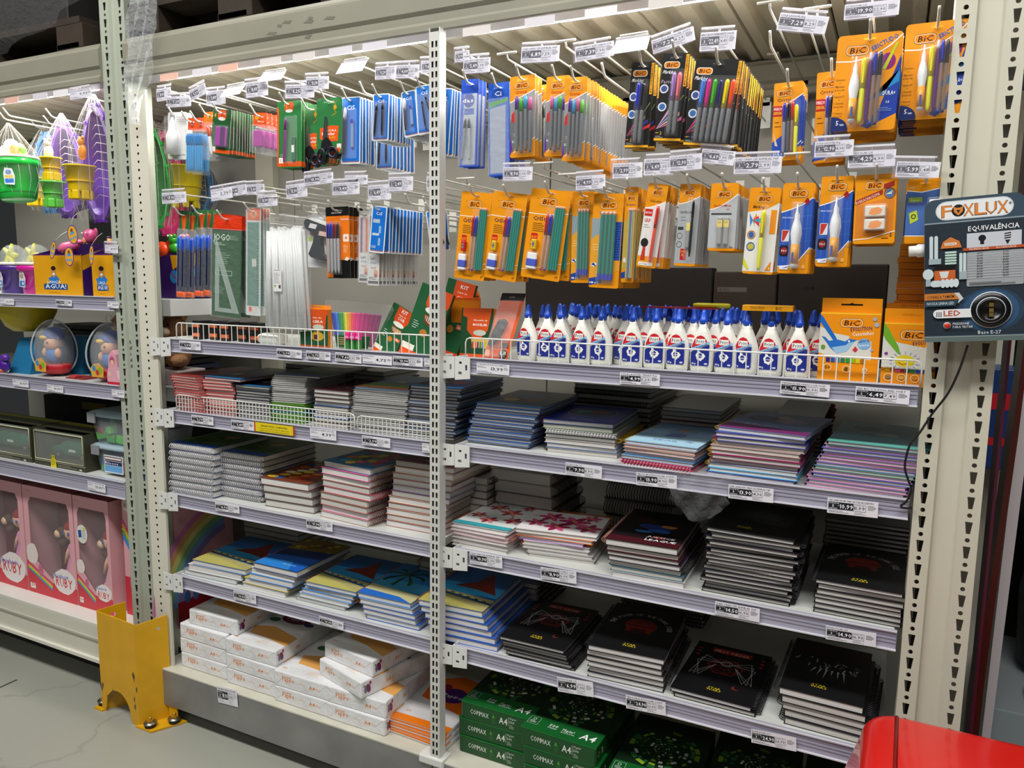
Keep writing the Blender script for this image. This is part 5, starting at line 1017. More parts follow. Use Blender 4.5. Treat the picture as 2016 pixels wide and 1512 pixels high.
def a_first(A, W, H):
    A.R(0, 0, W, H, '#131316'); A.R(W * .24, H * .07, W * .52, H * .09, '#a82a22'); A.t('FIRST ORDER', W * .27, H * .145, 12, '#e8c8b8', w=W * .46)
    A.ring(W * .5, H * .42, W * .24, 5, '#8a2620', n=6); A.ring(W * .5, H * .42, W * .17, 3, '#8a2620', n=12)
    for i in range(8): a = i * PI / 4; A.P([(W * .5 + W * .05 * math.cos(a - .2), H * .42 + W * .05 * math.sin(a - .2)), (W * .5 + W * .15 * math.cos(a), H * .42 + W * .15 * math.sin(a)), (W * .5 + W * .05 * math.cos(a + .2), H * .42 + W * .05 * math.sin(a + .2))], '#a82a22')
    for s in (-1, 1):
        for k in range(3): A.L([(W * .5 + s * W * .06, H * .36), (W * .5 + s * W * (.3 + .04 * k), H * (.26 + .06 * k)), (W * .5 + s * W * (.40 - .06 * k), H * .66), (W * .5 + s * W * .12, H * .40)], 1.6, '#b8b8ba')
        for k in range(3): blob(A, W * .5 + s * W * .42, H * (.14 + .07 * k), 6, '#a82a22', seed=k)
    A.ring(W * .5, H * .36, 15, 2, '#c8c8ca', n=8); A.ring(W * .5, H * .36, 9, 1.5, '#c8c8ca', n=8); A.E(W * .74, H * .76, 10, 10, '#7a2a1c'); A.E(W * .755, H * .75, 9, 9, '#131316'); sw(A, W * .5, H * .86)
def sw(A, x, y):
    A.t('STAR', x, y, 8, '#c8b428', al='c', w=30); A.t('WARS', x, y + 9, 8, '#c8b428', al='c', w=34)
def arc_text(A, s, cx, cy, r, a0, a1, h, c):
    for i, ch in enumerate(s):
        a = math.radians(a0 + (a1 - a0) * i / (len(s) - 1))
        if ch != ' ': A.t(ch, cx + r * math.cos(a), cy + r * math.sin(a), h, c, rot=-(a + PI / 2), al='c'); A.z -= A.e
    A.z += A.e
def a_dark(A, W, H):
    A.R(0, 0, W, H, '#141417'); arc_text(A, 'THE POWER OF THE DARK SIDE', W * .5, H * .46, W * .36, 185, 355, 13, '#c8c4c0')
    A.E(W * .5, H * .42, W * .22, W * .2, '#7c1f18'); A.R(W * .33, H * .44, W * .34, H * .14, '#7c1f18'); A.P([(W * .42, H * .5), (W * .58, H * .5), (W * .62, H * .6), (W * .38, H * .6)], '#38100d'); A.L([(W * .3, H * .44), (W * .7, H * .44)], 5, '#38100d'); sw(A, W * .5, H * .86)
def a_jedi(A, W, H):
    A.R(0, 0, W, H, '#141416'); A.P([(0, 0), (W, 0), (W, H * .3), (0, H * .24)], '#341410')
    rr = random.Random(2)
    for i in range(26): x = W * (.1 + .8 * rr.random()); y = H * (.3 + .16 * rr.random()) + x * .06; A.L([(x, y), (x + rr.uniform(-14, 14), y + rr.uniform(6, 20))], 3, ['#8a8c8e', '#c8cacc', '#55585a'][i % 3])
    for i in range(6): x = W * (.34 + .07 * i); A.P([(x, H * .52), (x + 5, H * .52), (x - 8 + i * 3, H * (.62 + .04 * (i % 3)))], '#b8bcc0')
    sw(A, W * .45, H * .84)
def a_ship(A, W, H):
    A.R(0, 0, W, H, '#17181a'); A.P([(W * .2, H * .3), (W * .5, H * .2), (W * .85, H * .34), (W * .9, H * .6), (W * .55, H * .66), (W * .3, H * .5)], '#3c4244'); A.P([(W * .3, H * .34), (W * .5, H * .27), (W * .75, H * .38), (W * .7, H * .52), (W * .4, H * .48)], '#565e60')
    for k in range(4): A.L([(W * .2, H * (.4 + .05 * k)), (W * .85, H * (.52 + .05 * k))], 2, '#7c8688')
    sw(A, W * .4, H * .84)
def a_league(A, W, H):
    A.R(0, 0, W, H, '#1c1014'); blob(A, W * .5, H * .5, W * .3, '#233f86', 9, 4, .5); blob(A, W * .3, H * .3, W * .2, '#3a1a14', 9, 5); blob(A, W * .62, H * .6, W * .2, '#2f62c0', 8, 6, .5); blob(A, W * .4, H * .66, W * .16, '#3a86d8', 8, 9, .4); blob(A, W * .7, H * .45, W * .13, '#c08038', 8, 7, .6); blob(A, W * .66, H * .78, W * .12, '#c83a28', 8, 8, .4)
    A.R(0, H * .86, W, H * .14, '#4a1420'); A.t('JUSTICE', W * .5, H * .80, 11, '#e8e4e8', w=W * .38, shear=.1); A.t('LEAGUE', W * .5, H * .89, 13, '#ffffff', w=W * .42, shear=.1)
def a_flower(A, W, H, bgc='#e8e4e4', cols=('#c4286a', '#e05a8c', '#a01c50')):
    A.R(0, 0, W, H, bgc); A.L([(W * .05, H * .3), (W * .4, H * .2), (W * .7, H * .5), (W * .95, H * .75)], 2.5, '#3a4a28')
    for i, (x, y, s) in enumerate([(.3, .28, .17), (.62, .4, .2), (.18, .62, .14), (.46, .74, .16), (.84, .66, .16), (.8, .18, .12)]):
        for k in range(6): a = k * PI / 3 + i; A.E(W * x + W * s * .5 * math.cos(a), H * y + W * s * .5 * math.sin(a), W * s * .55, W * s * .24, cols[(k + i) % 3], n=10, rot=a)
        A.E(W * x, H * y, W * s * .16, W * s * .16, '#e0b83a', n=8)
def a_rose(A, W, H): a_flower(A, W, H, '#dfe4e2', ('#c43a4c', '#e08a90', '#a82a3c')); A.R(0, H * .9, W, H * .1, '#3aa8b4')
def a_fear(A, W, H):
    A.R(0, 0, W, H, '#8cb8dc'); A.P([(0, H * .7), (W, H * .6), (W, H), (0, H)], '#b4dcf2'); blob(A, W * .5, H * .36, W * .26, '#7aa0c8', 10, 3); blob(A, W * .5, H * .3, W * .15, '#b89a90', 9, 4); blob(A, W * .5, H * .56, W * .2, '#5a78b8', 8, 5); A.t('FEAR', W * .32, H * .86, 15, '#5a7ab8', w=W * .34, bold=0)
    for k in range(5): A.L([(W * .8 + 12 * math.cos(k), H * .8 + 12 * math.sin(k)), (W * .8 - 12 * math.cos(k), H * .8 - 12 * math.sin(k))], 1, '#4a6a9c')
def a_magic(A, W, H):
    A.R(0, 0, W, H, '#6f86b8'); A.P([(0, H * .72), (W, H * .84), (W, H), (0, H)], '#7a2a6c'); blob(A, W * .3, H * .35, W * .26, '#4c4a8c', 9, 2); blob(A, W * .64, H * .4, W * .22, '#b8a0c8', 9, 3); blob(A, W * .5, H * .25, W * .12, '#d8b8a8', 8, 4); A.t('Magic', W * .2, H * .74, 16, '#dfe4f8', w=W * .4, bold=0, shear=.2)
def a_teal(A, W, H):
    A.R(0, 0, W, H, '#5f8e9c'); A.R(0, H * .9, W, H * .1, '#62b8a8'); blob(A, W * .5, H * .5, W * .26, '#8aa8ac', 10, 6, .6); blob(A, W * .56, H * .54, W * .14, '#c8ccc8', 9, 7, .7); blob(A, W * .3, H * .3, W * .18, '#4a6a74', 9, 8)
def a_princess(A, W, H):
    A.R(0, 0, W, H, '#1e2f8c'); A.E(W * .5, H * .45, W * .34, H * .26, '#16306c'); blob(A, W * .4, H * .42, W * .18, '#3a9a94', 8, 2); blob(A, W * .6, H * .38, W * .17, '#8a4a34', 8, 3); blob(A, W * .48, H * .5, W * .2, '#15202c', 8, 5, .5); A.ring(W * .5, H * .45, W * .36, 3, '#3a8a9c'); A.t('FROZEN', W * .5, H * .88, 9, '#c8d4f4', w=W * .3, al='c')
def a_dkblue(A, W, H): A.R(0, 0, W, H, '#15264e'); blob(A, W * .5, H * .4, W * .3, '#2b5aa0', 9, 2); blob(A, W * .6, H * .6, W * .2, '#8a3a2c', 9, 3); blob(A, W * .3, H * .65, W * .16, '#c8a040', 8, 4); A.R(0, H * .92, W, H * .08, '#2a86c8')
def a_green(A, W, H):
    A.R(0, 0, W, H, '#2c4a18'); blob(A, W * .5, H * .4, W * .4, '#3f6a1c', 10, 3); A.R(0, H * .86, W, H * .14, '#1d3f86'); A.E(W * .62, H * .4, W * .14, H * .09, '#a08a3c'); A.ring(W * .62, H * .4, W * .2, 5, '#161c10', n=16)
    for k in range(14): A.L([(W * ((k * .31) % 1), H * .8), (W * (((k * .31) % 1) + .05), H * .6)], 4, ['#5a8a24', '#1a3010'][k % 2])
def a_fire(A, W, H):
    A.R(0, 0, W, H, '#7a3a24'); cols = ['#e8742a', '#f0c83a', '#c83a28', '#3a5a9c', '#f0e4c0']
    for k in range(22): blob(A, W * (.13 + .74 * ((k * .37 + .1) % 1)), H * (.1 + .8 * ((k * .23 + .3) % 1)), W * .13, cols[k % 5], 7, k, .7)
def a_bloom(A, W, H):
    A.R(0, 0, W, H, '#2b6a94'); cols = ['#c8284a', '#e8843a', '#e8c83a', '#d85a8c', '#3aa0c8', '#6a9a3a']
    for k in range(22): blob(A, W * (.12 + .76 * ((k * .31 + .1) % 1)), H * (.1 + .8 * ((k * .27 + .2) % 1)), W * .12, cols[k % 6], 8, k + 40)
def a_hearts(A, W, H):
    A.R(0, 0, W, H, '#6b3a48'); cols = ['#c87a86', '#8a3a4c', '#d8b0a8', '#5a2436']
    for k in range(26): blob(A, W * (.08 + .84 * ((k * .29) % 1)), H * (.08 + .84 * ((k * .41) % 1)), W * .07, cols[k % 4], 6, k)
def a_kids(A, W, H):
    A.R(0, 0, W, H, '#3a86c0'); A.R(0, H * .6, W, H * .25, '#6a9a2c'); A.R(0, H * .86, W, H * .14, '#e08a2a'); blob(A, W * .4, H * .5, W * .12, '#e8c83a', 8, 2); blob(A, W * .6, H * .55, W * .12, '#3a5ac8', 8, 3)
def a_plainred(A, W, H): A.R(0, 0, W, H, '#8e2f2c'); A.P([(W * .2, H * .4), (W * .8, H * .3), (W * .7, H * .6)], '#6e2422')
ARTS = {k[2:]: v for k, v in list(globals().items()) if k.startswith('a_')}
CATN = 'notebook'
def stack(c, bl, br, tl, z, n, style, lab, grp, d=.275, seed=1, j=.004, top=None, y=None, over=None, noun='notebook'):
    """bl, br: the front bottom corners seen in the photo; tl: front top-left corner; style: list cycled from the bottom"""
    a, b = onZ(*px(c, *bl), z), onZ(*px(c, *br), z)
    if y is not None: a, b = onY(*px(c, *bl), y), onY(*px(c, *br), y); a.z = b.z = z
    a.y = max(a.y, .012) if y is None else a.y; w = (b - a).length; rot = math.atan2(b.y - a.y, b.x - a.x)
    rot = max(-.12, min(.12, rot)); t = onY(*px(c, *tl), a.y); h = min(t.z, (1.27 if z > 1.05 else (1.036 if z > .7 else .758)) - .004) - z; lean = t.x - a.x; rr = random.Random(seed)
    tot = sum(style[i % len(style)].get('k', 1) for i in range(n)); zz = z; R = Matrix.Rotation(rot, 3, 'Z'); last = None
    for i in range(n):
        s = dict(style[i % len(style)]); th = h * s.get('k', 1) / tot
        if i == n - 1 and top: s.update(top)
        ww = s.get('w', w); dd = s.get('d', d)
        jx = rr.uniform(-j, j) if 0 < i < n - 1 else 0; jy = rr.uniform(0, j * 1.5); jr = rr.uniform(-j, j) * 4 if 0 < i else 0
        parts = book_mesh(ww, dd, th * .985, s['c'], s.get('kind', 'board'), s.get('sp'), s.get('sc', '#2a2a2e'), s.get('art') if (i >= n - 2 or s.get('allart')) else None, s.get('page', PAGE), s.get('spine'))
        f = (i / max(n - 1, 1)); o = Vector((a.x + lean * f + jx, a.y + jy, zz)) + R @ Vector((ww / 2, dd / 2, 0)) + Vector((s.get('dx', 0), s.get('dy', 0), 0))
        rz = rot + jr + s.get('rz', 0)
        where_ = 'topmost of ' if i == n - 1 else ('bottom of ' if i == 0 else 'inside ')
        nm = {'L': 'spiral_notebook', 'R': 'spiral_notebook', 'F': 'spiral_notebook', 'B': 'spiral_notebook'}.get(s.get('sp'), 'notebook')
        dsc = s.get('lab')
        l = (dsc + ', ' + where_ + lab) if (dsc and i == n - 1) else '%s %s%s' % (noun, where_, lab)
        X = Matrix.Translation(o) @ Matrix.Rotation(rz, 4, 'Z')
        last = spawn(parts, X, nm, l, CATN, grp); zz += th
    return a, b, zz
def B_(c, **k): return dict(c=c, **k)
BKS = '#17171a'
gA, gB, gC, gD = 'notebooks on the second shelf of the right bay', 'notebooks on the third shelf of the right bay', 'notebooks on the lowest shelf of the right bay', 'notebooks on the middle bay shelves'
Z2, Z3, Z4, ZB = 1.069, .789, .516, .1885
W_ = PAGEW
# right bay, second shelf
stack('L', (182, 642), (600, 692), (250, 378), Z2, 14, [B_('#2d4f8c', kind='softL'), B_('#3a6ab0', kind='softL'), B_('#20356a', kind='softL')], 'stack of thin blue notebooks beside the post', gA, seed=2, top=dict(art='dkblue'))
stack('L', (722, 702), (1195, 752), (690, 482), Z2, 7, [B_('#8f8d8c', sp='L', sc='#5a3a30'), B_('#30589c', sp=None), B_('#c8c4c0', sp=None), B_(BKS, sp='R', sc='#c8a030'), B_('#b8b8b4', sp='F', sc='#d0d0d4'), B_('#4f6f3a', sp=None)], 'mixed stack with dark blue princess-style cover', gA, seed=3, d=.25, top=dict(c='#1e2f8c', art='princess', sp='L', sc='#8c3050'))
stack('L', (1185, 812), (1690, 858), (1240, 625), Z2, 7, [B_('#c84a6a', sp='F', sc='#e8c8c8', page=W_), B_('#d03a70', sp='F', sc='#e86a8a', page=W_), B_('#8ab0d0'), B_('#3a78b4'), B_('#c8a0a0'), B_('#c08a80')], 'stack with the pale blue cover', gA, seed=4, d=.26, top=dict(c='#8cb8dc', art='fear', sp='L', sc='#b8983a', lab='pale blue notebook with gold spiral'))
stack('N', (288, 800), (885, 868), (375, 472), Z2, 11, [B_('#3a3a9c', sp=None, page=W_), B_('#4ab0d8', page=W_), B_('#b8d0e8', sp='L', sc='#b8983a'), B_('#5a2a5c'), B_('#7a3058', sp='L', sc='#b8983a'), B_('#a82058', sp='L', sc='#b8983a', page=W_), B_('#c8a8a4'), B_('#b09a98', sp='L', sc='#b8983a'), B_('#2c3a9c', sp='L', sc='#a83a4c')], 'stack with the purple-edged cover', gA, seed=5, d=.26, top=dict(c='#6f86b8', art='magic', sp='L', sc='#b8983a', rz=-.10, dx=.012, lab='tilted purple and blue notebook'))
stack('N', (955, 862), (1615, 952), (1100, 560), Z2, 13, [B_('#b8a0cc', kind='softL', page=W_, spine='#d07ab0'), B_('#8a7ab8', kind='softL', spine='#c87ab8'), B_('#d8a0c8', kind='softL', spine='#c86aa8', page=W_), B_('#4a5ab0', kind='softL'), B_('#c88ab0', kind='softL', page=W_), B_('#5a9c90', kind='softL'), B_('#4a6ab0', kind='softL', page=W_)], 'stack of thin teal and pink notebooks beside the right upright', gA, seed=6, d=.275, top=dict(c='#5f8e9c', art='teal', lab='thin teal notebook'))
stack('L', (1450, 505), (1850, 545), (1485, 405), Z2, 9, [B_('#5a1c22', sp=None, page=W_), B_('#a8a4a0'), B_('#7a2028', page=W_)], 'dim rear stack behind the pale blue cover', gA, y=.30, seed=7, top=dict(c='#2a1418', sp='L', sc='#8a6a20'))
stack('L', (910, 470), (1420, 520), (905, 250), Z2, 10, [B_('#3a3432', sp='F', sc='#5a4a44'), B_('#2a2624')], 'dark rear stack behind the princess-style cover', gA, y=.36, seed=8)
stack('N', (760, 420), (1080, 460), (760, 385), Z2, 9, [B_('#1c1a1c', sp='R', sc='#5a1a24')], 'dark notebook pair at the rear right', gA, y=.34, seed=9)
# right bay, third shelf
stack('L', (95, 1318), (460, 1388), (97, 1172), Z3, 6, [B_('#c8c4c2', page=W_), B_('#b8b4b2'), B_('#d8c8cc'), B_('#d8a8b0', sp='R', sc='#b87a6a', page=W_), B_('#e0c0c8', page=W_)], 'flower-cover stack beside the post', gB, seed=11, d=.25, top=dict(c='#dfe4e2', art='rose', sp='L', sc='#c8826a', k=2, lab='white notebook with red blossoms'))
stack('L', (600, 1395), (1045, 1452), (520, 1205), Z3, 7, [B_('#b8b4b0'), B_('#a8a4a2', page=W_), B_('#c8c4c4', sp='L', sc='#a8644a'), B_('#d0ccca', sp='L', sc='#a8644a'), B_('#b070c4', page=W_, rz=-.05), B_('#d8742c', page=W_, rz=-.05, w=.205)], 'lily-cover stack', gB, seed=12, d=.22, top=dict(c='#e8e4e4', art='flower', sp='B', sc='#b88a78', w=.215, k=2, d=.17, lab='white notebook with large pink lilies'))
stack('L', (405, 985), (790, 1012), (370, 812), Z3, 5, [B_('#8f8a86', sp='R', sc='#3a3634')], 'thick plain stack at the rear behind the lilies', gB, y=.24, seed=13, d=.2)
stack('L', (95, 1090), (330, 1100), (95, 850), Z3, 7, [B_('#9a9690', sp='R', sc='#2c2a2c'), B_('#5a2a30')], 'rear stack beside the post', gB, y=.20, seed=14, d=.2)
stack('L', (1120, 700), (1600, 750), (1120, 620), Z3, 5, [B_('#2c2a2c', sp='F', sc='#4a4648')], 'dark rear stack behind the comic covers', gB, y=.34, seed=15, d=.15)
stack('J', (0, 258), (492, 335), (-35, -10), Z3, 7, [B_('#d8d4d2', page=W_, k=1.3), B_('#3a6a78'), B_('#28343c', sp='R', sc='#3a3634'), B_('#34203a', page=W_, art='league'), B_('#221418', art='league', allart=1, k=.8), B_('#4a2028')], 'comic-cover stack', gB, seed=16, d=.27, top=dict(c='#1c1014', art='league', sp='L', sc='#c08878', k=1.6, lab='dark notebook with blue and red comic art'))
stack('J', (605, 342), (1190, 452), (650, -70), Z3, 17, [B_('#1b1b1e', sp='R', sc='#26262a'), B_('#241a20', sp='R', sc='#26262a', page=W_), B_('#1c2030', sp='R', sc='#26262a')], 'tall stack of black notebooks', gB, seed=17, d=.27, j=.006, top=dict(c='#17181a', art='ship', sp='L', sc='#1e1e22', rz=-.04, page=W_, lab='black notebook with grey spaceship'))
stack('J', (1345, 478), (1930, 592), (1362, 262), Z3, 7, [B_('#1b1b1e', sp='R', sc='#26262a', k=.8), B_('#26262a'), B_('#1c1c20', page=W_)], 'black stack beside the right upright', gB, seed=18, d=.27, top=dict(c='#141417', art='dark', sp='L', sc='#222226', page=W_, k=1.5, lab='black notebook with red helmet'))
stack('N', (1085, 1240), (1650, 1330), (1088, 1072), Z3, 12, [B_('#1b1b1e', page=PAGE)], 'dim rear stack of black notebooks beside the right upright', gB, y=.33, seed=19, d=.15)
# right bay, lowest shelf
stack('I', (505, 655), (938, 748), (412, 395), Z4, 6, [B_('#2c5ab0', page=W_), B_('#3a62b4', page=W_), B_('#2c5ab0', sp='L', sc='#c8743a', page=W_)], 'sail-cover stack behind the slotted post', gC, seed=21, d=.275, top=dict(c='#1c6cb4', art='sail', sp='L', sc='#c8743a', page=W_, lab='blue beach notebook with dark red sail', rz=.0))
stack('I', (1012, 772), (1445, 880), (942, 642), Z4, 6, [B_(BKS, sp='L', sc='#2a2a2e', k=.7), B_('#222226', sp='R', sc='#2a2a2e')], 'spider-ship stack, left one', gC, seed=22, d=.27, top=dict(c='#131316', art='first', sp='L', sc='#2a2a2e', page=W_, k=2, lab='black notebook with red title FIRST ORDER'))
stack('J', (-155, 912), (352, 1025), (-148, 692), Z4, 6, [B_('#26262a', page=W_), B_(BKS, sp='R', sc='#2a2a2e')], 'red-helmet stack', gC, seed=23, d=.275, top=dict(c='#141417', art='dark', sp='L', sc='#2a2a2e', page=W_, k=2, lab='black notebook with red helmet, price sticker on it'))
stack('J', (420, 1042), (962, 1185), (400, 982), Z4, 2, [B_(BKS, sp='R', sc='#222226')], 'spider-ship stack, low one', gC, seed=24, d=.275, top=dict(c='#131316', art='first', sp='R', sc='#222226', page=W_, lab='black notebook with red title FIRST ORDER'))
stack('J', (1150, 1222), (1715, 1375), (1117, 975), Z4, 5, [B_('#26262a', sp='L', sc='#2a2a2e', page=PAGE), B_(BKS, sp='R', sc='#222226')], 'stack at the far right of the lowest shelf', gC, seed=25, d=.275, top=dict(c='#141416', art='jedi', sp='L', sc='#2a2a2e', page=W_, k=1.8, lab='black notebook with grey figures'))
stack('I', (850, 350), (1205, 400), (840, 230), Z4, 5, [B_('#a8acb4', sp='R', sc='#6a3a24', page=W_)], 'rear stack behind the sail cover', gC, y=.30, seed=26, d=.2, top=dict(c='#20386c'))
stack('J', (80, 400), (620, 530), (80, 385), Z4, 4, [B_('#3a3836', sp='F', sc='#4a4846')], 'long dark spiral row at the rear of the lowest shelf', gC, y=.42, seed=27, d=.1)
# middle bay
gE, gF, gG = 'notebooks behind the wire fence, middle bay', 'notebooks on the third shelf of the middle bay', 'beach notebooks on the fourth shelf of the middle bay'
stack('K', (155, 440), (350, 462), (112, 190), Z2, 14, [B_('#c4605a', kind='softL', page=M('#d8b8b4', r=.7)), B_('#b84a48', kind='softL', page=M('#d8b8b4', r=.7))], 'leftmost stack of thin red notebooks', gE, seed=31, top=dict(art='plainred'))
stack('K', (352, 452), (550, 472), (328, 203), Z2, 12, [B_('#c4605a', kind='softL', page=M('#d8b8b4', r=.7)), B_('#b84a48', kind='softL', page=M('#d8b8b4', r=.7))], 'second stack of thin red notebooks', gE, seed=32, top=dict(c='#232c50', art='dkblue', rz=-.08, w=.16, dx=.01, lab='dark blue notebook lying askew'))
stack('K', (555, 470), (782, 495), (540, 258), Z2, 12, [B_('#23283c', kind='softL'), B_('#3a4050', kind='softL')], 'stack with navy spines', gE, seed=33, top=dict(art='dkblue'))
stack('K', (782, 500), (1005, 520), (790, 190), Z2, 24, [B_('#5a9c2c', kind='softL', page=M('#7ab03a', r=.6))] * 5 + [B_('#2a80c8', kind='softL', page=M('#3a90d0', r=.6))] + [B_('#5a9c2c', kind='softL', page=M('#7ab03a', r=.6))] * 4 + [B_('#b8b6b4', kind='softL', page=W_)] * 14, 'tall stack, green below and white above', gE, seed=34, j=.003, top=dict(c='#2c3a1c', art='green', w=.165))
stack('K', (1052, 525), (1285, 552), (1065, 285), Z2, 9, [B_('#5a3a30', page=PAGE), B_('#3a3c40'), B_('#3a6ab0', page=W_, sp='R', sc='#7a4a3a')], 'stack left of the tall white one', gE, seed=35, top=dict(c='#6a4030', art='hearts'))
stack('K', (1295, 560), (1650, 598), (1335, 270), Z2, 24, [B_('#c0bfbd', kind='softL', page=W_), B_('#a8a8a8', page=W_)], 'tall white stack near the post', gE, seed=36, j=.004, top=dict(c='#3a86c0', art='kids', lab='blue and orange notebook'))
stack('K', (1655, 595), (1990, 632), (1695, 262), Z2, 17, [B_('#22263a', kind='softL'), B_('#30344a', kind='softL'), B_('#4a6a9c')], 'black-spined stack behind the slotted post', gE, seed=37, top=dict(c='#203a70', art='dkblue'))
stack('K', (870, 200), (1290, 240), (870, 120), Z2, 10, [B_('#1c1c20')], 'black rear stack above the green covers', gE, y=.26, seed=38, d=.2)
stack('K', (1320, 260), (1530, 280), (1320, 160), Z2, 9, [B_('#26262a')], 'black rear stack behind the white one', gE, y=.28, seed=39, d=.2)
stack('K', (122, 962), (410, 1012), (116, 642), Z3 + .005, 8, [B_('#243c7c', sp='F', sc='#d8d8dc', page=PAGEW), B_('#2c4a30', sp='F', sc='#d8d8dc', page=PAGEW)], 'leftmost silver-spiral stack', gF, seed=41, d=.25, top=dict(c='#2c4a18', art='green'))
stack('K', (425, 985), (730, 1040), (425, 690), Z3 + .005, 8, [B_('#34465c', sp='F', sc='#c8c8cc'), B_('#243c7c', sp='F', sc='#d8d8dc', page=PAGEW)], 'second silver-spiral stack', gF, seed=42, d=.25, top=dict(c='#2c4a18', art='green', lab='green and blue spiral notebook'))
stack('K', (745, 1060), (1070, 1115), (708, 872), Z3 + .004, 4, [B_('#5a4a44', sp='R', sc='#3a3634')], 'low stack under the orange cover', gF, seed=43, d=.25, top=dict(c='#7a3a24', art='fire', sp='L', sc='#2a2a2e', page=W_, k=1.1, lab='orange and yellow patterned notebook'))
stack('K', (1108, 1130), (1420, 1205), (1122, 762), Z3 + .004, 9, [B_('#b8a090', sp='R', sc='#7a4a3a', page=W_), B_('#d85a94', page=W_, sp='R', sc='#7a4a3a'), B_('#a8584a', sp='R', sc='#5a3a34'), B_('#8a6a5a', sp='R', sc='#5a3a34'), B_('#c85a6a', sp='R', sc='#b84a5a', page=W_), B_('#a04a54', sp='R', sc='#3a3634')], 'thick stack with the colourful blossom cover', gF, seed=44, d=.24, top=dict(c='#2b6a94', art='bloom', sp='L', sc='#2a2a2e', lab='blue notebook with colourful blossoms'))
stack('K', (1540, 1190), (1925, 1262), (1598, 758), Z3 + .004, 11, [B_('#b88a80', page=W_), B_('#a85a54'), B_('#c8a080', page=W_), B_('#8a4a44'), B_('#d8b090', page=W_), B_('#6a3a40'), B_('#7a6ab0', page=PAGE)], 'thick stack half behind the slotted post', gF, seed=45, d=.24, top=dict(c='#6b3a48', art='hearts', lab='maroon dotted notebook'))
stack('H', (542, 225), (888, 302), (598, 132), Z4, 3, [B_('#8a9aa8', sp='L', sc='#c8743a', page=W_, k=.8), B_('#e0e0da', page=W_)], 'leftmost beach stack', gG, seed=51, d=.26, top=dict(c='#1c6cb4', art='sail', sp='L', sc='#c8743a', page=W_, k=1.3, lab='beach notebook with dark red sail'))
stack('H', (922, 322), (1205, 392), (1003, 152), Z4, 5, [B_('#d8d8d4', page=W_), B_('#c8b84a', page=W_), B_('#3a8ad8', page=W_)], 'second beach stack', gG, seed=52, d=.26, top=dict(c='#17346e', art='sea', sp='L', sc='#b8683a', page=W_, k=1.6, lab='sea notebook with golden cliff'))
stack('H', (1280, 398), (1605, 478), (1345, 275), Z4, 5, [B_('#9aa4b0'), B_('#c8d0d4', page=W_), B_('#3a8ad8', page=W_, sp='R', sc='#c8743a')], 'third beach stack', gG, seed=53, d=.26, top=dict(c='#1c6cb4', art='sail', sp='L', sc='#c8743a', page=W_, k=1.3, lab='beach notebook with dark red sail'))
stack('I', (62, 525), (415, 610), (3, 352), Z4, 5, [B_('#3a62b4', sp='L', sc='#c8743a', page=W_), B_('#8a9cb0', page=W_)], 'fourth beach stack', gG, seed=54, d=.26, top=dict(c='#1f78c0', art='palm', sp='L', sc='#c8743a', page=W_, k=1.4, lab='notebook with green palm'))
stack('K', (600, 1260), (960, 1310), (595, 1160), Z4, 5, [B_('#6a6c70')], 'grey rear stack behind the beach stacks', gG, y=.30, seed=55, d=.2)
stack('K', (1770, 1480), (1990, 1520), (1760, 1420), Z4, 5, [B_('#8a8a80', sp='L', sc='#8a4a24')], 'rear stack just left of the post', gG, y=.26, seed=56, d=.2)
# ================================================================ glue bottles
def superell(mb, secs, m, n=20, X=None, e=3.2):
    """secs: (z, half width, half depth)"""
    vs = []
    for z, a, b in secs:
        for k in range(n):
            t = 2 * PI * k / n; c, s = math.cos(t), math.sin(t)
            vs.append((a * math.copysign(abs(c) ** (2 / e), c), b * math.copysign(abs(s) ** (2 / e), s), z))
    fs = [tuple(range(n - 1, -1, -1)), tuple(range((len(secs) - 1) * n, len(secs) * n))]
    for i in range(len(secs) - 1):
        for k in range(n): fs.append((i * n + k, i * n + (k + 1) % n, (i + 1) * n + (k + 1) % n, (i + 1) * n + k))
    return mb.add(vs, fs, m, True, X)
WP = M('#e9e8e0', r=.3, coat=.3)
def bottle():
    b = MB(); superell(b, [(0, .021, .013), (.003, .0255, .016), (.02, .0265, .017), (.045, .0262, .017), (.062, .0235, .0165), (.078, .0185, .015), (.09, .0135, .0125), (.098, .0105, .0105), (.101, .0088, .0088), (.112, .0085, .0085)], WP)
    l = MB(); A = Art(l, T(-.022, -.01745, .097) @ FRONT)
    A.P([(1, 80), (1, 52), (43, 34), (43, 80), (40, 83), (4, 83)], '#1f2c86')
    A.P([(2, 46), (3, 36), (8, 25), (14, 17), (22, 14), (30, 17), (36, 25), (38, 30)], '#cf2630'); A.P([(0, 49), (0, 44), (42, 27), (44, 32)], '#8fc4ee')
    A.P([(11, 22), (33, 22), (33, 34), (11, 34)], '#f4f3ee'); A.t('Pritt', 13, 32, 8, '#15151c', w=18); A.t('COLA LAVAVEL', 3, 48.5, 4, '#1f2c86', w=38, rot=.38)
    blob(A, 22, 60, 15, '#f1f1ec', 18, 3, j=.62); A.E(22, 60, 7, 7, '#f1f1ec'); A.E(22, 60, 5.5, 5.5, '#1f2c86'); A.t('tenaz', 16, 62, 4, '#f1f1ec', w=12); A.t('110g', 4, 80, 4, '#f1f1ec', w=9); A.E(36, 78, 4, 2, '#c8d0e8')
    c = MB(); c.lathe([(.0098, .108), (.0098, .118), (.008, .120), (.006, .134), (.003, .140), (.0012, .141)], M('#1b4fc8', r=.3), n=14)
    return [('bottle_body', b.mesh('bottle_body')), ('front_label', l.mesh('front_label')), ('cap', c.mesh('cap'))]
BT = bottle(); gb = 'white glue bottles with blue caps'; rr = random.Random(21); ZG = 1.299
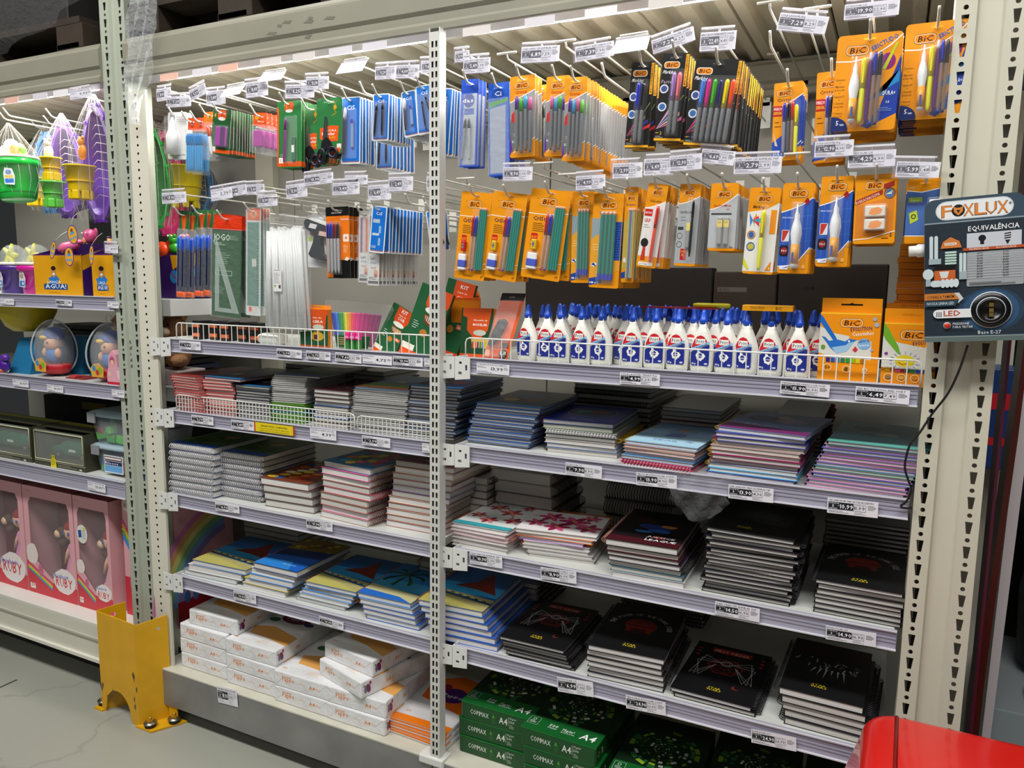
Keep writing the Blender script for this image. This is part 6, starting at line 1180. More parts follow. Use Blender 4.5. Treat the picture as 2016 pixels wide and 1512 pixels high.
fx = [(1040, 709), (1075, 712), (1117, 710), (1156, 713), (1196, 715), (1254, 719), (1303, 720), (1348, 722), (1394, 725), (1440, 728), (1480, 729), (1526, 731), (1573, 738)]
nth = ['leftmost', 'second from the left', 'third from the left', 'fourth from the left', 'fifth from the left', 'sixth from the left', 'middle', 'eighth from the left', 'fifth from the right', 'fourth from the right', 'third from the right', 'second from the right', 'rightmost']
xs = []
for i, (u, v) in enumerate(fx):
    p = onZ(u, v, ZG); p.y = max(.03, min(.06, p.y + .016)); xs.append(p.x)
    spawn(BT, T(p.x, p.y, ZG, rz=rr.uniform(-.35, .2)), 'glue_bottle', 'white glue bottle with red and blue label, %s in the front row' % nth[i], 'glue bottle', gb)
for row in range(1, 7):
    for i in range(13):
        x = -.815 + i * .0545 + rr.uniform(-.008, .008) + (row % 2) * .02; y = .045 + row * .046 + rr.uniform(-.005, .005)
        if row > 4 and i > 8: continue
        spawn(BT, T(x, y, ZG, rz=rr.uniform(-.3, .3)), 'glue_bottle', 'white glue bottle with blue cap, packed behind the front row', 'glue bottle', gb)
# ---------------------------------------------------------------- boxes beside the bottles
def upbox(name, c, tl, tr, bl, z, d, col, art, label, cat, y=.02, tab=None, side='#d97c06', rz=0.0, lean=0.0, parts=None):
    tl, tr, bl = px(c, *tl), px(c, *tr), px(c, *bl); a, b, e = onY(*tl, y), onY(*tr, y), onY(*bl, y); W = (b - a).x; H = (a.z - z)
    X = Matrix.Translation((e.x if not lean else a.x, y, z)) @ Matrix.Rotation(rz, 4, 'Z') @ Matrix.Rotation(lean, 4, 'X')
    r = thing(name, X, label, cat); mb = MB(); mb.box((0, 0, 0), (W, d, H), M(side, r=.45), bev=.0008); A = Art(mb, T(0, -.0001, H) @ FRONT); art(A, W * 1000, H * 1000); obj('carton', mb, r)
    if tab: mb = MB(); h = tab; mb.slab([(0, 0), (W, 0), (W, h), (0, h)], [[(W * .32, h * .5), (W * .68, h * .5), (W * .68, h * .62), (W * .54, h * .62), (W * .5, h * .7), (W * .46, h * .62), (W * .32, h * .62)]], .0008, M(OR, r=.4), T(0, d * .8, H - .0005) @ FRONT, mback=M('#c8a070', r=.6)); obj('hang_tab', mb, r)
    return r
def art_dolphin(A, W, H):
    s = W / 120; A.R(0, 0, W, H, '#ef930c'); A.R(0, 0, W, 3, '#ffc42a'); A.P([(0, 30 * s), (24 * s, 44 * s), (60 * s, 50 * s), (60 * s, 58 * s), (104 * s, 60 * s), (106 * s, 100 * s), (70 * s, 98 * s), (30 * s, 100 * s), (0, 88 * s)], '#dcdad2')
    A.P([(0, 6 * s), (4 * s, 8 * s), (34 * s, 54 * s), (36 * s, 62 * s), (28 * s, 60 * s), (0, 22 * s)], '#1e6cc0'); logo(A, 40 * s, 12 * s, 46 * s); A.t('EVOLUTION', 62 * s, 40 * s, 8 * s, '#2b2466', w=42 * s, rot=.12); A.t('Canetinhas', 66 * s, 50 * s, 8 * s, '#f6f2e8', w=42 * s, rot=.12)
    A.P([(4 * s, 52 * s), (12 * s, 54 * s), (20 * s, 62 * s), (36 * s, 58 * s), (52 * s, 62 * s), (60 * s, 56 * s), (76 * s, 58 * s), (60 * s, 68 * s), (54 * s, 82 * s), (36 * s, 88 * s), (22 * s, 76 * s), (14 * s, 64 * s)], '#2a72c8'); A.P([(26 * s, 76 * s), (54 * s, 70 * s), (60 * s, 64 * s), (70 * s, 62 * s), (56 * s, 84 * s), (36 * s, 89 * s)], '#9cc4e4')
    A.E(60 * s, 61 * s, 2 * s, 2 * s, '#ffffff'); A.E(90 * s, 66 * s, 13 * s, 12 * s, '#7fb0dc'); A.t('ultra', 80 * s, 64 * s, 6 * s, '#1c3a8c', w=20 * s, rot=.2); A.t('lavavel', 80 * s, 72 * s, 6 * s, '#e8f0ff', w=20 * s, rot=.1); blob(A, 73 * s, 78 * s, 7 * s, '#c8324a', 9, 3, j=.6); blob(A, 8 * s, 76 * s, 6 * s, '#6a9a3a', 7, 4)
    for i, c in enumerate(['#2a2a7a', '#2350b8', '#2a86c8', '#1f7a5a', '#159a3a', '#8ab81a', '#d8c81a', '#a86a20']): A.R((16 + i * 10) * s, 98 * s, 8 * s, 10 * s, c)
    A.ring(20 * s, 120 * s, 8 * s, 1, '#f4e8c8'); A.t('5+', 15 * s, 123 * s, 7 * s, '#3a2408'); A.ring(58 * s, 122 * s, 8 * s, 1, '#f4e8c8'); blob(A, 58 * s, 122 * s, 5 * s, '#5a4a10', 7, 5); A.t('12', 90 * s, 130 * s, 12 * s, '#e8d8b8')
    for x, y, q in ((108, 12, 4), (112, 24, 5), (106, 78, 3)): A.E(x * s, y * s, q * s, q * s, '#a8b4c4')
def art_crayon(A, W, H):
    s = .95; A.R(0, 0, W, H, '#ef930c'); A.R(0, 0, W, 3, '#ffc42a'); A.P([(0, 28), (30, 40), (W, 52), (W, 90), (40, 96), (0, 90)], '#dcdad2'); A.P([(0, 0), (6, 8), (28, 46), (34, 64), (28, 62), (4, 34), (0, 24)], '#6fae2c'); logo(A, 30, 14, 48)
    A.t('EVOLUTION', 54, 44, 7, '#2b2466', w=40, rot=.12); A.t('Giz de Cor', 50, 54, 7, '#f6f2e8', w=40, rot=.1); A.E(42, 76, 18, 12, '#e2cf2c'); A.E(48, 74, 1.5, 1.5, '#5a8a20'); A.L([(30, 78), (38, 84), (48, 80)], 1.5, '#c84a1a'); blob(A, 8, 62, 5, '#8a3a9a', 5, 6, j=.5)
    for k in range(16): a = k * PI / 8; A.L([(42 + 21 * math.cos(a), 76 + 14 * math.sin(a)), (42 + 28 * math.cos(a), 76 + 19 * math.sin(a))], 1, '#6a9ac0')
    for i, c in enumerate(['#d8b81a', '#c85a1a', '#c84a7a', '#9a1a2a', '#1a4a3a', '#15803a', '#2350b8', '#3a2a7a']): A.R(8 + i * 9, 90 + (i > 1) * 2, 8, 7, c)
    for k in range(3): A.ring(14 + 24 * k, 110, 8, 1, '#f4e8c8'); A.E(14 + 24 * k, 110, 5, 3, ['#8a7a5a', '#e0b050', '#d88a30'][k])
    A.t('12', 82, 114, 12, '#e8d8b8')
upbox('marker_box', 'G', (652, 888), (1052, 893), (645, 1335), ZG, .022, '#d97c06', art_dolphin, 'yellow-orange box of felt pens with a blue dolphin', 'marker box', y=.03, tab=.03)
upbox('marker_box', 'G', (652, 850), (1052, 855), (650, 1330), ZG, .022, '#d97c06', lambda A, W, H: A.R(0, 0, W, H, '#d9820c'), 'orange box right behind the dolphin box', 'marker box', y=.056)
upbox('crayon_box', 'G', (1078, 955), (1440, 965), (1062, 1350), ZG, .022, '#d97c06', art_crayon, 'yellow-orange crayon box with a green crayon and sun drawing', 'crayon box', y=.02, tab=.028)
for k in range(2): upbox('crayon_box', 'G', (1082, 862 - 34 * k), (1440, 870 - 34 * k), (1070, 1340), ZG, .022, '#d97c06', lambda A, W, H: (A.R(0, 0, W, H, '#e08a10'), A.t('EVOLUTION Giz de Cores', 28, 7, 5, '#5a2a08', w=W * .5)), ['orange crayon box right behind the sun-drawing box', 'rearmost orange crayon box behind the sun-drawing box'][k], 'crayon box', y=.075 + .026 * k)
r0 = onY(*px('G', 1205, 800), .10)
for k in range(11):
    mb = MB(); mb.box((0, 0, 0), (.10, .09, .0125), M('#d9820c', r=.45), bev=.001); mb.box((-.0003, .02, .003), (0, .07, .009), M('#b85a10')); rr2 = random.Random(k)
    tag(obj('flat_box', mb, X=T(.0 + rr2.uniform(-.003, .003), .125, ZG + .142 + k * .0132, rz=rr2.uniform(-.03, .03))), 'flat orange carton in the tall stack beside the right upright', 'box', 'flat orange cartons in one stack')
mb = MB(); mb.box((-.002, .12, ZG), (.11, .24, ZG + .141), M('#3a2c20', r=.7), bev=.002); tag(obj('carton_or_shade_block', mb), 'dark brown carton carrying the stack of flat orange cartons', 'box')
mb = MB(); mb.box((-.432, .36, ZG), (-.274, .41, ZG + .23), M('#3a2e23', r=.75), bev=.003); A = Art(mb, artX(-.43, ZG + .19, .3599)); A.R(8, 0, 75, 12, '#6f6a60'); A.t('NF: 12566', 12, 9, 6, '#2a2622', w=26); tag(obj('carton_or_shade_block', mb), 'dark brown carton with a grey label behind the glue bottles', 'box')  # carton's extra height covers the pale wall, standing in for shade
mb = MB(); mb.box((-.27, .36, ZG), (-.02, .41, ZG + .25), M('#2a221b', r=.75), bev=.003); A = Art(mb, artX(-.25, ZG + .20, .3599)); A.t('9208', 40, 14, 9, '#14100c', w=26); tag(obj('carton_or_shade_block', mb), 'very dark carton with a stamped number behind the orange boxes', 'box')  # carton drawn taller so the wall behind looks shaded
mb = MB(); mb.box((-.98, .36, ZG), (-.436, .41, ZG + .24), M('#241c18', r=.75), bev=.003); tag(obj('carton_or_shade_block', mb), 'dark block added for the shade at the rear under the pencil packs', 'box')  # block added only to darken the back of the glue shelf
p = onY(*px('G', 160, 868), .05); mb = MB(); mb.box((p.x, .035, 1.4405), (p.x + .105, .075, 1.453), M('#e8a010', r=.4), bev=.001); A = Art(mb, artX(p.x, 1.453, .0349)); A.t('EVOLUTION', 18, 9, 6, '#8a5a10', w=28); A.t('BiC', 70, 9, 6, '#5a3a10', w=12); tag(obj('marker_box', mb), 'thin yellow box lying flat on top of the glue bottle caps', 'marker box')
p = onY(*px('E', 1800, 850), .12); mb = MB(); mb.slab([(-.16, 0), (.02, -.004), (.02, .05), (-.14, .055)], [], .003, M('#a01c34', r=.4), T(p.x, .10, 1.4415)); tag(obj('pink_folder', mb), 'red plastic folder lying over the rear glue bottles', 'folder')
mb = MB(); X = T(p.x - .005, .115, 1.4475) @ Matrix.Rotation(PI / 2, 4, 'Y'); mb.lathe([(.004, -.03), (.0055, -.02), (.0055, .05), (.004, .055)], M('#e4dc1c', r=.35), n=10, X=X); tag(obj('highlighter', mb), 'yellow highlighter lying on the red folder', 'highlighter')
# leaning modelling-clay box and pencil-case kit beside the post
def art_mass(A, W, H):
    A.R(0, 0, W, H, '#1e4a2c'); A.P([(W * .05, 0), (W * .95, 0), (W * .85, H * .45), (W * .65, H * .6), (W * .4, H * .6), (W * .2, H * .45), (W * .2, H * .2), (W * .05, H * .16)], '#d8541c'); A.t('Massinha de', W * .4, H * .26, 4, '#ffe8d8', w=W * .42); A.t('MODELAR', W * .38, H * .36, 6, '#ffffff', w=W * .44)
    A.E(W * .6, H * .5, W * .2, H * .06, '#c8ccc0'); A.P([(W * .34, H * .62), (W * .9, H * .62), (W * .84, H * .8), (W * .4, H * .8)], '#d8b860'); [A.R(W * (.38 + .08 * i), H * .68, W * .05, H * .14, c) for i, c in enumerate(['#c83a2c', '#d8782c', '#7a2a8c', '#2a8a4a', '#2a5ac8', '#c8b82c'])]; A.R(0, H * .93, W, H * .07, '#d8541c')
upbox('clay_box', 'E', (150, 858), (362, 866), (118, 1140), ZG, .018, '#b8481a', art_mass, 'green and orange modelling clay box leaning beside the post', 'clay box', y=.05, lean=-.1)
for k in range(5): upbox('clay_box', 'E', (95 + k * 4, 790 - k * 12), (280, 800), (95, 1130), ZG, .010, '#2a5a38', lambda A, W, H: A.R(0, 0, W, 6, '#d8541c'), 'green clay box in the row behind the leaning one', 'clay box', y=.11 + .03 * k)['group'] = 'green clay boxes in a row'
p0 = onY(*px('E', 290, 1190), .02); H = onY(*px('E', 385, 745), .05).z - ZG; X = Matrix.Translation((p0.x, .035, ZG)) @ Matrix.Rotation(-.28, 4, 'X')
r = thing('pencil_case_kit', X, 'orange hanging pack with a black pencil case and round kit badge', 'stationery pack'); mb = MB(); sl = .028
mb.slab([(0, 0), (.068, 0), (.068 + sl, H), (sl, H)], [[(.04 + sl, H - .009), (.058 + sl, H - .009), (.058 + sl, H - .006), (.04 + sl, H - .006)]], .001, M('#d8561a', r=.35), FRONT); A = Art(mb, T(0, 0, H) @ FRONT)
A.P([(sl * 1000, 0), (68 + sl * 1000, 0), (68 + sl * 1000 * .85, 20), (sl * 1000 * .85, 20)], '#161616'); A.t('escolar', 50, 12, 4, '#b8b8b8', w=16, bold=0); hh = H * 1000; A.E(54, hh - 14, 12, 13, '#141414'); A.t('Kit', 46, hh - 12, 10, '#ffffff', w=17, rot=.1); A.RR(2, hh - 24, 14, 18, 2, '#e8a890'); A.R(32, hh - 50, 36, 22, '#a84418'); A.R(44, hh - 44, 22, 14, '#2a1c14'); obj('card', mb, r)
mb = MB(); mb.slab([(.012, .036), (.02, .03), (.042, .06), (.058, .098), (.05, .104), (.034, .102), (.02, .07)], [], .010, M('#17181a', r=.3), T(0, -.011, 0) @ FRONT); obj('pencil_case', mb, r); mb = MB(); mb.slab([(.004, .004), (.066, .004), (.09, H - .022), (.03, H - .022)], [], .003, bagm(.15), T(0, -.0145, 0) @ FRONT); obj('clear_bag', mb, r)
# ---------------------------------------------------------------- middle bay, crayon shelf
for k in range(5):
    p = onZ(*px('D', 190 + k * 66, 955 + k * 2), ZG); mb = MB(); mb.box((0, 0, 0), (.034, .05, .030), M('#1a1a1c', r=.4), bev=.001); mb.box((.001, -.0008, .009), (.033, 0, .021), M('#e05a1a', r=.4)); A = Art(mb, artX(0, .03, -.0009)); A.lines(4, 12, 24, 2, 4, 1.4, '#f0c8a8', k)
    tag(obj('clip_box', mb, X=T(-2.02 + k * .062, .06 + .012 * (k % 2), ZG, rz=.06 * (k % 3 - 1))), 'small black and orange box at the left end of the crayon shelf', 'box', 'small black and orange boxes')
    tag(obj('clip_box', mb, X=T(-2.02 + k * .062, .06 + .012 * (k % 2), ZG + .0302, rz=.05 * (k % 2))), 'small black and orange box at the left end of the crayon shelf', 'box', 'small black and orange boxes')
p = onZ(*px('D', 905, 990), ZG); r = thing('glue_bottle', T(p.x, .05, ZG + .018), 'white glue bottle with orange nozzle lying on its side', 'glue bottle'); X = Matrix.Rotation(-PI / 2, 4, 'Y')
mb = MB(); superell(mb, [(-.05, .014, .02), (-.045, .017, .026), (.02, .017, .026), (.038, .012, .015), (.045, .007, .007)], M('#dfe0da', r=.35), X=X); obj('bottle_body', mb, r); mb = MB(); mb.lathe([(.006, .045), (.004, .058), (.002, .066)], M('#e8641e', r=.4), n=10, X=X); obj('cap', mb, r)
def art_cera(A, W, H):
    A.R(0, 0, W, H, '#1f5230'); A.R(0, 0, W, H * .14, '#d8541c'); A.P([(W * .4, H * .14), (W * .96, H * .14), (W * .9, H * .5), (W * .68, H * .58), (W * .44, H * .5)], '#d8541c'); A.t('Giz de', W * .46, H * .24, 5, '#ffe8d8', w=W * .32); A.t('CERA', W * .46, H * .35, 7, '#ffffff', w=W * .36); A.E(W * .66, H * .46, W * .2, H * .07, '#c8ccc0'); A.E(W * .62, H * .7, W * .24, H * .12, '#c8a02c'); A.R(W * .5, H * .66, W * .14, H * .12, '#5a2a3a')
    A.R(0, H * .94, W, H * .06, '#d8541c')
cb = upbox('crayon_box', 'D', (974, 765), (1158, 772), (980, 1003), ZG, .02, '#b8481a', art_cera, 'green and orange crayon box standing at the wire fence', 'crayon box', y=.04, tab=.012)
mb = MB()
for dx in (.016, .043): m = MB(); m.lathe([(.0055, .055), (.0055, .100), (.002, .114)], M('#ea5a1c', r=.5), n=10, X=T(dx, .012, 0)); obj('crayon', m, cb)
# the fanned felt pens in a clear bag
p = onY(*px('D', 1265, 1005), .06); r = thing('felt_pen_bag', T(p.x, .06, ZG + .004), 'clear bag of felt pens fanned from blue to purple', 'felt pens')
fc = ['#1c3aa8', '#1f5ac8', '#2a78d0', '#1a8a5a', '#2a9a3c', '#8ab82a', '#e8d828', '#f0b028', '#f08a3a', '#ee5a5a', '#e8387a', '#e83a94', '#d82a88', '#cc2a84', '#c0287e', '#b82478', '#ae2474', '#a82272', '#a0226e', '#98226c', '#922268', '#8a2066']
for i, c in enumerate(fc):
    a = -.30 + .80 * i / 21; m = MB(); m.lathe([(.003, .004), (.0042, .012), (.0042, .096), (.0038, .1)], M(c, r=.35), n=8, X=T(-.02 + .0052 * i, .0025 * (i % 2) + .0006 * i, 0) @ Matrix.Rotation(a * .62, 4, 'Y')); q = obj('felt_pen', m, r)
mb = MB(); mb.slab([(-.03, .0), (.10, .0), (.165, .108), (.16, .125), (-.06, .135), (-.062, .112)], [], .02, bagm(.14), T(0, -.005, 0) @ FRONT); obj('clear_bag', mb, r); mb = MB(); mb.slab([(-.02, 0), (.09, 0), (.10, .035), (-.024, .035)], [], .0008, M('#1f5230', r=.4), T(0, -.007, 0) @ FRONT); A = Art(mb, T(-.02, -.007, .035) @ FRONT); A.lines(10, 6, 30, 4, 6, 2, '#d8a060'); A.P([(50, 4), (70, 4), (66, 26), (54, 26)], '#c83a8a'); obj('bag_card', mb, r)
def art_cor(A, W, H, sub=False):
    A.R(0, 0, W, H, '#1f5a34'); A.P([(W * .3, 0), (W, 0), (W, H * .18), (W * .82, H * .34), (W * .5, H * .36), (W * .3, H * .24)], '#dc4f1c'); A.t('KIT', W * .5, H * .09, 10, '#ffffff', w=W * .26); A.t('Lapis de', W * .44, H * .15, 5, '#ffe8d8', w=W * .34); A.t('COR', W * .46, H * .23, 9, '#ffffff', w=W * .32)
    A.E(W * .6, H * .31, W * .26, H * .045, '#e8e6dc'); A.P([(W * .36, H * .38), (W * .88, H * .38), (W * .82, H * .47), (W * .62, H * .51), (W * .42, H * .47)], '#8a3020'); A.P([(W * .4, H * .39), (W * .84, H * .39), (W * .8, H * .45), (W * .62, H * .48), (W * .44, H * .45)], '#e0c090'); [A.R(W * (.44 + .06 * i), H * .39, W * .025, H * .07, c) for i, c in enumerate(['#2a2a2a', '#2a4a8a', '#8a2a2a', '#2a7a3a', '#c8a020', '#5a2a6a'])]
    A.lines(W * .12, H * .5, W * .2, 4, 6, 1.6, '#c8d8c8'); A.E(W * .52, H * .62, W * .12, H * .05, '#b87a30'); A.R(W * .72, H * .54, W * .24, H * .06, '#e86a4a'); A.t('48', W * .76, H * .59, 6, '#f8e8d8'); A.R(0, H * .9, W, H * .1, '#dc4f1c'); A.R(0, H * .82, W * .4, H * .08, '#e8e0d0') if sub else None
for k, (bx, by, tx, wd, y, lab) in enumerate(((1420, 1030, 1600, .075, .045, 'green and orange colouring pencil pack, left of the larger one'), (1600, 1035, 1770, .105, .03, 'large green and orange colouring pencil kit leaning near the post'), (1800, 1040, 1930, .09, .08, 'green pencil kit mostly hidden behind the slotted post'))):
    a = onY(*px('D', bx, by), y); t = onY(*px('D', tx, [700, 580, 560][k]), y); Hh = t.z - ZG; sh = (t.x - a.x) / Hh
    r = thing('pencil_kit_pack', T(a.x, y + .02, ZG) @ Matrix.Rotation(-.12, 4, 'X') @ Matrix(((1, 0, 0, 0), (0, 1, 0, 0), (0, 0, 1, 0), (0, 0, 0, 1))) @ Matrix.Rotation(math.atan(sh) * .8, 4, 'Y'), lab, 'pencil pack'); mb = MB(); mb.box((0, 0, 0), (wd, .012, Hh * 1.04), M('#1a4a2a', r=.4), bev=.001); art_cor(Art(mb, T(0, -.0001, Hh * 1.04) @ FRONT), wd * 1000, Hh * 1040, True); obj('card_box', mb, r)
for k in range(4):
    a = onZ(*px('D', 1610 + 50 * k, 1000), ZG); r = thing('highlighter_pack', T(a.x, .022, ZG + .03 - .0 * k, rx=0.0), 'pink highlighter in the small pack in front of the pencil kit', 'highlighter', 'pink highlighters') if k < 3 else None
    if r: m = MB(); m.box((0, 0, 0), (.015, .012, .022), M('#f0409a', r=.3, coat=.3), bev=.002); obj('barrel', m, r); m = MB(); m.box((.001, -.001, .004), (.014, -.0002, .01), M('#f8a0cc', r=.3)); obj('sticker', m, r); m = MB(); m.box((0, 0, -.03), (.015, .012, -.0005), M('#3a8a3a', r=.5), bev=.002); obj('lower_barrel', m, r)
# ================================================================ paper reams
def ream(w, d, t, kind):
    mb = MB(); col = {'white': M('#e6e6e7', r=.38, bump=.8, bs=18), 'green': M('#0e4a1e', r=.35), 'flat': M('#d8d6d8', r=.25, coat=.4)}[kind]; mb.box((-w / 2, -d / 2, 0), (w / 2, d / 2, t), col, bev=.004)
    W, H, D = w * 1000, t * 1000, d * 1000; F = Art(mb, T(-w / 2, -d / 2 - .0001, t) @ FRONT); S = Art(mb, T(w / 2 + .0001, -d / 2, t) @ RIGHTF); Tp = Art(mb, T(-w / 2, d / 2, t + .0001))
    if kind == 'white':
        F.t('Papiro', W * .16, H * .56, H * .3, '#e8842a', w=W * .22); F.t('papel', W * .20, H * .30, H * .12, '#e8842a', w=W * .12); F.t('A4', W * .66, H * .6, H * .22, '#e8842a', w=W * .1); F.lines(W * .77, H * .42, W * .1, 3, 3.5, 1, '#f0b890'); F.t('office', W * .46, H * .5, 5, '#efc8a8', w=W * .12, bold=0)
        for s in (0, 1): F.L([(W * (.02 + .96 * s), 2), (W * (.14 + .72 * s), H * .5), (W * (.02 + .96 * s), H - 2)], .7, '#c4c2c2')
        S.E(26, H * .5, 8, 14, '#7c1f58', rot=-.3); S.E(33, H * .22, 4, 6, '#a82a4a'); S.E(16, H * .55, 5, 10, '#6a6a86'); S.E(13, H * .3, 4, 3, '#5a8a6a'); S.t('A4', 92, H * .64, 12, '#e8842a', w=16); S.lines(110, H * .4, 14, 3, 4, 1, '#f0b890')
        Tp.P([(W * .1, D * .62), (W * .4, D * .54), (W, D * .66), (W, D * .86), (W * .6, D * .8), (W * .2, D * .78)], '#e6a85a'); Tp.E(W * .55, D * .3, W * .28, D * .11, '#6a1648'); Tp.E(W * .22, D * .4, W * .1, D * .05, '#3a6a44'); Tp.E(W * .86, D * .36, W * .09, D * .04, '#33306c'); Tp.t('Papiro', W * .38, D * .33, 14, '#e0d8e0', w=W * .34); Tp.lines(W * .5, D * .86, W * .3, 5, 5, 1, '#f0c8a0'); Tp.t('A4', W * .08, D * .93, 8, '#e8842a')
    if kind == 'green':
        F.R(0, 0, W, 2, '#1a8a34'); F.t('COPIMAX', W * .14, H * .6, 13, '#d4dcd0', w=W * .27); F.P([(W * .46, H * .5), (W * .48, H * .28), (W * .50, H * .5)], '#4a9a2c'); F.lines(W * .455, H * .55, W * .07, 4, 4, 1.2, '#3a7a34'); F.t('A4', W * .56, H * .68, 18, '#e4e8e0', w=W * .12); F.t('75g/m²', W * .71, H * .3, 5, '#d4dcd0', w=W * .1); F.t('500', W * .71, H * .52, 7, '#d4dcd0', w=W * .07); F.lines(W * .71, H * .62, W * .07, 3, 4, 1.2, '#b8c8b4'); F.L([(W * .695, H * .2), (W * .695, H * .7)], .8, '#d4dcd0')
        S.t('COPIMAX', 100, H * .7, 20, '#6c7870', w=110); S.ring(20, H * .5, 7, 1.5, '#b8c4b8'); S.lines(38, H * .35, 14, 3, 6, 3, '#b8c4b8')
        Tp.R(0, 0, W, D, '#0c2414'); Tp.R(0, D * .78, W, D * .22, '#116028'); cx, cy = W * .5, D * .47
        for rad, n, ww, sh in ((92, 18, 12, 1), (78, 22, 8, 0), (62, 20, 9, 1), (48, 18, 4, 1), (38, 20, 6, 0), (26, 14, 4, 1), (16, 10, 3, 1), (8, 6, 3, 0)):
            q = random.Random(int(rad))
            zk = Tp.z
            for i in range(n):
                Tp.z = zk
                if q.random() < .4: continue
                c = q.choice(['#a8b0a8', '#6a8a24', '#86b02c', '#c8d0c8', '#1c5a2c', '#2a6a34']); a0 = 360 * i / n + rad; Tp.ring(cx, cy, rad, ww, c, n=1, a0=a0, a1=a0 + 360 / n * q.uniform(.4, .9))
        Tp.RR(6, D - 58, 30, 34, 2, '#a8c8a8'); Tp.RR(7, D - 57, 28, 32, 2, '#13512a'); Tp.lines(11, D - 40, 20, 3, 4, 1.4, '#c8dcc8'); Tp.ring(20, D - 48, 5, 1.4, '#c8dcc8'); Tp.t('500', 66, D - 34, 11, '#eef4ee', w=24, shear=.1); Tp.t('FOLHAS', 66, D - 26, 5, '#eef4ee', w=24); Tp.t('75g/m²', 104, D - 30, 10, '#eef4ee', w=34, shear=.1); Tp.t('ALTA ALVURA', 104, D - 22, 4, '#eef4ee', w=38); Tp.t('A4', 156, D - 20, 24, '#ffffff', w=40, shear=.15)
    if kind == 'flat':
        Tp.R(0, D * .90, W, D * .1, '#ee7a10'); Tp.P([(W * .12, D * .2), (W * .5, D * .02), (W, D * .1), (W, D * .7), (W * .5, D * .6), (W * .2, D * .55)], '#e06a0c'); Tp.E(W * .6, D * .4, W * .22, D * .14, '#4a1a6c'); Tp.E(W * .4, D * .28, W * .08, D * .06, '#8a1a3c'); Tp.t('Papiro', W * .46, D * .44, 16, '#f0e8f0', w=W * .3); Tp.t('A4', W * .2, D * .84, 8, '#e8842a'); F.R(0, 2, W, H * .4, '#ee7a10')
    return [('wrapped_paper', mb.mesh('wrapped_paper'))]
RW = ream(.212, .298, .051, 'white'); RG = ream(.212, .298, .051, 'green'); RF = ream(.212, .298, .016, 'flat')
def reams(tpl, c, bl, br, z0, n, lab, grp, dx=0, col='white', t=.0512, jr=.01, y=None, seed=1, names=None):
    a, b = onZ(*px(c, *bl), z0), onZ(*px(c, *br), z0); rot = max(-.25, min(.25, math.atan2(b.y - a.y, b.x - a.x))) if y is None else 0; rr = random.Random(seed)
    if y is not None: a = onY(*px(c, *bl), y)
    a.y = max(a.y, -.012)
    for k in range(n):
        q = rot + rr.uniform(-jr, jr); o = Vector((a.x + rr.uniform(-.003, .003), a.y, 0)) + Matrix.Rotation(q, 3, 'Z') @ Vector((.106, .149, 0))
        spawn(tpl, T(o.x, o.y, z0 + k * t, rz=q), 'paper_ream', '%s paper ream, %s of %s' % (col, ('topmost' if k == n - 1 else ('bottom one' if k == 0 else 'middle one')), lab), 'paper ream', grp)
    return a
gr, gg = 'white paper reams on the base shelf', 'green paper reams on the base shelf'
def W3(x, y, z, rz, tpl, lab, grp): return spawn(tpl, T(*( (Vector((x, y, z)) + Matrix.Rotation(rz, 3, 'Z') @ Vector((.106, .149, 0))) ), rz=rz), 'paper_ream', lab, 'paper ream', grp)
x0 = onY(351, 1306, .0).x; x1 = onY(438, 1327, .0).x; x2 = onY(533, 1366, -.005).x; x3 = onY(636, 1401, -.01).x
for k in range(3): W3(x0 + [0, -.002, 0][k], .012, ZB + k * .0512, [0, .01, 0][k], RW, 'white paper ream, %s of the leftmost stack of three' % ['bottom', 'middle', 'third'][k], gr)
W3(x0 + .035, .022, ZB + .1538, .03, RW, 'white paper ream lying on top of the leftmost stack', gr)
for k in range(3): W3(x1 + .014, .004, ZB + k * .0512, [0, -.01, .01][k], RW, 'white paper ream, %s of the second stack' % ['bottom', 'middle', 'top'][k], gr)
for k in range(2): W3(x2 + .016, -.006, ZB + k * .0512, [0, .01][k], RW, 'white paper ream, %s of the low third stack' % ['bottom', 'top'][k], gr)
W3(x3 + .012, -.008, ZB, 0, RW, 'white paper ream at the bottom of the crooked stack', gr); W3(x3 + .012, -.006, ZB + .0512, .02, RW, 'second white ream of the crooked stack by the post', gr)
a = onZ(*px('H', 1640, 1100), ZB + .1024); b = onZ(*px('H', 1395, 905), ZB + .1024); W3(b.x + .01, b.y + .02, ZB + .1026, -.28, RW, 'white paper ream turned askew on the crooked stack', gr)
W3(b.x + .018, b.y + .035, ZB + .154, -.17, RW, 'topmost white ream of the crooked stack, nearest the post', gr)
for k in range(3): p = onZ(*px('I', 185, 1225), ZB); W3(p.x + .02, .02, ZB + k * .0165, -.05 + .03 * k, RF, 'flat orange and white paper pack, %s of three behind the post' % ['bottom', 'middle', 'top'][k], 'flat paper packs behind the post')
xg = [onY(902, 1470, .03).x, onY(1031, 1470, .0).x, onY(1184, 1482, -.02).x]
names = ['leftmost', 'second', 'third', 'fourth', 'rightmost']
for s, (x, n, y, rz) in enumerate(((xg[0], 3, .035, 0), (xg[1], 3, .0, -.02), (xg[2] + .012, 2, -.01, 0), (xg[2] + .24, 2, .02, .02), (xg[2] + .456, 2, .03, .0))):
    for k in range(n): W3(x + (.010 if s == 0 and k == 2 else 0) + (-.006 if s == 1 and k == 2 else 0) - (.002 * k), y, ZB + k * .0512, rz + (.015 if k == 1 else 0), RG, 'green paper ream, %s of the %s green stack' % ({0: 'bottom', n - 1: 'top'}.get(k, 'middle'), names[s]), gg)
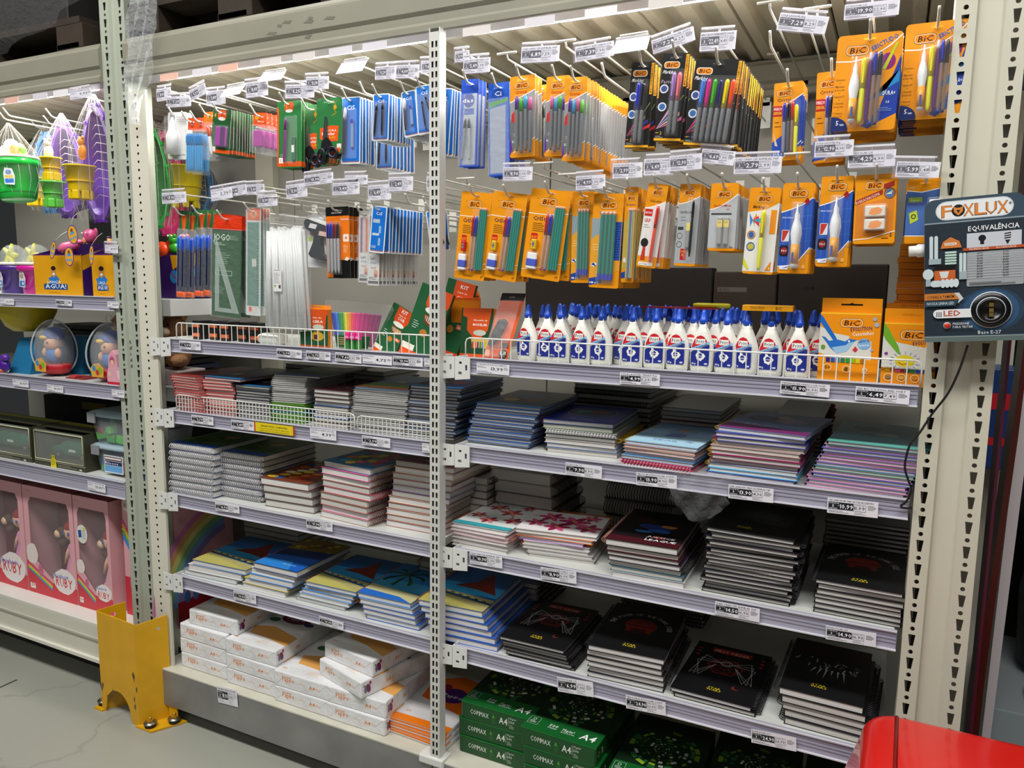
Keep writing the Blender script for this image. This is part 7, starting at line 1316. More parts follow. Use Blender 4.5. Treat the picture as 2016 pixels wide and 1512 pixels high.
# ================================================================ lamp tester board on the right upright
sgn = thing('lamp_tester_board', Matrix.Translation((.034, -.055, 1.655)) @ Matrix.Rotation(-.075, 4, 'Y'), 'dark blue lamp tester display board hanging on the right upright', 'display board')
SW, SH = 158, 262; mb = MB(); pts = []
for cx, cy, a0 in ((SW - 18, -18, 0), (18, -18, 90)):
    for i in range(6): a = math.radians(a0 + 18 * i); pts.append(((cx + 18 * math.cos(a)) / 1000, (cy + 18 * math.sin(a)) / 1000))
pts += [(0, -SH / 1000), (SW / 1000, -SH / 1000)]
mb.slab(pts, [], .022, M('#26303a', r=.3), FRONT, mside=M('#8a9090', r=.3)); A = Art(mb, FRONT, base=.0003)
A.P([(p[0] * 1000, -p[1] * 1000) for p in pts], '#3a4c5a'); A.R(0, 44, SW, SH - 56, '#28323c'); A.R(0, 42, SW, 2.4, '#8a9aa6')
for k in range(16):
    for j in range(12): A.E(14 + j * 12 + (k % 2) * 6, 52 + k * 12.5, 1.6, 1.2, '#323e4a', n=5); A.z -= A.e
A.z += A.e
A.E(106, 206, 52, 40, '#2c4259'); A.E(106, 206, 44, 37, '#345374')
A.RR(18, 5, 122, 34, 17, '#cfd6da'); A.RR(20, 7, 118, 30, 15, '#e9ecee')
for i, ch in enumerate('FOXLUX'):
    x = 28 + i * 17.5
    if ch == 'O': A.E(x + 9, 23, 10.5, 11, '#1a1a1a'); A.P([(x + 1, 15), (x + 6, 18), (x + 12, 18), (x + 17, 15), (x + 16, 25), (x + 9, 32), (x + 2, 25)], '#d8843a'); A.P([(x + 6, 22), (x + 12, 22), (x + 9, 28)], '#1a1a1a'); continue
    A.t(ch, x - .8, 34, 21.5, '#4a2a18', w=16.6); A.t(ch, x, 33, 20, '#dd8538', w=15)
A.t('®', 132, 20, 5, '#5a5a5a'); A.t('EQUIVALÊNCIA', 70, 62, 8.6, '#eef0f0', w=78); A.R(68, 66, 84, 26, '#c9ccd4'); A.E(92, 76, 6, 6, '#1c1c20'); A.R(89, 81, 6, 6, '#1c1c20'); [A.P([(126, 70 + 4 * k), (136, 69 + 4 * k), (136, 71 + 4 * k), (126, 72 + 4 * k)], '#1c1c20') for k in range(3)]; A.P([(127, 82), (135, 82), (131, 90)], '#1c1c20')
A.R(62, 92, 94, 5, '#b8532c'); A.t('INCANDESCENTE', 72, 96, 3, '#f0d8c8', w=30); A.t('FLUORESCENTE', 114, 96, 3, '#f0d8c8', w=30); A.RR(68, 100, 88, 62, 3, '#9ea2a6')
for k, (a, b) in enumerate((('25W', '5W'), ('30W', '7W'), ('40W', '9W'), ('50W', '11W'), ('60W', '15W'), ('80W', '20W'), ('100W', '25W'), ('120W', '30W'), ('140W', '36W'), ('180W', '46W'))): A.R(68, 104.4 + k * 4.7, 86, .6, '#c9ccd0'); A.t(a, 84, 104 + k * 4.7, 3.2, '#2a2c30', w=9); A.t(b, 124, 104 + k * 4.7, 3.2, '#2a2c30', w=9)
A.lines(72, 155, 76, 2, 3, 1, '#3a3c40'); lw = '#c8d6da'; lw2 = '#9fb0b6'
A.RR(8, 66, 6, 44, 3, lw); A.RR(16, 66, 6, 44, 3, lw); A.R(7, 108, 20, 10, lw2); A.P([(26, 90), (30, 78), (42, 70), (56, 78), (60, 90)], '#d07a3a'); A.RR(32, 80, 20, 5, 2, '#e8d8c8'); A.t('FOXLUX', 34, 84, 3, '#a85a2a', w=16); [A.RR(33, 96 + k * 5, 19, 3.6, 1.8, '#bcd8cc') for k in range(5)]
A.RR(56, 100, 5, 36, 2, lw); A.RR(62, 100, 5, 36, 2, lw); A.R(56, 134, 12, 14, lw2); A.R(16, 120, 34, 10, '#141414'); A.R(16, 130, 34, 18, '#c8622c'); A.P([(24, 132), (40, 132), (37, 144), (27, 144)], '#d8dadc'); A.E(6, 136, 9, 10, lw); A.R(2, 146, 8, 12, lw2); [A.E(30 + k * 7, 154, 4.6, 8, '#cfdde0') for k in range(4)]; A.RR(10, 148, 18, 12, 5, lw)
A.P([(0, 172), (50, 172), (58, 184), (0, 184)], '#c87a34'); A.t('CONHEÇA TAMBÉM', 4, 181, 5, '#2a1a10', w=44); A.P([(48, 172), (56, 172), (63, 183), (54, 192), (56, 183)], '#c8ccd0'); A.P([(0, 185), (56, 185), (50, 196), (0, 196)], '#2f4654'); A.t('NOSSA LINHA LED', 4, 193, 5, '#c8d4d8', w=44)
A.RR(14, 202, 74, 16, 8, '#e4e6e8'); [A.R(19 + 3.4 * (k % 3), 207 + 3 * (k // 3), 2.2, 1.8, '#3a3a3e') for k in range(9)]; A.t('LED', 31, 214, 9.5, '#c0503a', w=27); A.t('PRESSIONE', 46, 231, 4, '#d8dce0', w=26); A.t('PARA TESTAR', 46, 237, 4, '#d8dce0', w=32); A.t('Base E-27', 86, 249, 6, '#c8d0d4', w=36)
A.P([(0, SH - 9), (SW, SH - 9), (SW, SH), (0, SH)], '#5f6e6c'); A.P([(0, SH - 10), (SW, SH - 10), (SW, SH - 9), (0, SH - 9)], '#a8b4b4'); obj('printed_board', mb, sgn)
mb = MB(); X = T(.106, 0, -.206) @ Matrix.Rotation(PI / 2, 4, 'X'); mb.lathe([(.033, .0), (.033, .003), (.0315, .0035)], M('#c9ced2', r=.3), n=28, X=X); mb.lathe([(.0315, .0036), (.031, .005), (.024, .006)], M('#0d0e10', r=.3), n=28, X=X); mb.lathe([(.0235, .0061), (.0232, .0075), (.022, .008)], M('#b8bec4', r=.25), n=28, X=X); mb.lathe([(.022, .0081), (.020, .011), (.017, .011), (.016, .0085)], M('#101113', r=.25), n=28, X=X); so = obj('lamp_socket', mb, sgn)
mb = MB(); [mb.box((.1025, -.0128, -.206 + q), (.1095, -.0112, -.199 + q), M('#a08a50', r=.35, metal=.7)) for q in (.006, -.004, -.012)]; obj('contact', mb, so)
mb = MB(); mb.lathe([(.0065, 0), (.0065, .002)], M('#c8ccd0', r=.3, metal=.5), n=18, X=T(.037, 0, -.232) @ Matrix.Rotation(PI / 2, 4, 'X')); mb.lathe([(.005, .002), (.0048, .005), (.003, .006)], M('#d8341c', r=.25, coat=.5), n=18, X=T(.037, 0, -.232) @ Matrix.Rotation(PI / 2, 4, 'X')); obj('test_button', mb, sgn)
mb = MB(); mb.lathe([(.012, .0), (.0125, .012), (.010, .016), (.010, .028)], M('#e2e2de', r=.4), n=14, X=T(.002, .018, -.09) @ Matrix.Rotation(-PI / 2, 4, 'Y')); obj('white_plug', mb, sgn)
mb = MB(); mb.box((.03, .0225, -.06), (.11, .05, -.03), M('#3a3c40', r=.5)); obj('hanging_bracket', mb, sgn)
pts = [onY(*q, y) for q, y in (((1905, 680), -.05), ((1888, 730), -.03), ((1866, 775), -.02), ((1835, 815), -.012), ((1812, 850), -.014), ((1792, 875), -.016), ((1783, 905), -.02), ((1782, 925), -.02), ((1788, 945), -.02), ((1794, 965), -.018), ((1786, 985), -.016), ((1774, 996), -.014), ((1780, 1000), -.012), ((1797, 1000), -.004))]
mb = MB(); sm = []
for i in range(len(pts) - 1):
    p0, p1, p2, p3 = pts[max(i - 1, 0)], pts[i], pts[i + 1], pts[min(i + 2, len(pts) - 1)]
    for k in range(5): t = k / 5; sm.append(.5 * ((2 * p1) + (-p0 + p2) * t + (2 * p0 - 5 * p1 + 4 * p2 - p3) * t * t + (-p0 + 3 * p1 - 3 * p2 + p3) * t ** 3))
mb.tube(sm, .0022, M('#161414', r=.4), n=7); tag(obj('power_cable', mb), 'thin black cable drooping from the tester board along the upright', 'cable')
# ================================================================ torn film, red bin, things past the right upright
rr = random.Random(31); rows = []
for i in range(9): rows.append([(-.43 + .13 * j / 11 + .006 * math.sin(i * 2), -.012 - .01 * math.sin(j * 1.3 + i) + rr.uniform(-.003, .003) + (.05 if i == 0 else 0), 1.082 - .0085 * i * (1 + .7 * math.sin(j / 11 * PI)) + rr.uniform(-.002, .002)) for j in range(12)])
film('torn_clear_film', rows, 'torn clear film hanging off the second shelf of the right bay', .07)
RED = M('#d4201a', r=.28, coat=.5)
r = thing('red_plastic_bin', (.02, -.60, 0), 'glossy red plastic bin in the lower right corner', 'bin')
def rbox(mb, x0, y0, x1, y1, z0, z1, rad, m, rt=.02, n=7):
    lay = [(z0, -.12), (.30, -.12)] + [(z1 - rt + rt * math.sin(a), rt * (1 - math.cos(a))) for a in [PI / 2 * i / 6 for i in range(7)]]; vs = []; cnt = 0
    for z, ins in lay:
        ring = []
        for cx, cy, a0 in ((x1 - rad, y1 - rad, 0), (x0 + rad, y1 - rad, 90), (x0 + rad, y0 + rad, 180), (x1 - rad, y0 + rad, 270)):
            for i in range(n): a = math.radians(a0 + 90 * i / (n - 1)); ring.append((cx + (rad - ins) * math.cos(a), cy + (rad - ins) * math.sin(a), z))
        cnt = len(ring); vs += ring
    fs = [(i * cnt + k, i * cnt + (k + 1) % cnt, (i + 1) * cnt + (k + 1) % cnt, (i + 1) * cnt + k) for i in range(len(lay) - 1) for k in range(cnt)] + [tuple(range((len(lay) - 1) * cnt, len(lay) * cnt))]
    mb.add(vs, fs, m, True)
RX, RY, RZ = -.002, -.20, .728
mb = MB(); rbox(mb, RX, RY - .26, RX + .42, RY + .0, .04, RZ, .06, RED, .035); obj('bin_body', mb, r).location = (-.02, .60, 0)
mb = MB(); mb.tube([(RX + .052 - .0, RY - .30, RZ - .115), (RX + .052, RY - .262, RZ - .02), (RX + .053, RY - .235, RZ + .0005), (RX + .056, RY - .03, RZ + .0005), (RX + .056, RY - .002, RZ - .03)], .0035, M('#7c0f0c', r=.35), n=8); obj('seam', mb, r).location = (-.02, .60, 0)
mb = MB(); mb.box((.196, .02, .02), (.201, .10, 2.1), M('#4a1228', r=.4)); tag(obj('banner_edge', mb), 'thin wine-red strip hanging along the right side of the upright', 'strip')
mb = MB(); mb.slab([(.243, 1.9), (.252, 1.9), (.24, 1.2), (.232, .95), (.222, .55), (.205, .3), (.205, .6), (.222, 1.0), (.232, 1.3)], [], .09, M('#4e1f18', r=.35), T(0, .12, 0) @ FRONT); tag(obj('brown_banner', mb), 'dark brown curved plastic banner edge right of the upright', 'banner')
mb = MB(); mb.slab([(.259, 2.1), (.286, 2.1), (.272, 1.2), (.255, .3), (.240, .3), (.250, 1.2)], [], .05, M('#cfc9cc', r=.35), T(0, .22, 0) @ FRONT); tag(obj('white_post', mb), 'slim white display post right of the brown banner', 'post')
def sling(name, c, rx, lab, col='#121316'):
    r = thing(name, c, lab, 'backpack', 'black backpacks past the right upright'); mb = MB(); superell(mb, [(-.20, rx * .6, .05), (-.18, rx, .09), (0, rx * 1.05, .10), (.13, rx * .9, .08), (.19, rx * .4, .04)], M(col, r=.65, bump=.3, bs=80), e=2.6); obj('bag_body', mb, r)
    mb = MB(); superell(mb, [(-.17, rx * .6, .02), (-.15, rx * .8, .03), (-.04, rx * .8, .03), (-.02, rx * .6, .015)], M('#a82018', r=.5), X=T(0, -.09, 0), e=2.6); obj('front_pocket', mb, r); mb = MB(); mb.tube([(rx * .3, -.02, .18), (rx * .5, -.12, .1), (rx * .6, -.13, -.05), (rx * .4, -.08, -.18)], .012, M('#1c1d20', r=.7), n=8); obj('strap', mb, r)
sling('black_backpack', (.47, .48, 1.135), .15, 'black and red backpack hanging past the right upright, upper one'); sling('black_backpack', (.49, .56, .735), .15, 'black and red backpack resting on the shelf past the right upright')
mb = MB(); mb.box((.26, .30, .50), (1.0, .75, .53), M('#9aa4a8', r=.3, metal=.3)); mb.box((.26, .29, .44), (1.0, .30, .53), M('#8c989c', r=.3)); tag(obj('side_shelf', mb), 'grey metal shelf past the right upright', 'shelf')
mb = MB(); mb.box((.26, .15, .28), (1.0, .75, .30), M('#a4acb0', r=.3, metal=.3)); tag(obj('side_shelf', mb), 'lower grey metal shelf past the right upright', 'shelf')
mb = MB(); superell(mb, [(0, .05, .09), (.01, .06, .1), (.025, .055, .09), (.03, .04, .07)], M('#8a2a4a', r=.4), X=T(.40, .36, .5305)); tag(obj('pink_sandal', mb), 'dark pink sole lying on the grey shelf at the right edge', 'sandal')
for k in range(5): mb = MB(); mb.box((.27, .5, 1.72 + k * .034), (.36, .56, 1.75 + k * .034), M('#d8cc2a', r=.4), bev=.002); A = Art(mb, artX(.27, 1.75 + k * .034, .4999)); A.R(6, 3, 50, 9, '#e8e8e4'); tag(obj('yellow_pack', mb), 'small yellow and white pack at the right edge', 'pack', 'small yellow packs at the right edge')
mb = MB(); mb.box((.25, .49, 1.69), (.45, .75, 1.718), M('#3a3d3e', r=.5)); tag(obj('side_shelf', mb), 'dark shelf carrying the yellow packs at the right edge', 'shelf')
mb = MB(); mb.box((.21, .50, 1.05), (.28, .85, 1.30), M('#1a3a78', r=.4), bev=.003); A = Art(mb, artX(.21, 1.30, .4999)); A.R(0, 60, 70, 40, '#c82028'); A.R(0, 170, 70, 20, '#c82028'); tag(obj('blue_box', mb), 'blue and red box glimpsed behind the right upright', 'box')
mb = MB(); mb.box((.205, .85, 0), (1.2, .87, 2.6), M('#141416', r=.8)); obj('wall_side', mb, kind='structure')
# ================================================================ the toy bay
def castle(col, r1, r0, h, X=None, teeth=7):
    mb = MB(); m = M(col, r=.3, coat=.3); mb.lathe([(r0, .012), (r0 * 1.03, .02), (r1 * .97, h - .006), (r1 * 1.06, h - .006), (r1 * 1.06, h), (r1 * .95, h), (r1 * .93, h - .01), (r0 * .94, .02)], m, n=24, X=X)
    mb.lathe([(r0 * 1.12 + (r1 - r0) * .4, h * .45), (r0 * 1.12 + (r1 - r0) * .4, h * .48)], m, n=24, X=X)
    for k in range(teeth):
        a = 2 * PI * k / teeth; Y = (X or Matrix()) @ Matrix.Rotation(a, 4, 'Z') @ T(r0 * .85, 0, 0); mb.box((-.006, -.011, -.012), (.008, .011, .016), m, X=Y, bev=.002)
    return mb
def boat(col, w, h, d, dark=None, mesh=True):
    m = M(col, r=.3, coat=.3); mb = MB(); N = 24; out = []
    def ol(s): return [(s * w / 2 * math.sin(t) * (1 - .25 * max(0, math.cos(t))), s * h / 2 * math.cos(t)) for t in [2 * PI * i / N for i in range(N)]]
    lays = [(1.0, 0), (1.0, .012), (.93, .016), (.80, d * .8), (.66, d)]; vs = []
    for s, y in lays: vs += [(x, y, z) for x, z in ol(s)]
    fs = [(i * N + k, (i + 1) * N + k, (i + 1) * N + (k + 1) % N, i * N + (k + 1) % N) for i in range(len(lays) - 1) for k in range(N)] + [tuple(range((len(lays) - 1) * N, len(lays) * N))]
    mb.add(vs, fs, m, True); ins = ol(.9); ons = ol(1.03)
    mb.add([(x, -.001, z) for x, z in ons] + [(x, -.001, z) for x, z in ins] + [(x * .85, d * .75, z * .85) for x, z in ins], [(k, (k + 1) % N, N + (k + 1) % N, N + k) for k in range(N)] + [(N + k, N + (k + 1) % N, 2 * N + (k + 1) % N, 2 * N + k) for k in range(N)] + [tuple(range(3 * N - 1, 2 * N - 1, -1))], m, False)
    for k in range(N):
        if k % 2: x, z = ons[k]; mb.box((x - .006, -.004, z - .006), (x + .006, .014, z + .006), m, bev=.001)
    if mesh:
        for q in range(9): zz = -h * .3 + q * h * .075; mb.tube([(-w * .30, d * .2, zz), (0, d * .05, zz + .012), (w * .30, d * .2, zz)], .0014, M(dark or col, r=.4), n=4)
    return mb
def net(x0, z0, w, h, y=.0, d=.06, a=.05):
    mb = MB(); N = 14; vs = []; m = M('#f2f0ea', r=.4, alpha=a)
    for s, z in ((.05, h / 2), (.4, h * .36), (.95, h * .1), (1, -h * .3), (.7, -h / 2)):
        vs += [(x0 + s * w / 2 * math.cos(2 * PI * k / N), y + s * d * math.sin(2 * PI * k / N), z0 + z) for k in range(N)]
    mb.add(vs, [(i * N + k, i * N + (k + 1) % N, (i + 1) * N + (k + 1) % N, (i + 1) * N + k) for i in range(4) for k in range(N)], m, True)
    for k in range(N):
        mb.tube([Vector(vs[i * N + k]) for i in range(5)], .0005, M('#e8e4dc', r=.5), n=3, cap=False)
    return mb
def toyset(u, v, y, col, dark, w, h, buckets, mold, lab, rz=.05, boatm=True):
    c = onY(u, v, y); r = thing('beach_toy_set', Matrix.Translation(c) @ Matrix.Rotation(rz, 4, 'Z'), lab, 'beach toys', 'netted beach toy sets'); obj('boat_tray', boat(col, w, h, .09, dark, boatm), r)
    for (dx, dz, bc, s) in buckets: obj('castle_bucket', castle(bc, .042 * s, .030 * s, .085 * s, T(dx, -.05, dz)), r)
    for (dx, dz, mc) in mold:
        m = MB(); mm = M(mc, r=.35); m.ball((dx, -.05, dz), (.020, .012, .026), mm); m.ball((dx, -.052, dz + .032), (.014, .01, .014), mm); m.ball((dx - .012, -.052, dz + .044), .006, mm, 8, 6); m.ball((dx + .012, -.052, dz + .044), .006, mm, 8, 6); obj('sand_mold', m, r)
    obj('net_bag', net(0, .02, w * 1.12, h * 1.1, .0, .075), r)
    hook(c.x, c.z + h * .55, y - .04, 'hook carrying the ' + lab, arm=False)
toyset(190, 322, .06, '#7238b8', '#caa8d8', .22, .38, [(-.012, -.11, '#e8c40c', 1.15)], [(.016, .03, '#f0920c')], 'purple boat tray with big yellow castle bucket', rz=-.2)
toyset(128, 336, .10, '#7a50b4', '#d8b8dc', .17, .32, [(-.0, -.12, '#62c84a', .9), (.0, -.03, '#e8c40c', .8)], [(-.01, .055, '#e8dcc8')], 'purple boat tray with pale green castle bucket')
toyset(95, 340, .25, '#2c84c8', '#1c5a94', .18, .30, [(.0, -.12, '#e8c81c', 1.1)], [(.0, -.02, '#b8843a')], 'blue boat tray with yellow castle bucket')
toyset(304, 352, .27, '#12a83c', '#0c7a2c', .10, .34, [(-.01, -.02, '#d8c428', .8)], [], 'bright green boat tray seen right of the post', rz=.5)
toyset(328, 362, .40, '#d81a72', '#a81258', .15, .38, [], [], 'magenta boat tray seen right of the post', rz=.3, boatm=False)
toyset(372, 365, .50, '#2a78b8', '#d8c428', .20, .26, [(.02, -.08, '#e4cc1c', 1.7)], [], 'blue boat tray with wide yellow bucket behind the hooks', rz=.2)
c = onY(38, 395, .02); r = thing('toy_bucket', Matrix.Translation(c) @ Matrix.Rotation(-.12, 4, 'Y'), 'green toy bucket with white rim hanging at the left edge', 'bucket'); GB = M('#1ccc48', r=.25, coat=.4)
mb = MB(); mb.lathe([(.05, 0), (.056, .004), (.062, .03), (.075, .112), (.083, .112), (.085, .136), (.078, .136), (.06, .02)], GB, n=30); obj('bucket_body', mb, r); mb = MB(); mb.lathe([(.084, .134), (.088, .137), (.088, .143), (.078, .145), (.07, .137)], M('#eeeae0', r=.3), n=30); obj('rim', mb, r)
mb = MB(); X = T(-.012, -.083, .12) @ Matrix.Rotation(.45, 4, 'Y'); mb.box((-.010, -.004, -.10), (.010, 0, .012), M('#e4e0cc', r=.35), X=X, bev=.003); obj('handle', mb, r); mb = MB(); mb.slab([(-.016, -.026), (.014, -.03), (.018, .0), (.012, .026), (-.01, .03), (-.016, .012)], [], .001, M('#d8dce4', r=.4), T(.052, -.056, .07, rz=.75) @ FRONT); A = Art(mb, T(.052, -.0562, .07, rz=.75) @ FRONT); A.R(-12, -4, 24, 9, '#e0c040'); A.R(-13, 8, 26, 14, '#2a78d0'); A.E(0, -14, 9, 8, '#6a8ac0'); obj('sticker', mb, r)
for q, (dx, dz, rad, col) in enumerate(((-.03, .165, .034, '#f2efe4'), (.0, .185, .03, '#f2efe4'), (.035, .165, .03, '#d8b45a'), (.06, .165, .014, '#7ac83a'))): mb = MB(); mb.ball((dx, 0, dz), (rad, rad * .8, rad), M(col, r=.35)); mb.ball((dx + rad * .5, -rad * .6, dz + rad * .2), rad * .5, M(col, r=.35)); obj('sand_mold', mb, r)
obj('net_bag', net(.0, .14, .17, .26, 0, .075, .04), r); hook(c.x + .01, c.z + .27, -.02, 'hook carrying the green toy bucket', arm=False)
for tip in ((5, 212), (85, 228), (178, 210)):
    p = onY(*tip, .02); hook(p.x, p.z - .024, .036, 'empty white display hook in the toy bay', arm=False)
price_tag('Q', (865, 185), (1130, 140), 110, '9,90', None, 'blank-looking white tag hanging below the toy bay beam', HK, y=-.02, plain=True, arm=True)
price_tag('X', (520, 205), (585, 208), 40, '14,90', None, 'small white price tag hanging before the yellow box, beside the upright', HK, y=-.02, plain=True, arm=True)
mb = MB(); mb.box((-3.0, .40, 1.4246), (-2.78, .58, 1.95), M('#0e0e10', r=.8), bev=.02); tag(obj('black_garment', mb), 'dark hanging bag behind the green bucket', 'bag')
# ---- first toy shelf
ZT = 1.4245
mb = MB(); mb.box((-2.304, .088, ZT - .058), (-2.15, .5, ZT - .001), M('#cfcfd0', r=.35), bev=.002); tag(obj('shelf_end', mb), 'grey end of the toy shelf seen right of the perforated post', 'shelf')
for u, col, lab in ((8, '#4a2a8c', 'dark purple toy bucket on the highest toy shelf'), (52, '#d8209c', 'magenta toy bucket with white rim on the highest toy shelf')):
    p = onY(u, 575, .03); r = thing('toy_bucket', Vector((p.x, .075, ZT)), lab, 'bucket'); mb = MB(); mb.lathe([(.044, 0), (.047, .004), (.058, .085), (.064, .088), (.066, .108), (.06, .108)], M(col, r=.25, coat=.4), n=28); obj('bucket_body', mb, r); mb = MB(); mb.lathe([(.066, .108), (.069, .11), (.069, .116), (.06, .118), (.05, .112)], M('#ece6da', r=.3), n=28); obj('rim', mb, r)
    mb = MB(); mb.slab([(-.018, -.024), (.014, -.028), (.02, .004), (.008, .03), (-.012, .03)], [], .001, M('#d4d8e0', r=.4), T(0, -.058, .055) @ FRONT); A = Art(mb, T(0, -.0582, .055) @ FRONT); A.R(-12, 4, 26, 18, '#2a78c8'); A.R(0, 8, 10, 10, '#e8e8e8'); A.E(0, -14, 10, 9, '#b89a7a'); obj('sticker', mb, r)
    mb = MB(); m = M(('#c8c83a', '#d8d04a')[col == '#d8209c'], r=.3)
    for k in range(5): a = k * 2 * PI / 5 + .3; mb.tube([(0, -.01, .145), (.045 * math.sin(a), -.012, .145 + .042 * math.cos(a))], [.014, .005], m, n=8)
    obj('starfish_mold', mb, r); mb = MB(); mb.ball((0, 0, .135), (.055, .045, .05), clear('#e8f0f0', .2)); obj('clear_lid', mb, r)
def aguabox(x0, y0, w, d, lab, fr=1):
    r = thing('toy_display_box', (x0, y0, ZT), lab, 'display box', 'yellow and purple toy boxes'); Y, P = M('#e0a010', r=.45), M('#3a1462', r=.45); mb = MB(); mb.box((0, 0, 0), (w, .003, .145), Y if fr else P); mb.box((0, d, 0), (w, d + .003, .19), P); mb.box((0, .003, 0), (w, d, .003), P)
    for x in (0, w - .003):
        mb.slab([(0, 0), (d, 0), (d, .19), (.0, .145)], [], .003, P, T(x + .003, .003, 0) @ RIGHTF)
    A = Art(mb, T(w + .0001, 0, .19) @ RIGHTF); A.P([(4, 50), (d * 900, 6), (d * 600, 55), (4, 100)], '#e0a010'); A.E(60, 96, 22, 24, '#2a8ad0'); A.L([(46, 82), (74, 112)], 5, '#a83a4a'); A.E(110, 70, 18, 20, '#2a8ad0')
    A = Art(mb, artX(0, .145, -.0001)); W = w * 1000; A.R(0, 0, W, 3, '#5a2a7a')
    if not fr: A.P([(W - 60, 0), (W, 0), (W, 20), (W - 50, 50)], '#e0a010'); A.E(W - 45, 72, 20, 22, '#2a8ad0'); A.L([(W - 60, 58), (W - 30, 86)], 5, '#a83a4a'); obj('carton', mb, r); return r
    blob(A, W * .42, 92, 34, '#2c7ac8', 14, 5, .8, .5); A.E(W * .42, 62, 13, 17, '#c88a58'); A.E(W * .42, 48, 13, 8, '#2a1c18'); A.E(W * .42, 68, 7, 4, '#f4f0e8'); A.t('LANÇA', W * .42, 100, 9, '#e8f0f8', w=W * .28, al='c'); A.RR(W * .2, 102, W * .5, 20, 5, '#1c4a8c'); A.t('AGUA!', W * .45, 118, 15, '#e8f0f8', w=W * .44, al='c'); A.lines(W * .3, 132, W * .38, 1, 3, 1.5, '#b86a10'); obj('carton', mb, r); return r
X1 = onY(70, 577, .03).x; X2 = onY(184, 583, .03).x
aguabox(X1, .03, .262, .16, 'yellow and purple toy box with blue splash logo, fully seen'); aguabox(X2, .03, .115, .10, 'yellow and purple toy box cut off by the left upright'); b3 = aguabox(-2.40, .150, .245, .20, 'purple toy box side seen right of the perforated post', 0)
def critter(x, y, z, col, kind, lab, s=1.0):
    r = thing('squirt_toy', (x, y, z), lab, 'bath toy'); m = M(col, r=.3, coat=.3); mb = MB()
    if kind == 'fish': mb.ball((0, 0, .022 * s), (.026 * s, .016 * s, .022 * s), m); mb.ball((.026 * s, 0, .032 * s), (.010 * s, .004, .014 * s), m)
    elif kind == 'long': mb.tube([(-.05, 0, .02), (-.02, 0, .024), (.02, 0, .03), (.06, 0, .044)], [.012, .022, .020, .009], m, n=12); mb.ball((.058, 0, .046), (.016, .012, .010), m)
    else: mb.ball((0, 0, .02), (.022, .018, .022), m); mb.ball((0, -.004, .046), (.018, .015, .015), m); [mb.ball((q, -.008, .060), .007, m, 8, 6) for q in (-.011, .011)]
    obj('toy_body', mb, r); mb = MB(); [mb.ball((q * s, -.018 * s, (.03 if kind == 'fish' else .060) * s), .0035, M('#f4f4f0', r=.3), 8, 6) for q in (-.01, .008)]; obj('eyes', mb, r) if kind != 'long' else None
    if kind == 'fish': mb = MB(); mb.ball((-.012, -.013, .012), (.009, .006, .012), M('#f0a868', r=.4)); obj('belly', mb, r)
zt = ZT + .145
mb = MB()
critter(X1 + .10, .10, zt - .0, '#f06a9c', 'long', 'pink dolphin squirt toy lying on the yellow box'); critter(X1 + .19, .12, zt + .04, '#f0609a', 'fish', 'pink squirt toy standing above the yellow box', 1.2)
for k in range(3): critter(X2 + .03 + k * .05, .10, zt, '#d8281c', 'fish', ['left red fish squirt toy', 'middle red fish squirt toy', 'red fish squirt toy beside the upright'][k])
critter(-2.265, .16, zt - .01, '#e8481c', 'fish', 'orange-red squirt toy beside the perforated post', 1.3); critter(-2.215, .17, zt + .005, '#3aa82a', 'frog', 'green frog squirt toy seen right of the perforated post'); critter(-2.165, .18, zt + .005, '#e87aa8', 'frog', 'pink bear squirt toy seen right of the perforated post')
for k, (dx, dz, c1) in enumerate(((.185, .0, '#d89a3a'), (.215, .03, '#d8941a'))):
    r = thing('toy_tube_box', (X1 + dx - .02, .245 + .07 * k, ZT + .0), ['low yellow and pink tube box behind the yellow box', 'tall yellow and pink tube box behind the yellow box'][k], 'toy box'); mb = MB(); mb.lathe([(.034, 0), (.034, .15 + dz)], M('#d890c0', r=.4), n=20); obj('pink_sleeve', mb, r); mb = MB(); mb.lathe([(.0345, .15 + dz), (.0345, .21 + dz)], M(c1, r=.4), n=20); mb.lathe([(.035, .21 + dz), (.035, .216 + dz)], M('#5a2a7a', r=.4), n=20); obj('yellow_sleeve', mb, r)
for k, (u, v, rot) in enumerate(((47 * 1 + 57, 492, .4), (136, 505, 0), (143, 462, -.3), (180, 502, .1))):
    p = onY(u, v, -.0); r = thing('oval_hang_tag', Matrix.Translation(p) @ Matrix.Rotation(rot, 4, 'Y'), 'yellow oval hang tag, ' + ['leftmost, turned edge-on', 'lowest, facing forward', 'highest one', 'narrow one beside the second box'][k], 'hang tag', 'yellow oval hang tags'); mb = MB(); w = [.55, 1, 1.1, .45][k]
    mb.slab([(.024 * w * math.cos(a), .033 * math.sin(a)) for a in [2 * PI * i / 20 for i in range(20)]], [], .0008, M('#6a3a94', r=.4), FRONT); A = Art(mb, FRONT); A.E(0, 0, 21 * w, 29.5, '#e8ac2c'); A.P([(-12 * w, 0), (12 * w, -2), (9 * w, -10), (-9 * w, -10)], '#5a9ad0'); A.E(0, -15, 6 * w, 6, '#7a4a2a'); [A.E(q * w, 12, 4.4 * w, 4.4, '#5a9ad0') for q in (-11, 0, 11)]; obj('printed_tag', mb, r)
    mb = MB(); mb.tube([(0, 0, .032), (.01, .012, .06), (.012, .030, .075)], .0007, M('#e8e8e4', r=.5), n=4); obj('string', mb, r)
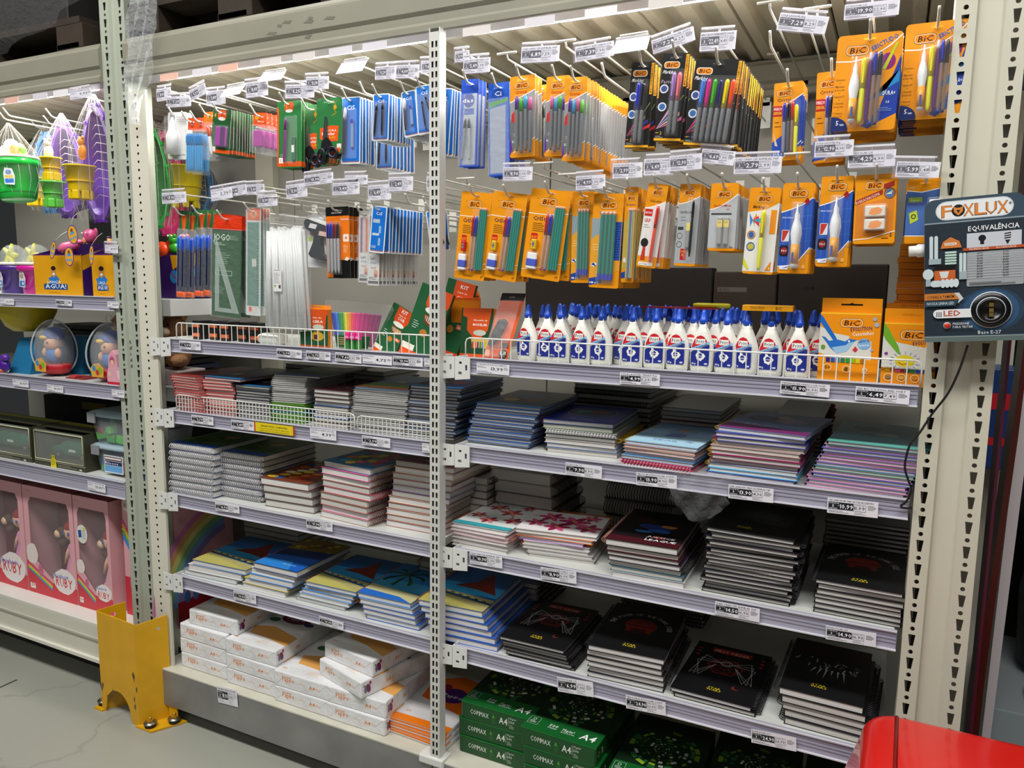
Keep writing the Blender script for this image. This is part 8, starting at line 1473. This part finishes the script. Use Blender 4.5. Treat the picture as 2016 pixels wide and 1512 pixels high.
# ---- second toy shelf
ZU = 1.1295
for k, u in enumerate((97, 208)):
    p = onY(u, 735, .06); r = thing('egg_toy', (p.x, .085, ZU), ['clear egg with a blue-capped doll, left of the price label', 'clear egg with a blue-capped doll, beside the upright'][k], 'toy egg'); h = .205
    prof = [(.076 * math.sin(a) * (1 + .10 * math.cos(a)), h / 2 * (1 - math.cos(a))) for a in [.12 + (PI - .16) * i / 16 for i in range(17)]]
    mb = MB(); mb.lathe(prof, clear('#e8eef2', .2, .06), n=26, sy=.8); obj('clear_shell', mb, r); mb = MB(); mb.tube([(q[0] * 1.01 * sgn_, 0, q[1]) for sgn_ in (1,) for q in prof] + [(-q[0] * 1.01, 0, q[1]) for q in prof[::-1]], .003, clear('#dfe6ea', .45), n=6, X=Matrix.Rotation([1.0, 1.3][k] - .9 + .6, 4, 'Z')); obj('seam_rim', mb, r)
    mb = MB(); mb.lathe([(.03, .006), (.055, .012), (.068, .04), (.06, .045)], M('#b81f2a', r=.4), n=20, sy=.75); obj('red_base', mb, r)
    d = obj('doll', MB().ball((0, 0, .075), (.034, .028, .036), M('#3a7ac0', r=.6)).ball((0, -.004, .122), (.034, .03, .030), M('#e0a882', r=.5)).ball((.036, -.01, .085), (.012, .012, .018), M('#e0a882', r=.5)).ball((-.036, -.01, .085), (.012, .012, .018), M('#e0a882', r=.5)), r)
    obj('cap', MB().ball((0, .002, .152), (.040, .036, .028), M('#1848b0', r=.4)).ball((-.012, -.03, .142), (.02, .012, .008), M('#e0b81c', r=.4)), d); obj('eyes', MB().ball((-.012, -.033, .124), .0035, M('#1c1410', r=.3), 8, 6).ball((.012, -.033, .124), .0035, M('#1c1410', r=.3), 8, 6), d)
    mb = MB(); mb.slab([(-.03, 0), (.03, 0), (.034, .03), (.01, .05), (-.02, .045), (-.034, .03)], [], .0005, M('#d8a83a', r=.5), T(0, -.056, .02) @ FRONT); A = Art(mb, T(-.03, -.0562, .07) @ FRONT); blob(A, 14, 20, 12, '#3a8ac8', 8, 2); blob(A, 44, 26, 13, '#7ab83a', 8, 3); blob(A, 30, 34, 12, '#c83a3a', 8, 4); obj('picture_card', mb, r)
    if k: mb = MB(); mb.tube([(.016 * math.cos(a), 0, h + .014 + .016 * math.sin(a)) for a in [2 * PI * i / 16 for i in range(16)]], .0015, clear('#dfe6ea', .5), n=5, closed=True); obj('loop', mb, r)
def trap(x, y, w, h, d, col, lab, art=None):
    mb = MB(); mb.add([(0, 0, 0), (w, 0, 0), (w, d, 0), (0, d, 0), (w * .1, d * .3, h), (w * .9, d * .3, h), (w * .9, d * .7, h), (w * .1, d * .7, h)], [(0, 3, 2, 1), (4, 5, 6, 7), (0, 1, 5, 4), (1, 2, 6, 5), (2, 3, 7, 6), (3, 0, 4, 7)], M(col, r=.45))
    if art: art(Art(mb, T(0, 0, 0) @ Matrix(((1, 0, 0, 0), (0, .0, -1, -.001), (0, 1, 0, 0), (0, 0, 0, 1))) @ T(0, h, 0)), w * 1000, h * 1000)
    return tag(obj('toy_carton', mb, X=T(x, y, ZU)), lab, 'toy box')
trap(-3.0, .05, .13, .13, .14, '#1c6c98', 'slanted blue toy box at the left edge'); trap(-2.66, .14, .12, .13, .14, '#1a5478', 'dark blue slanted toy box between the two clear eggs'); trap(-2.86, .145, .15, .14, .13, '#1c6488', 'blue slanted toy box behind the first clear egg')
mb = MB(); mb.ball((0, 0, .03), (.03, .02, .026), M('#4a1a8c', r=.3)); mb.ball((.02, -.005, .06), (.02, .014, .014), M('#5a2aa0', r=.3)); mb.ball((-.01, -.01, .01), (.022, .014, .012), M('#c85a2a', r=.4)); tag(obj('toy_figure', mb, X=T(-2.985, .025, ZU)), 'purple and orange toy figure at the left edge', 'toy')
p = onY(28, 655, .08); mb = MB(); mb.lathe([(.05, 0), (.075, .02), (.10, .07), (.108, .10), (.112, .108), (.10, .10), (.07, .03)], M('#c4b01c', r=.35), n=30); tag(obj('yellow_bowl', mb, X=T(p.x - .01, .14, p.z + .004)), 'yellow scalloped bowl standing on stacked trays at the left edge', 'bowl')
mb = MB(); [mb.box((-3.1, .30, ZU + .0 + k * .022), (-2.35, .47, ZU + .016 + k * .022), M(['#1b1b20', '#25304a', '#101014', '#3a3a40'][k % 4], r=.6)) for k in range(8)]; tag(obj('tray_pile', mb), 'dark pile of flat boxes at the rear of the egg shelf', 'box pile')
mb = MB(); mb.box((0, 0, 0), (.10, .07, .004), M('#8a2a2a', r=.5)); mb.box((.02, -.0, .004), (.05, .03, .012), M('#b83a3a', r=.5), bev=.002); tag(obj('red_card', mb, X=T(onY(118, 742, .03).x, .05, ZU)), 'red card lying on the shelf between the two eggs', 'card')
p = onY(204, 755, -.0); r = thing('baby_doll_box', (p.x, .015, ZU), 'pink and red toy package standing before the right egg', 'toy box'); mb = MB(); mb.slab([(0, 0), (.10, 0), (.10, .06), (.055, .062), (.045, .105), (.03, .12), (.012, .10), (.008, .06), (0, .04)], [], .03, M('#e0a4b4', r=.45), FRONT); A = Art(mb, artX(0, .12, 0)); A.E(29, 36, 14, 17, '#d4689a'); A.E(29, 39, 10, 12, '#7a4a3a'); A.E(29, 42, 9, 10, '#e8bca0'); A.R(0, 108, 100, 12, '#c8283a'); A.E(14, 82, 8, 9, '#e0c0a8'); A.P([(48, 68), (92, 66), (90, 98), (56, 98)], '#f0c8d0'); obj('carton', mb, r)
def bear(x, y, z, col, lab, s=1.0):
    r = thing('teddy_bear', (x, y, z), lab, 'plush toy'); m = M(col, r=.9, bump=.6, bs=120); mb = MB(); mb.ball((0, 0, .05 * s), (.045 * s, .04 * s, .05 * s), m); mb.ball((0, -.008, .125 * s), (.042 * s, .036 * s, .038 * s), m); [mb.ball((q * s, 0, .16 * s), .014 * s, m, 10, 6) for q in (-.03, .03)]; mb.ball((0, -.04 * s, .115 * s), (.018 * s, .014 * s, .014 * s), M('#e4c8a8', r=.9)); [mb.ball((q * s, -.025 * s, .03 * s), (.018 * s, .03 * s, .018 * s), m) for q in (-.035, .035)]; obj('bear_body', mb, r)
    obj('face', MB().ball((0, -.054 * s, .12 * s), .005 * s, M('#1c1410', r=.3), 8, 6).ball((-.015 * s, -.042 * s, .135 * s), .004 * s, M('#1c1410', r=.3), 8, 6).ball((.015 * s, -.042 * s, .135 * s), .004 * s, M('#1c1410', r=.3), 8, 6), r)
p = onY(228, 655, .18); bear(-2.52, .20, ZU + .06, '#c89a7a', 'pale brown teddy bear behind the right egg', 1.1)
mb = MB(); mb.box((-2.58, .16, ZU), (-2.46, .26, ZU + .058), M('#22242c', r=.6), bev=.002); tag(obj('toy_carton', mb), 'dark low box under the pale teddy bear', 'toy box')
mb = MB(); mb.box((-2.304, .088, ZU - .05), (-2.15, .5, ZU - .001), M('#cfcfd0', r=.35), bev=.002); tag(obj('shelf_end', mb), 'grey end of the egg shelf seen right of the perforated post', 'shelf')
bear(-2.225, .17, ZU + .05, '#a87a54', 'brown teddy bear seen right of the perforated post', 1.15); mb = MB(); mb.box((-2.30, .12, ZU), (-2.17, .24, ZU + .049), M('#d8c8c8', r=.5), bev=.002); A = Art(mb, T(-2.1699, .12, ZU + .049) @ RIGHTF); A.R(0, 34, 120, 14, '#c8283a'); A.t('RUBY', 30, 30, 18, '#d85a7a', w=60); tag(obj('toy_carton', mb), 'small white and red toy box under the brown teddy bear', 'toy box')
# ---- third toy shelf
ZW = .7975
OL = M('#3c3b2c', r=.45)
for k, (u0, u1) in enumerate(((-70, 60), (64, 164))):
    a, b = onY(u0, 915, .02), onY(u1, 932, .02); w = b.x - a.x; h = .135; r = thing('toy_car_box', (a.x, .03, ZW), ['olive window box with a toy car, cut by the left edge', 'olive window box with a dark green toy car'][k], 'toy box', 'toy car window boxes')
    mb = MB(); mb.box((0, 0, 0), (w, .14, .02), OL); mb.box((0, .135, .02), (w, .14, h), OL); mb.box((0, 0, .02), (.008, .14, h), OL); mb.box((w - .008, 0, .02), (w, .14, h), OL); mb.box((0, .04, h), (w, .14, h + .003), OL); A = Art(mb, artX(0, .02, -.0001)); A.lines(w * 450, 8, w * 400, 2, 5, 2, '#8a8a70'); A.R(w * 880, 12, 14, 5, '#d8d8d0'); A.R(0, 1, w * 1000, 2, '#c8c8b0'); mb.box((.0, .1, h + .003), (w, .13, h + .004), M('#8a8420', r=.5)); obj('carton', mb, r)
    mb = MB(); mb.tube([(.008, -.001, .024), (.008, -.001, h - .006), (w - .008, -.001, h - .006), (w - .008, -.001, .024)], .0022, M('#c8c4a0', r=.4), n=6, closed=True); obj('window_edge', mb, r); mb = MB(); mb.box((.008, .001, .02), (w - .008, .003, h), clear('#e0e8e0', .12, .04)); obj('clear_window', mb, r)
    cm = M('#1d5a44', r=.3, coat=.4); cb2 = w * .52; mb = MB(); mb.slab([(-cb2, -.0), (cb2 * .95, 0), (cb2, .018), (cb2 * .55, .026), (cb2 * .3, .048), (-cb2 * .4, .05), (-cb2 * .7, .028), (-cb2, .024)], [], .05, cm, T(w * .52, .05, .036) @ Matrix.Diagonal((.8, 1, 1, 1)) @ FRONT); car = obj('toy_car', mb, r)
    mb = MB(); mb.slab([(-.02, .008), (.02, .008), (.018, .018), (-.018, .018)], [], .001, M('#c8d0c8', r=.4), T(w * .5, .0488, .04) @ FRONT); obj('name_plate', mb, car)
    for q in (-.6, .55): mb = MB(); mb.lathe([(.014, 0), (.014, .01), (.008, .011)], M('#1a1a1a', r=.6), n=16, X=T(w * .52 + q * cb2 * .8, .05, .036) @ Matrix.Rotation(PI / 2, 4, 'X')); mb.lathe([(.008, .0111), (.007, .012)], M('#9a9a98', r=.3, metal=.6), n=12, X=T(w * .52 + q * cb2 * .8, .05, .036) @ Matrix.Rotation(PI / 2, 4, 'X')); obj('wheel', mb, car)
    mb = MB(); mb.slab([(-.016, 0), (.016, 0), (.014, .03), (.008, .034), (.008, .046), (-.008, .046), (-.008, .034), (-.014, .03)], [], .0006, M('#e0d020', r=.4), T(w * .40, -.004, .0) @ FRONT); A = Art(mb, T(w * .40, -.0042, .034) @ FRONT); A.lines(-11, 4, 22, 4, 6, 1.5, '#8a7a10'); A.E(0, -6, 5, 5, '#8a8a3a'); obj('yellow_tag', mb, r)
def tub(x, z, w, h, lab, cols, y=.02, d=.22, lbl=False):
    r = thing('storage_tub', (x, y, z), lab, 'plastic tub', 'clear tubs of building blocks'); mb = MB(); superell(mb, [(0, w * .42, d * .42), (.004, w * .44, d * .44), (h * .8, w * .49, d * .49)], clear('#dfe8ee', .22, .08), X=T(w / 2, d / 2, 0), e=5); obj('tub_body', mb, r)
    mb = MB(); superell(mb, [(h * .80, w * .50, d * .5), (h * .82, w * .53, d * .53), (h * .9, w * .53, d * .53), (h * .93, w * .49, d * .49), (h * .94, w * .3, d * .3)], M('#b4ccd8', r=.25, alpha=.75), X=T(w / 2, d / 2, 0), e=5); lid = obj('lid', mb, r)
    mb = MB(); mb.box((w * .12, -.012, h * .62), (w * .12 + .04, -.004, h * .93), M('#8a8c90', r=.35), bev=.002); obj('latch', mb, lid)
    rr = random.Random(int(abs(x) * 1000))
    for k in range(9):
        mb = MB(); bx = rr.uniform(.12, .62) * w; by = rr.uniform(.1, .6) * d; bz = .008 + .6 * h * rr.random() * .7; mb.box((0, 0, 0), (.045 * rr.uniform(.6, 1.1), .03, .028), M(cols[k % len(cols)], r=.35), X=T(w * .14 + (k % 3) * w * .22, .02 + .05 * (k // 5), .006 + (k // 3) * h * .2, rz=rr.uniform(-.4, .4), ry=rr.uniform(-.3, .3)), bev=.003); obj('toy_block', mb, r)
    if lbl: mb = MB(); mb.box((w * .40, -.0055, h * .1), (w * .85, -.005, h * .66), M('#d8e4ec', r=.4)); A = Art(mb, artX(w * .40, h * .66, -.0056)); W = w * 450; A.R(3, 4, W - 8, 14, '#5a1c24'); A.R(5, 7, W - 14, 7, '#e8e0dc'); A.R(3, 20, W - 8, 14, '#1c2c5c'); A.t('Blocos', 5, 31, 8, '#e8ecf4', w=W * .7); A.R(3, 36, W - 8, 22, '#6aa8dc'); obj('label', mb, r)
gA_ = ['#4ab82c', '#3aa024', '#54c038', '#a83a3a']; x = onY(168, 940, .03).x
tub(x, ZW, .22, .112, 'lower clear tub with green, blue and orange blocks', ['#4aa83a', '#2a78c0', '#e8702c', '#2a68b0', '#c8b020'], y=.05, lbl=True); tub(x - .012, ZW + .109, .225, .12, 'upper clear tub full of green blocks', gA_, y=.05)
tub(x + .20, ZW, .20, .11, 'lower labelled tub beside the upright', ['#c8ccd0', '#b8d0e0'], y=-.02 + .03, d=.03, lbl=True) if False else None
tub(x + .195, ZW, .16, .112, 'lower clear tub with white label, beside the upright', ['#c0c8cc', '#8ab0cc'], y=.03, d=.2, lbl=True) if False else None
for k in range(2):
    r = thing('storage_tub', (x + .228, .045, ZW + .10 * k), ['lower narrow tub with printed label beside the upright', 'upper narrow tub with printed label beside the upright'][k], 'plastic tub', 'clear tubs of building blocks'); w, d, h = .105, .20, .098; mb = MB(); superell(mb, [(0, w * .42, d * .42), (h * .8, w * .49, d * .49)], clear('#dfe8ee', .3, .08), X=T(w / 2, d / 2, 0), e=5); obj('tub_body', mb, r); mb = MB(); superell(mb, [(h * .8, w * .52, d * .52), (h * .96, w * .52, d * .52), (h * .98, w * .3, d * .3)], M('#b4ccd8', r=.25, alpha=.8), X=T(w / 2, d / 2, 0), e=5); obj('lid', mb, r)
    mb = MB(); mb.box((.02, -.0055, .008), (.09, -.005, .07), M('#d8e4ec', r=.4)); A = Art(mb, artX(.02, .07, -.0056)); A.R(4, 4, 60, 15, '#5a1c24'); A.R(7, 7, 50, 8, '#e8e0dc'); A.R(4, 21, 60, 15, '#1c2c5c'); A.t('Blocos', 8, 33, 9, '#e8ecf4', w=50); A.R(4, 38, 60, 22, '#6aa8dc'); obj('label', mb, r)
mb = MB(); mb.box((-3.2, .30, ZW), (-2.35, .46, ZW + .20), M('#101114', r=.7), bev=.003); mb.box((-2.95, .2995, ZW + .16), (-2.8, .3, ZW + .19), M('#7a6a10', r=.6)); tag(obj('toy_carton', mb), 'large black box at the rear of the tub shelf', 'toy box')
# ---- doll boxes on the base
ZD = .2665
def art_doll(A, W, H, o=.0):
    PK_ = '#e0aab2'; A.R(0, H * .86, W, H * .14, '#d23240'); A.P([(0, H * .70), (W * .3, H * .80), (W * .7, H * .92), (0, H * .92)], '#d23240')
    for i, c in enumerate(['#d84a9a', '#e8a03a', '#e8d83a', '#5ab84a', '#3a8ad8']): A.L([(W * .02, H * (.73 + .012 * i)), (W * .25, H * (.80 + .012 * i)), (W * .5, H * (.88 + .012 * i))], H * .012, c)
    blob(A, W * .12, H * .63, W * .13, '#e8dcd8', 12, 3, 1.2, .15); A.E(W * .28, H * .77, W * .05, W * .09, '#c86a8a'); blob(A, W * .76, H * .82, W * .24, '#ece4e2', 14, 5, .75, .15); A.t('Rainbow', W * .56, H * .80, W * .06, '#2a6ac8', w=W * .28, rot=.06); A.t('RUBY', W * .58, H * .865, W * .12, '#d2283c', w=W * .32, rot=-.03); A.RR(W * .04, H * .91, W * .11, H * .05, 2, '#ece4e2'); A.t('3+', W * .06, H * .945, W * .06, '#d2283c'); A.lines(W * .06, H * .04, W * .14, 2, 4, 1, '#c8808c')
def dollbox(x0, x1, y, d, lab, h=.43):
    w = x1 - x0; r = thing('doll_box', (x0, y, ZD), lab, 'doll box', 'pink doll boxes'); PK_, DK = M('#dfa6ae', r=.4), M('#4a1a20', r=.6); W, Hm = w * 1000, h * 1000; mb = MB()
    hole = [(w * .14, h * .34), (w * .10, h * .42), (w * .10, h * .84), (w * .16, h * .90), (w * .88, h * .90), (w * .92, h * .84), (w * .92, h * .40), (w * .86, h * .30), (w * .5, h * .17), (w * .38, h * .22)]
    mb.slab([(0, 0), (w, 0), (w, h), (0, h)], [hole], .002, PK_, FRONT); mb.box((0, .002, 0), (.002, d, h), PK_); mb.box((w - .002, .002, 0), (w, d, h), PK_); mb.box((.002, d - .002, 0), (w - .002, d, h), DK); mb.box((.002, .002, 0), (w - .002, d, .002), DK); mb.box((.0, .002, h - .002), (w, d, h), M('#9a3a4c', r=.45)); art_doll(Art(mb, artX(0, h, 0)), W, Hm); obj('carton', mb, r)
    mb = MB(); mb.slab([(p[0], p[1]) for p in hole], [], 0, clear('#f0e8ea', .12, .04), T(0, .0025, 0) @ FRONT); obj('clear_window', mb, r)
    SK, DR, HR = M('#e0b090', r=.5), M('#d088b0', r=.6), M('#8a1c1c', r=.5); q = T(w * .76, d * .32, 0)
    mb = MB(); mb.lathe([(.012, .06), (.013, .10)], SK, n=10, X=q @ T(-.014, 0, 0)); mb.lathe([(.012, .06), (.013, .10)], SK, n=10, X=q @ T(.014, 0, 0)); mb.lathe([(.008, .208), (.009, .232)], SK, n=10, X=q); mb.ball((0, 0, .262), (.040, .036, .036), SK, X=q); mb.tube([(-.024, 0, .205), (-.040, -.006, .17), (-.048, -.012, .13)], [.009, .008, .006], SK, n=8, X=q); mb.tube([(.024, 0, .205), (.034, -.004, .17), (.036, -.01, .13)], [.009, .008, .006], SK, n=8, X=q); doll = obj('doll', mb, r)
    mb = MB(); mb.lathe([(.045, .075), (.040, .10), (.026, .155), (.022, .165), (.026, .205), (.018, .215)], DR, n=18, X=q); obj('dress', mb, doll); mb = MB(); mb.ball((0, .008, .278), (.046, .042, .036), HR, X=q); mb.ball((-.0, .03, .25), (.038, .022, .06), HR, X=q); obj('hair', mb, doll); mb = MB(); [mb.ball((k_, -.034, .262), (.006, .003, .008), M('#2a5a9c', r=.3), 8, 6, X=q) for k_ in (-.015, .012)]; obj('eyes', mb, doll)
    mk = MB(); mk.ball((0, 0, .02), (.020, .018, .024), M('#5a3a2a', r=.8)); mk.ball((0, -.004, .058), (.026, .022, .022), M('#4a2e20', r=.8)); mk.ball((-.004, -.018, .054), (.018, .012, .016), M('#d8b898', r=.7)); o = obj('plush_monkey', mk, r); o.location = (w * .50, d * .35, .19); mb = MB(); mb.box((.12 * w, d * .7, .02), (.88 * w, d * .72, h * .88), M('#6a2228', r=.6)); obj('backing_card', mb, r)
    return r
ax, bx, cx_ = onY(-60, 1150, .03).x, onY(49, 1178, .03).x, onY(147, 1206, .03).x
dollbox(ax, bx - .006, .05, .16, 'pink window doll box, cut by the left edge'); dollbox(bx, cx_ - .006, .05, .16, 'pink window doll box, middle of the three facing forward'); dollbox(cx_, cx_ + .195, .05, .16, 'pink window doll box with round blue badge, nearest the upright')
mb = MB(); c = onY(160, 1052, .046); mb.slab([(.03 * math.cos(a) , .036 * math.sin(a)) for a in [2 * PI * i / 14 for i in range(14)]], [], .0004, M('#dfe0d8', r=.4), T(c.x, .0485, c.z) @ FRONT); A = Art(mb, T(c.x, .0485, c.z) @ FRONT); A.P([(-22, -12), (-4, -16), (-2, 12), (-20, 16)], '#1c4a9c'); A.lines(2, -14, 20, 5, 7, 2, '#8a9ac0'); blob(A, 12, -20, 8, '#e0c83a', 8, 2); tag(obj('round_badge', mb), 'round white and blue badge stuck on the doll box window', 'sticker')
def sideart(A, D, H):
    A.R(0, 0, D, H, '#d8a0a8')
    for i, c in enumerate(['#d07ab0', '#dca870', '#e0d880', '#8ac08a', '#7aa8d8', '#8a84c0']):
        n = 9; rad = H * (.78 - .045 * i); pts = [(D * 1.02 - rad * math.cos(t), H * .86 - rad * math.sin(t)) for t in [.05 + k * 1.35 / n for k in range(n + 1)]]; pts2 = [(D * 1.02 - (rad - H * .05) * math.cos(t), H * .86 - (rad - H * .05) * math.sin(t)) for t in [.05 + k * 1.35 / n for k in range(n + 1)]]
        A.P(pts + pts2[::-1], c)
    A.R(0, H * .80, D, H * .2, '#a81c28'); A.E(D * .62, H * .13, D * .16, H * .05, '#dcd0d4'); A.t('Ruby', D * .52, H * .145, 14, '#c8283c', w=D * .18); A.lines(D * .06, H * .16, D * .14, 4, 6, 1.5, '#c07884')
    for k, c in enumerate(['#3a6ab0', '#4a7ac0', '#8a5a4a', '#7a4a9a']): A.E(D * (.16 + .14 * k), H * .78, D * .05, H * .05, c)
w = .27; r = thing('doll_box', (-2.452, .088, ZD), 'pink doll box turned sideways, its rainbow side seen right of the post', 'doll box', 'pink doll boxes'); mb = MB(); mb.box((0, 0, 0), (w, .26, .475), M('#dfa6ae', r=.4), bev=.001); A = Art(mb, artX(0, .475, -.0001)); W = w * 1000; blob(A, 30, 60, 30, '#ece4e2', 12, 4, .9, .15); A.t('RUBY', 14, 68, 14, '#d2283c', w=38)
for i, c in enumerate(['#d84a9a', '#e8a03a', '#e8d83a', '#5ab84a', '#3a8ad8']): A.L([(0, 120 + 14 * i), (60, 210 + 12 * i), (100, 330 + 6 * i)], 14, c)
A.P([(0, 330), (90, 330), (110, 475), (0, 475)], '#c82a3a'); A.E(44, 350, 18, 34, '#d070a0'); S_ = Art(mb, T(w + .0001, 0, .475) @ RIGHTF); sideart(S_, 260, 475); obj('carton', mb, r)
mb = MB(); mb.box((-2.304, .086, .20), (-2.17, .56, .2665), M('#d5d3c4', r=.4)); tag(obj('shelf_end', mb), 'end of the toy bay base shelf behind the perforated post', 'shelf')
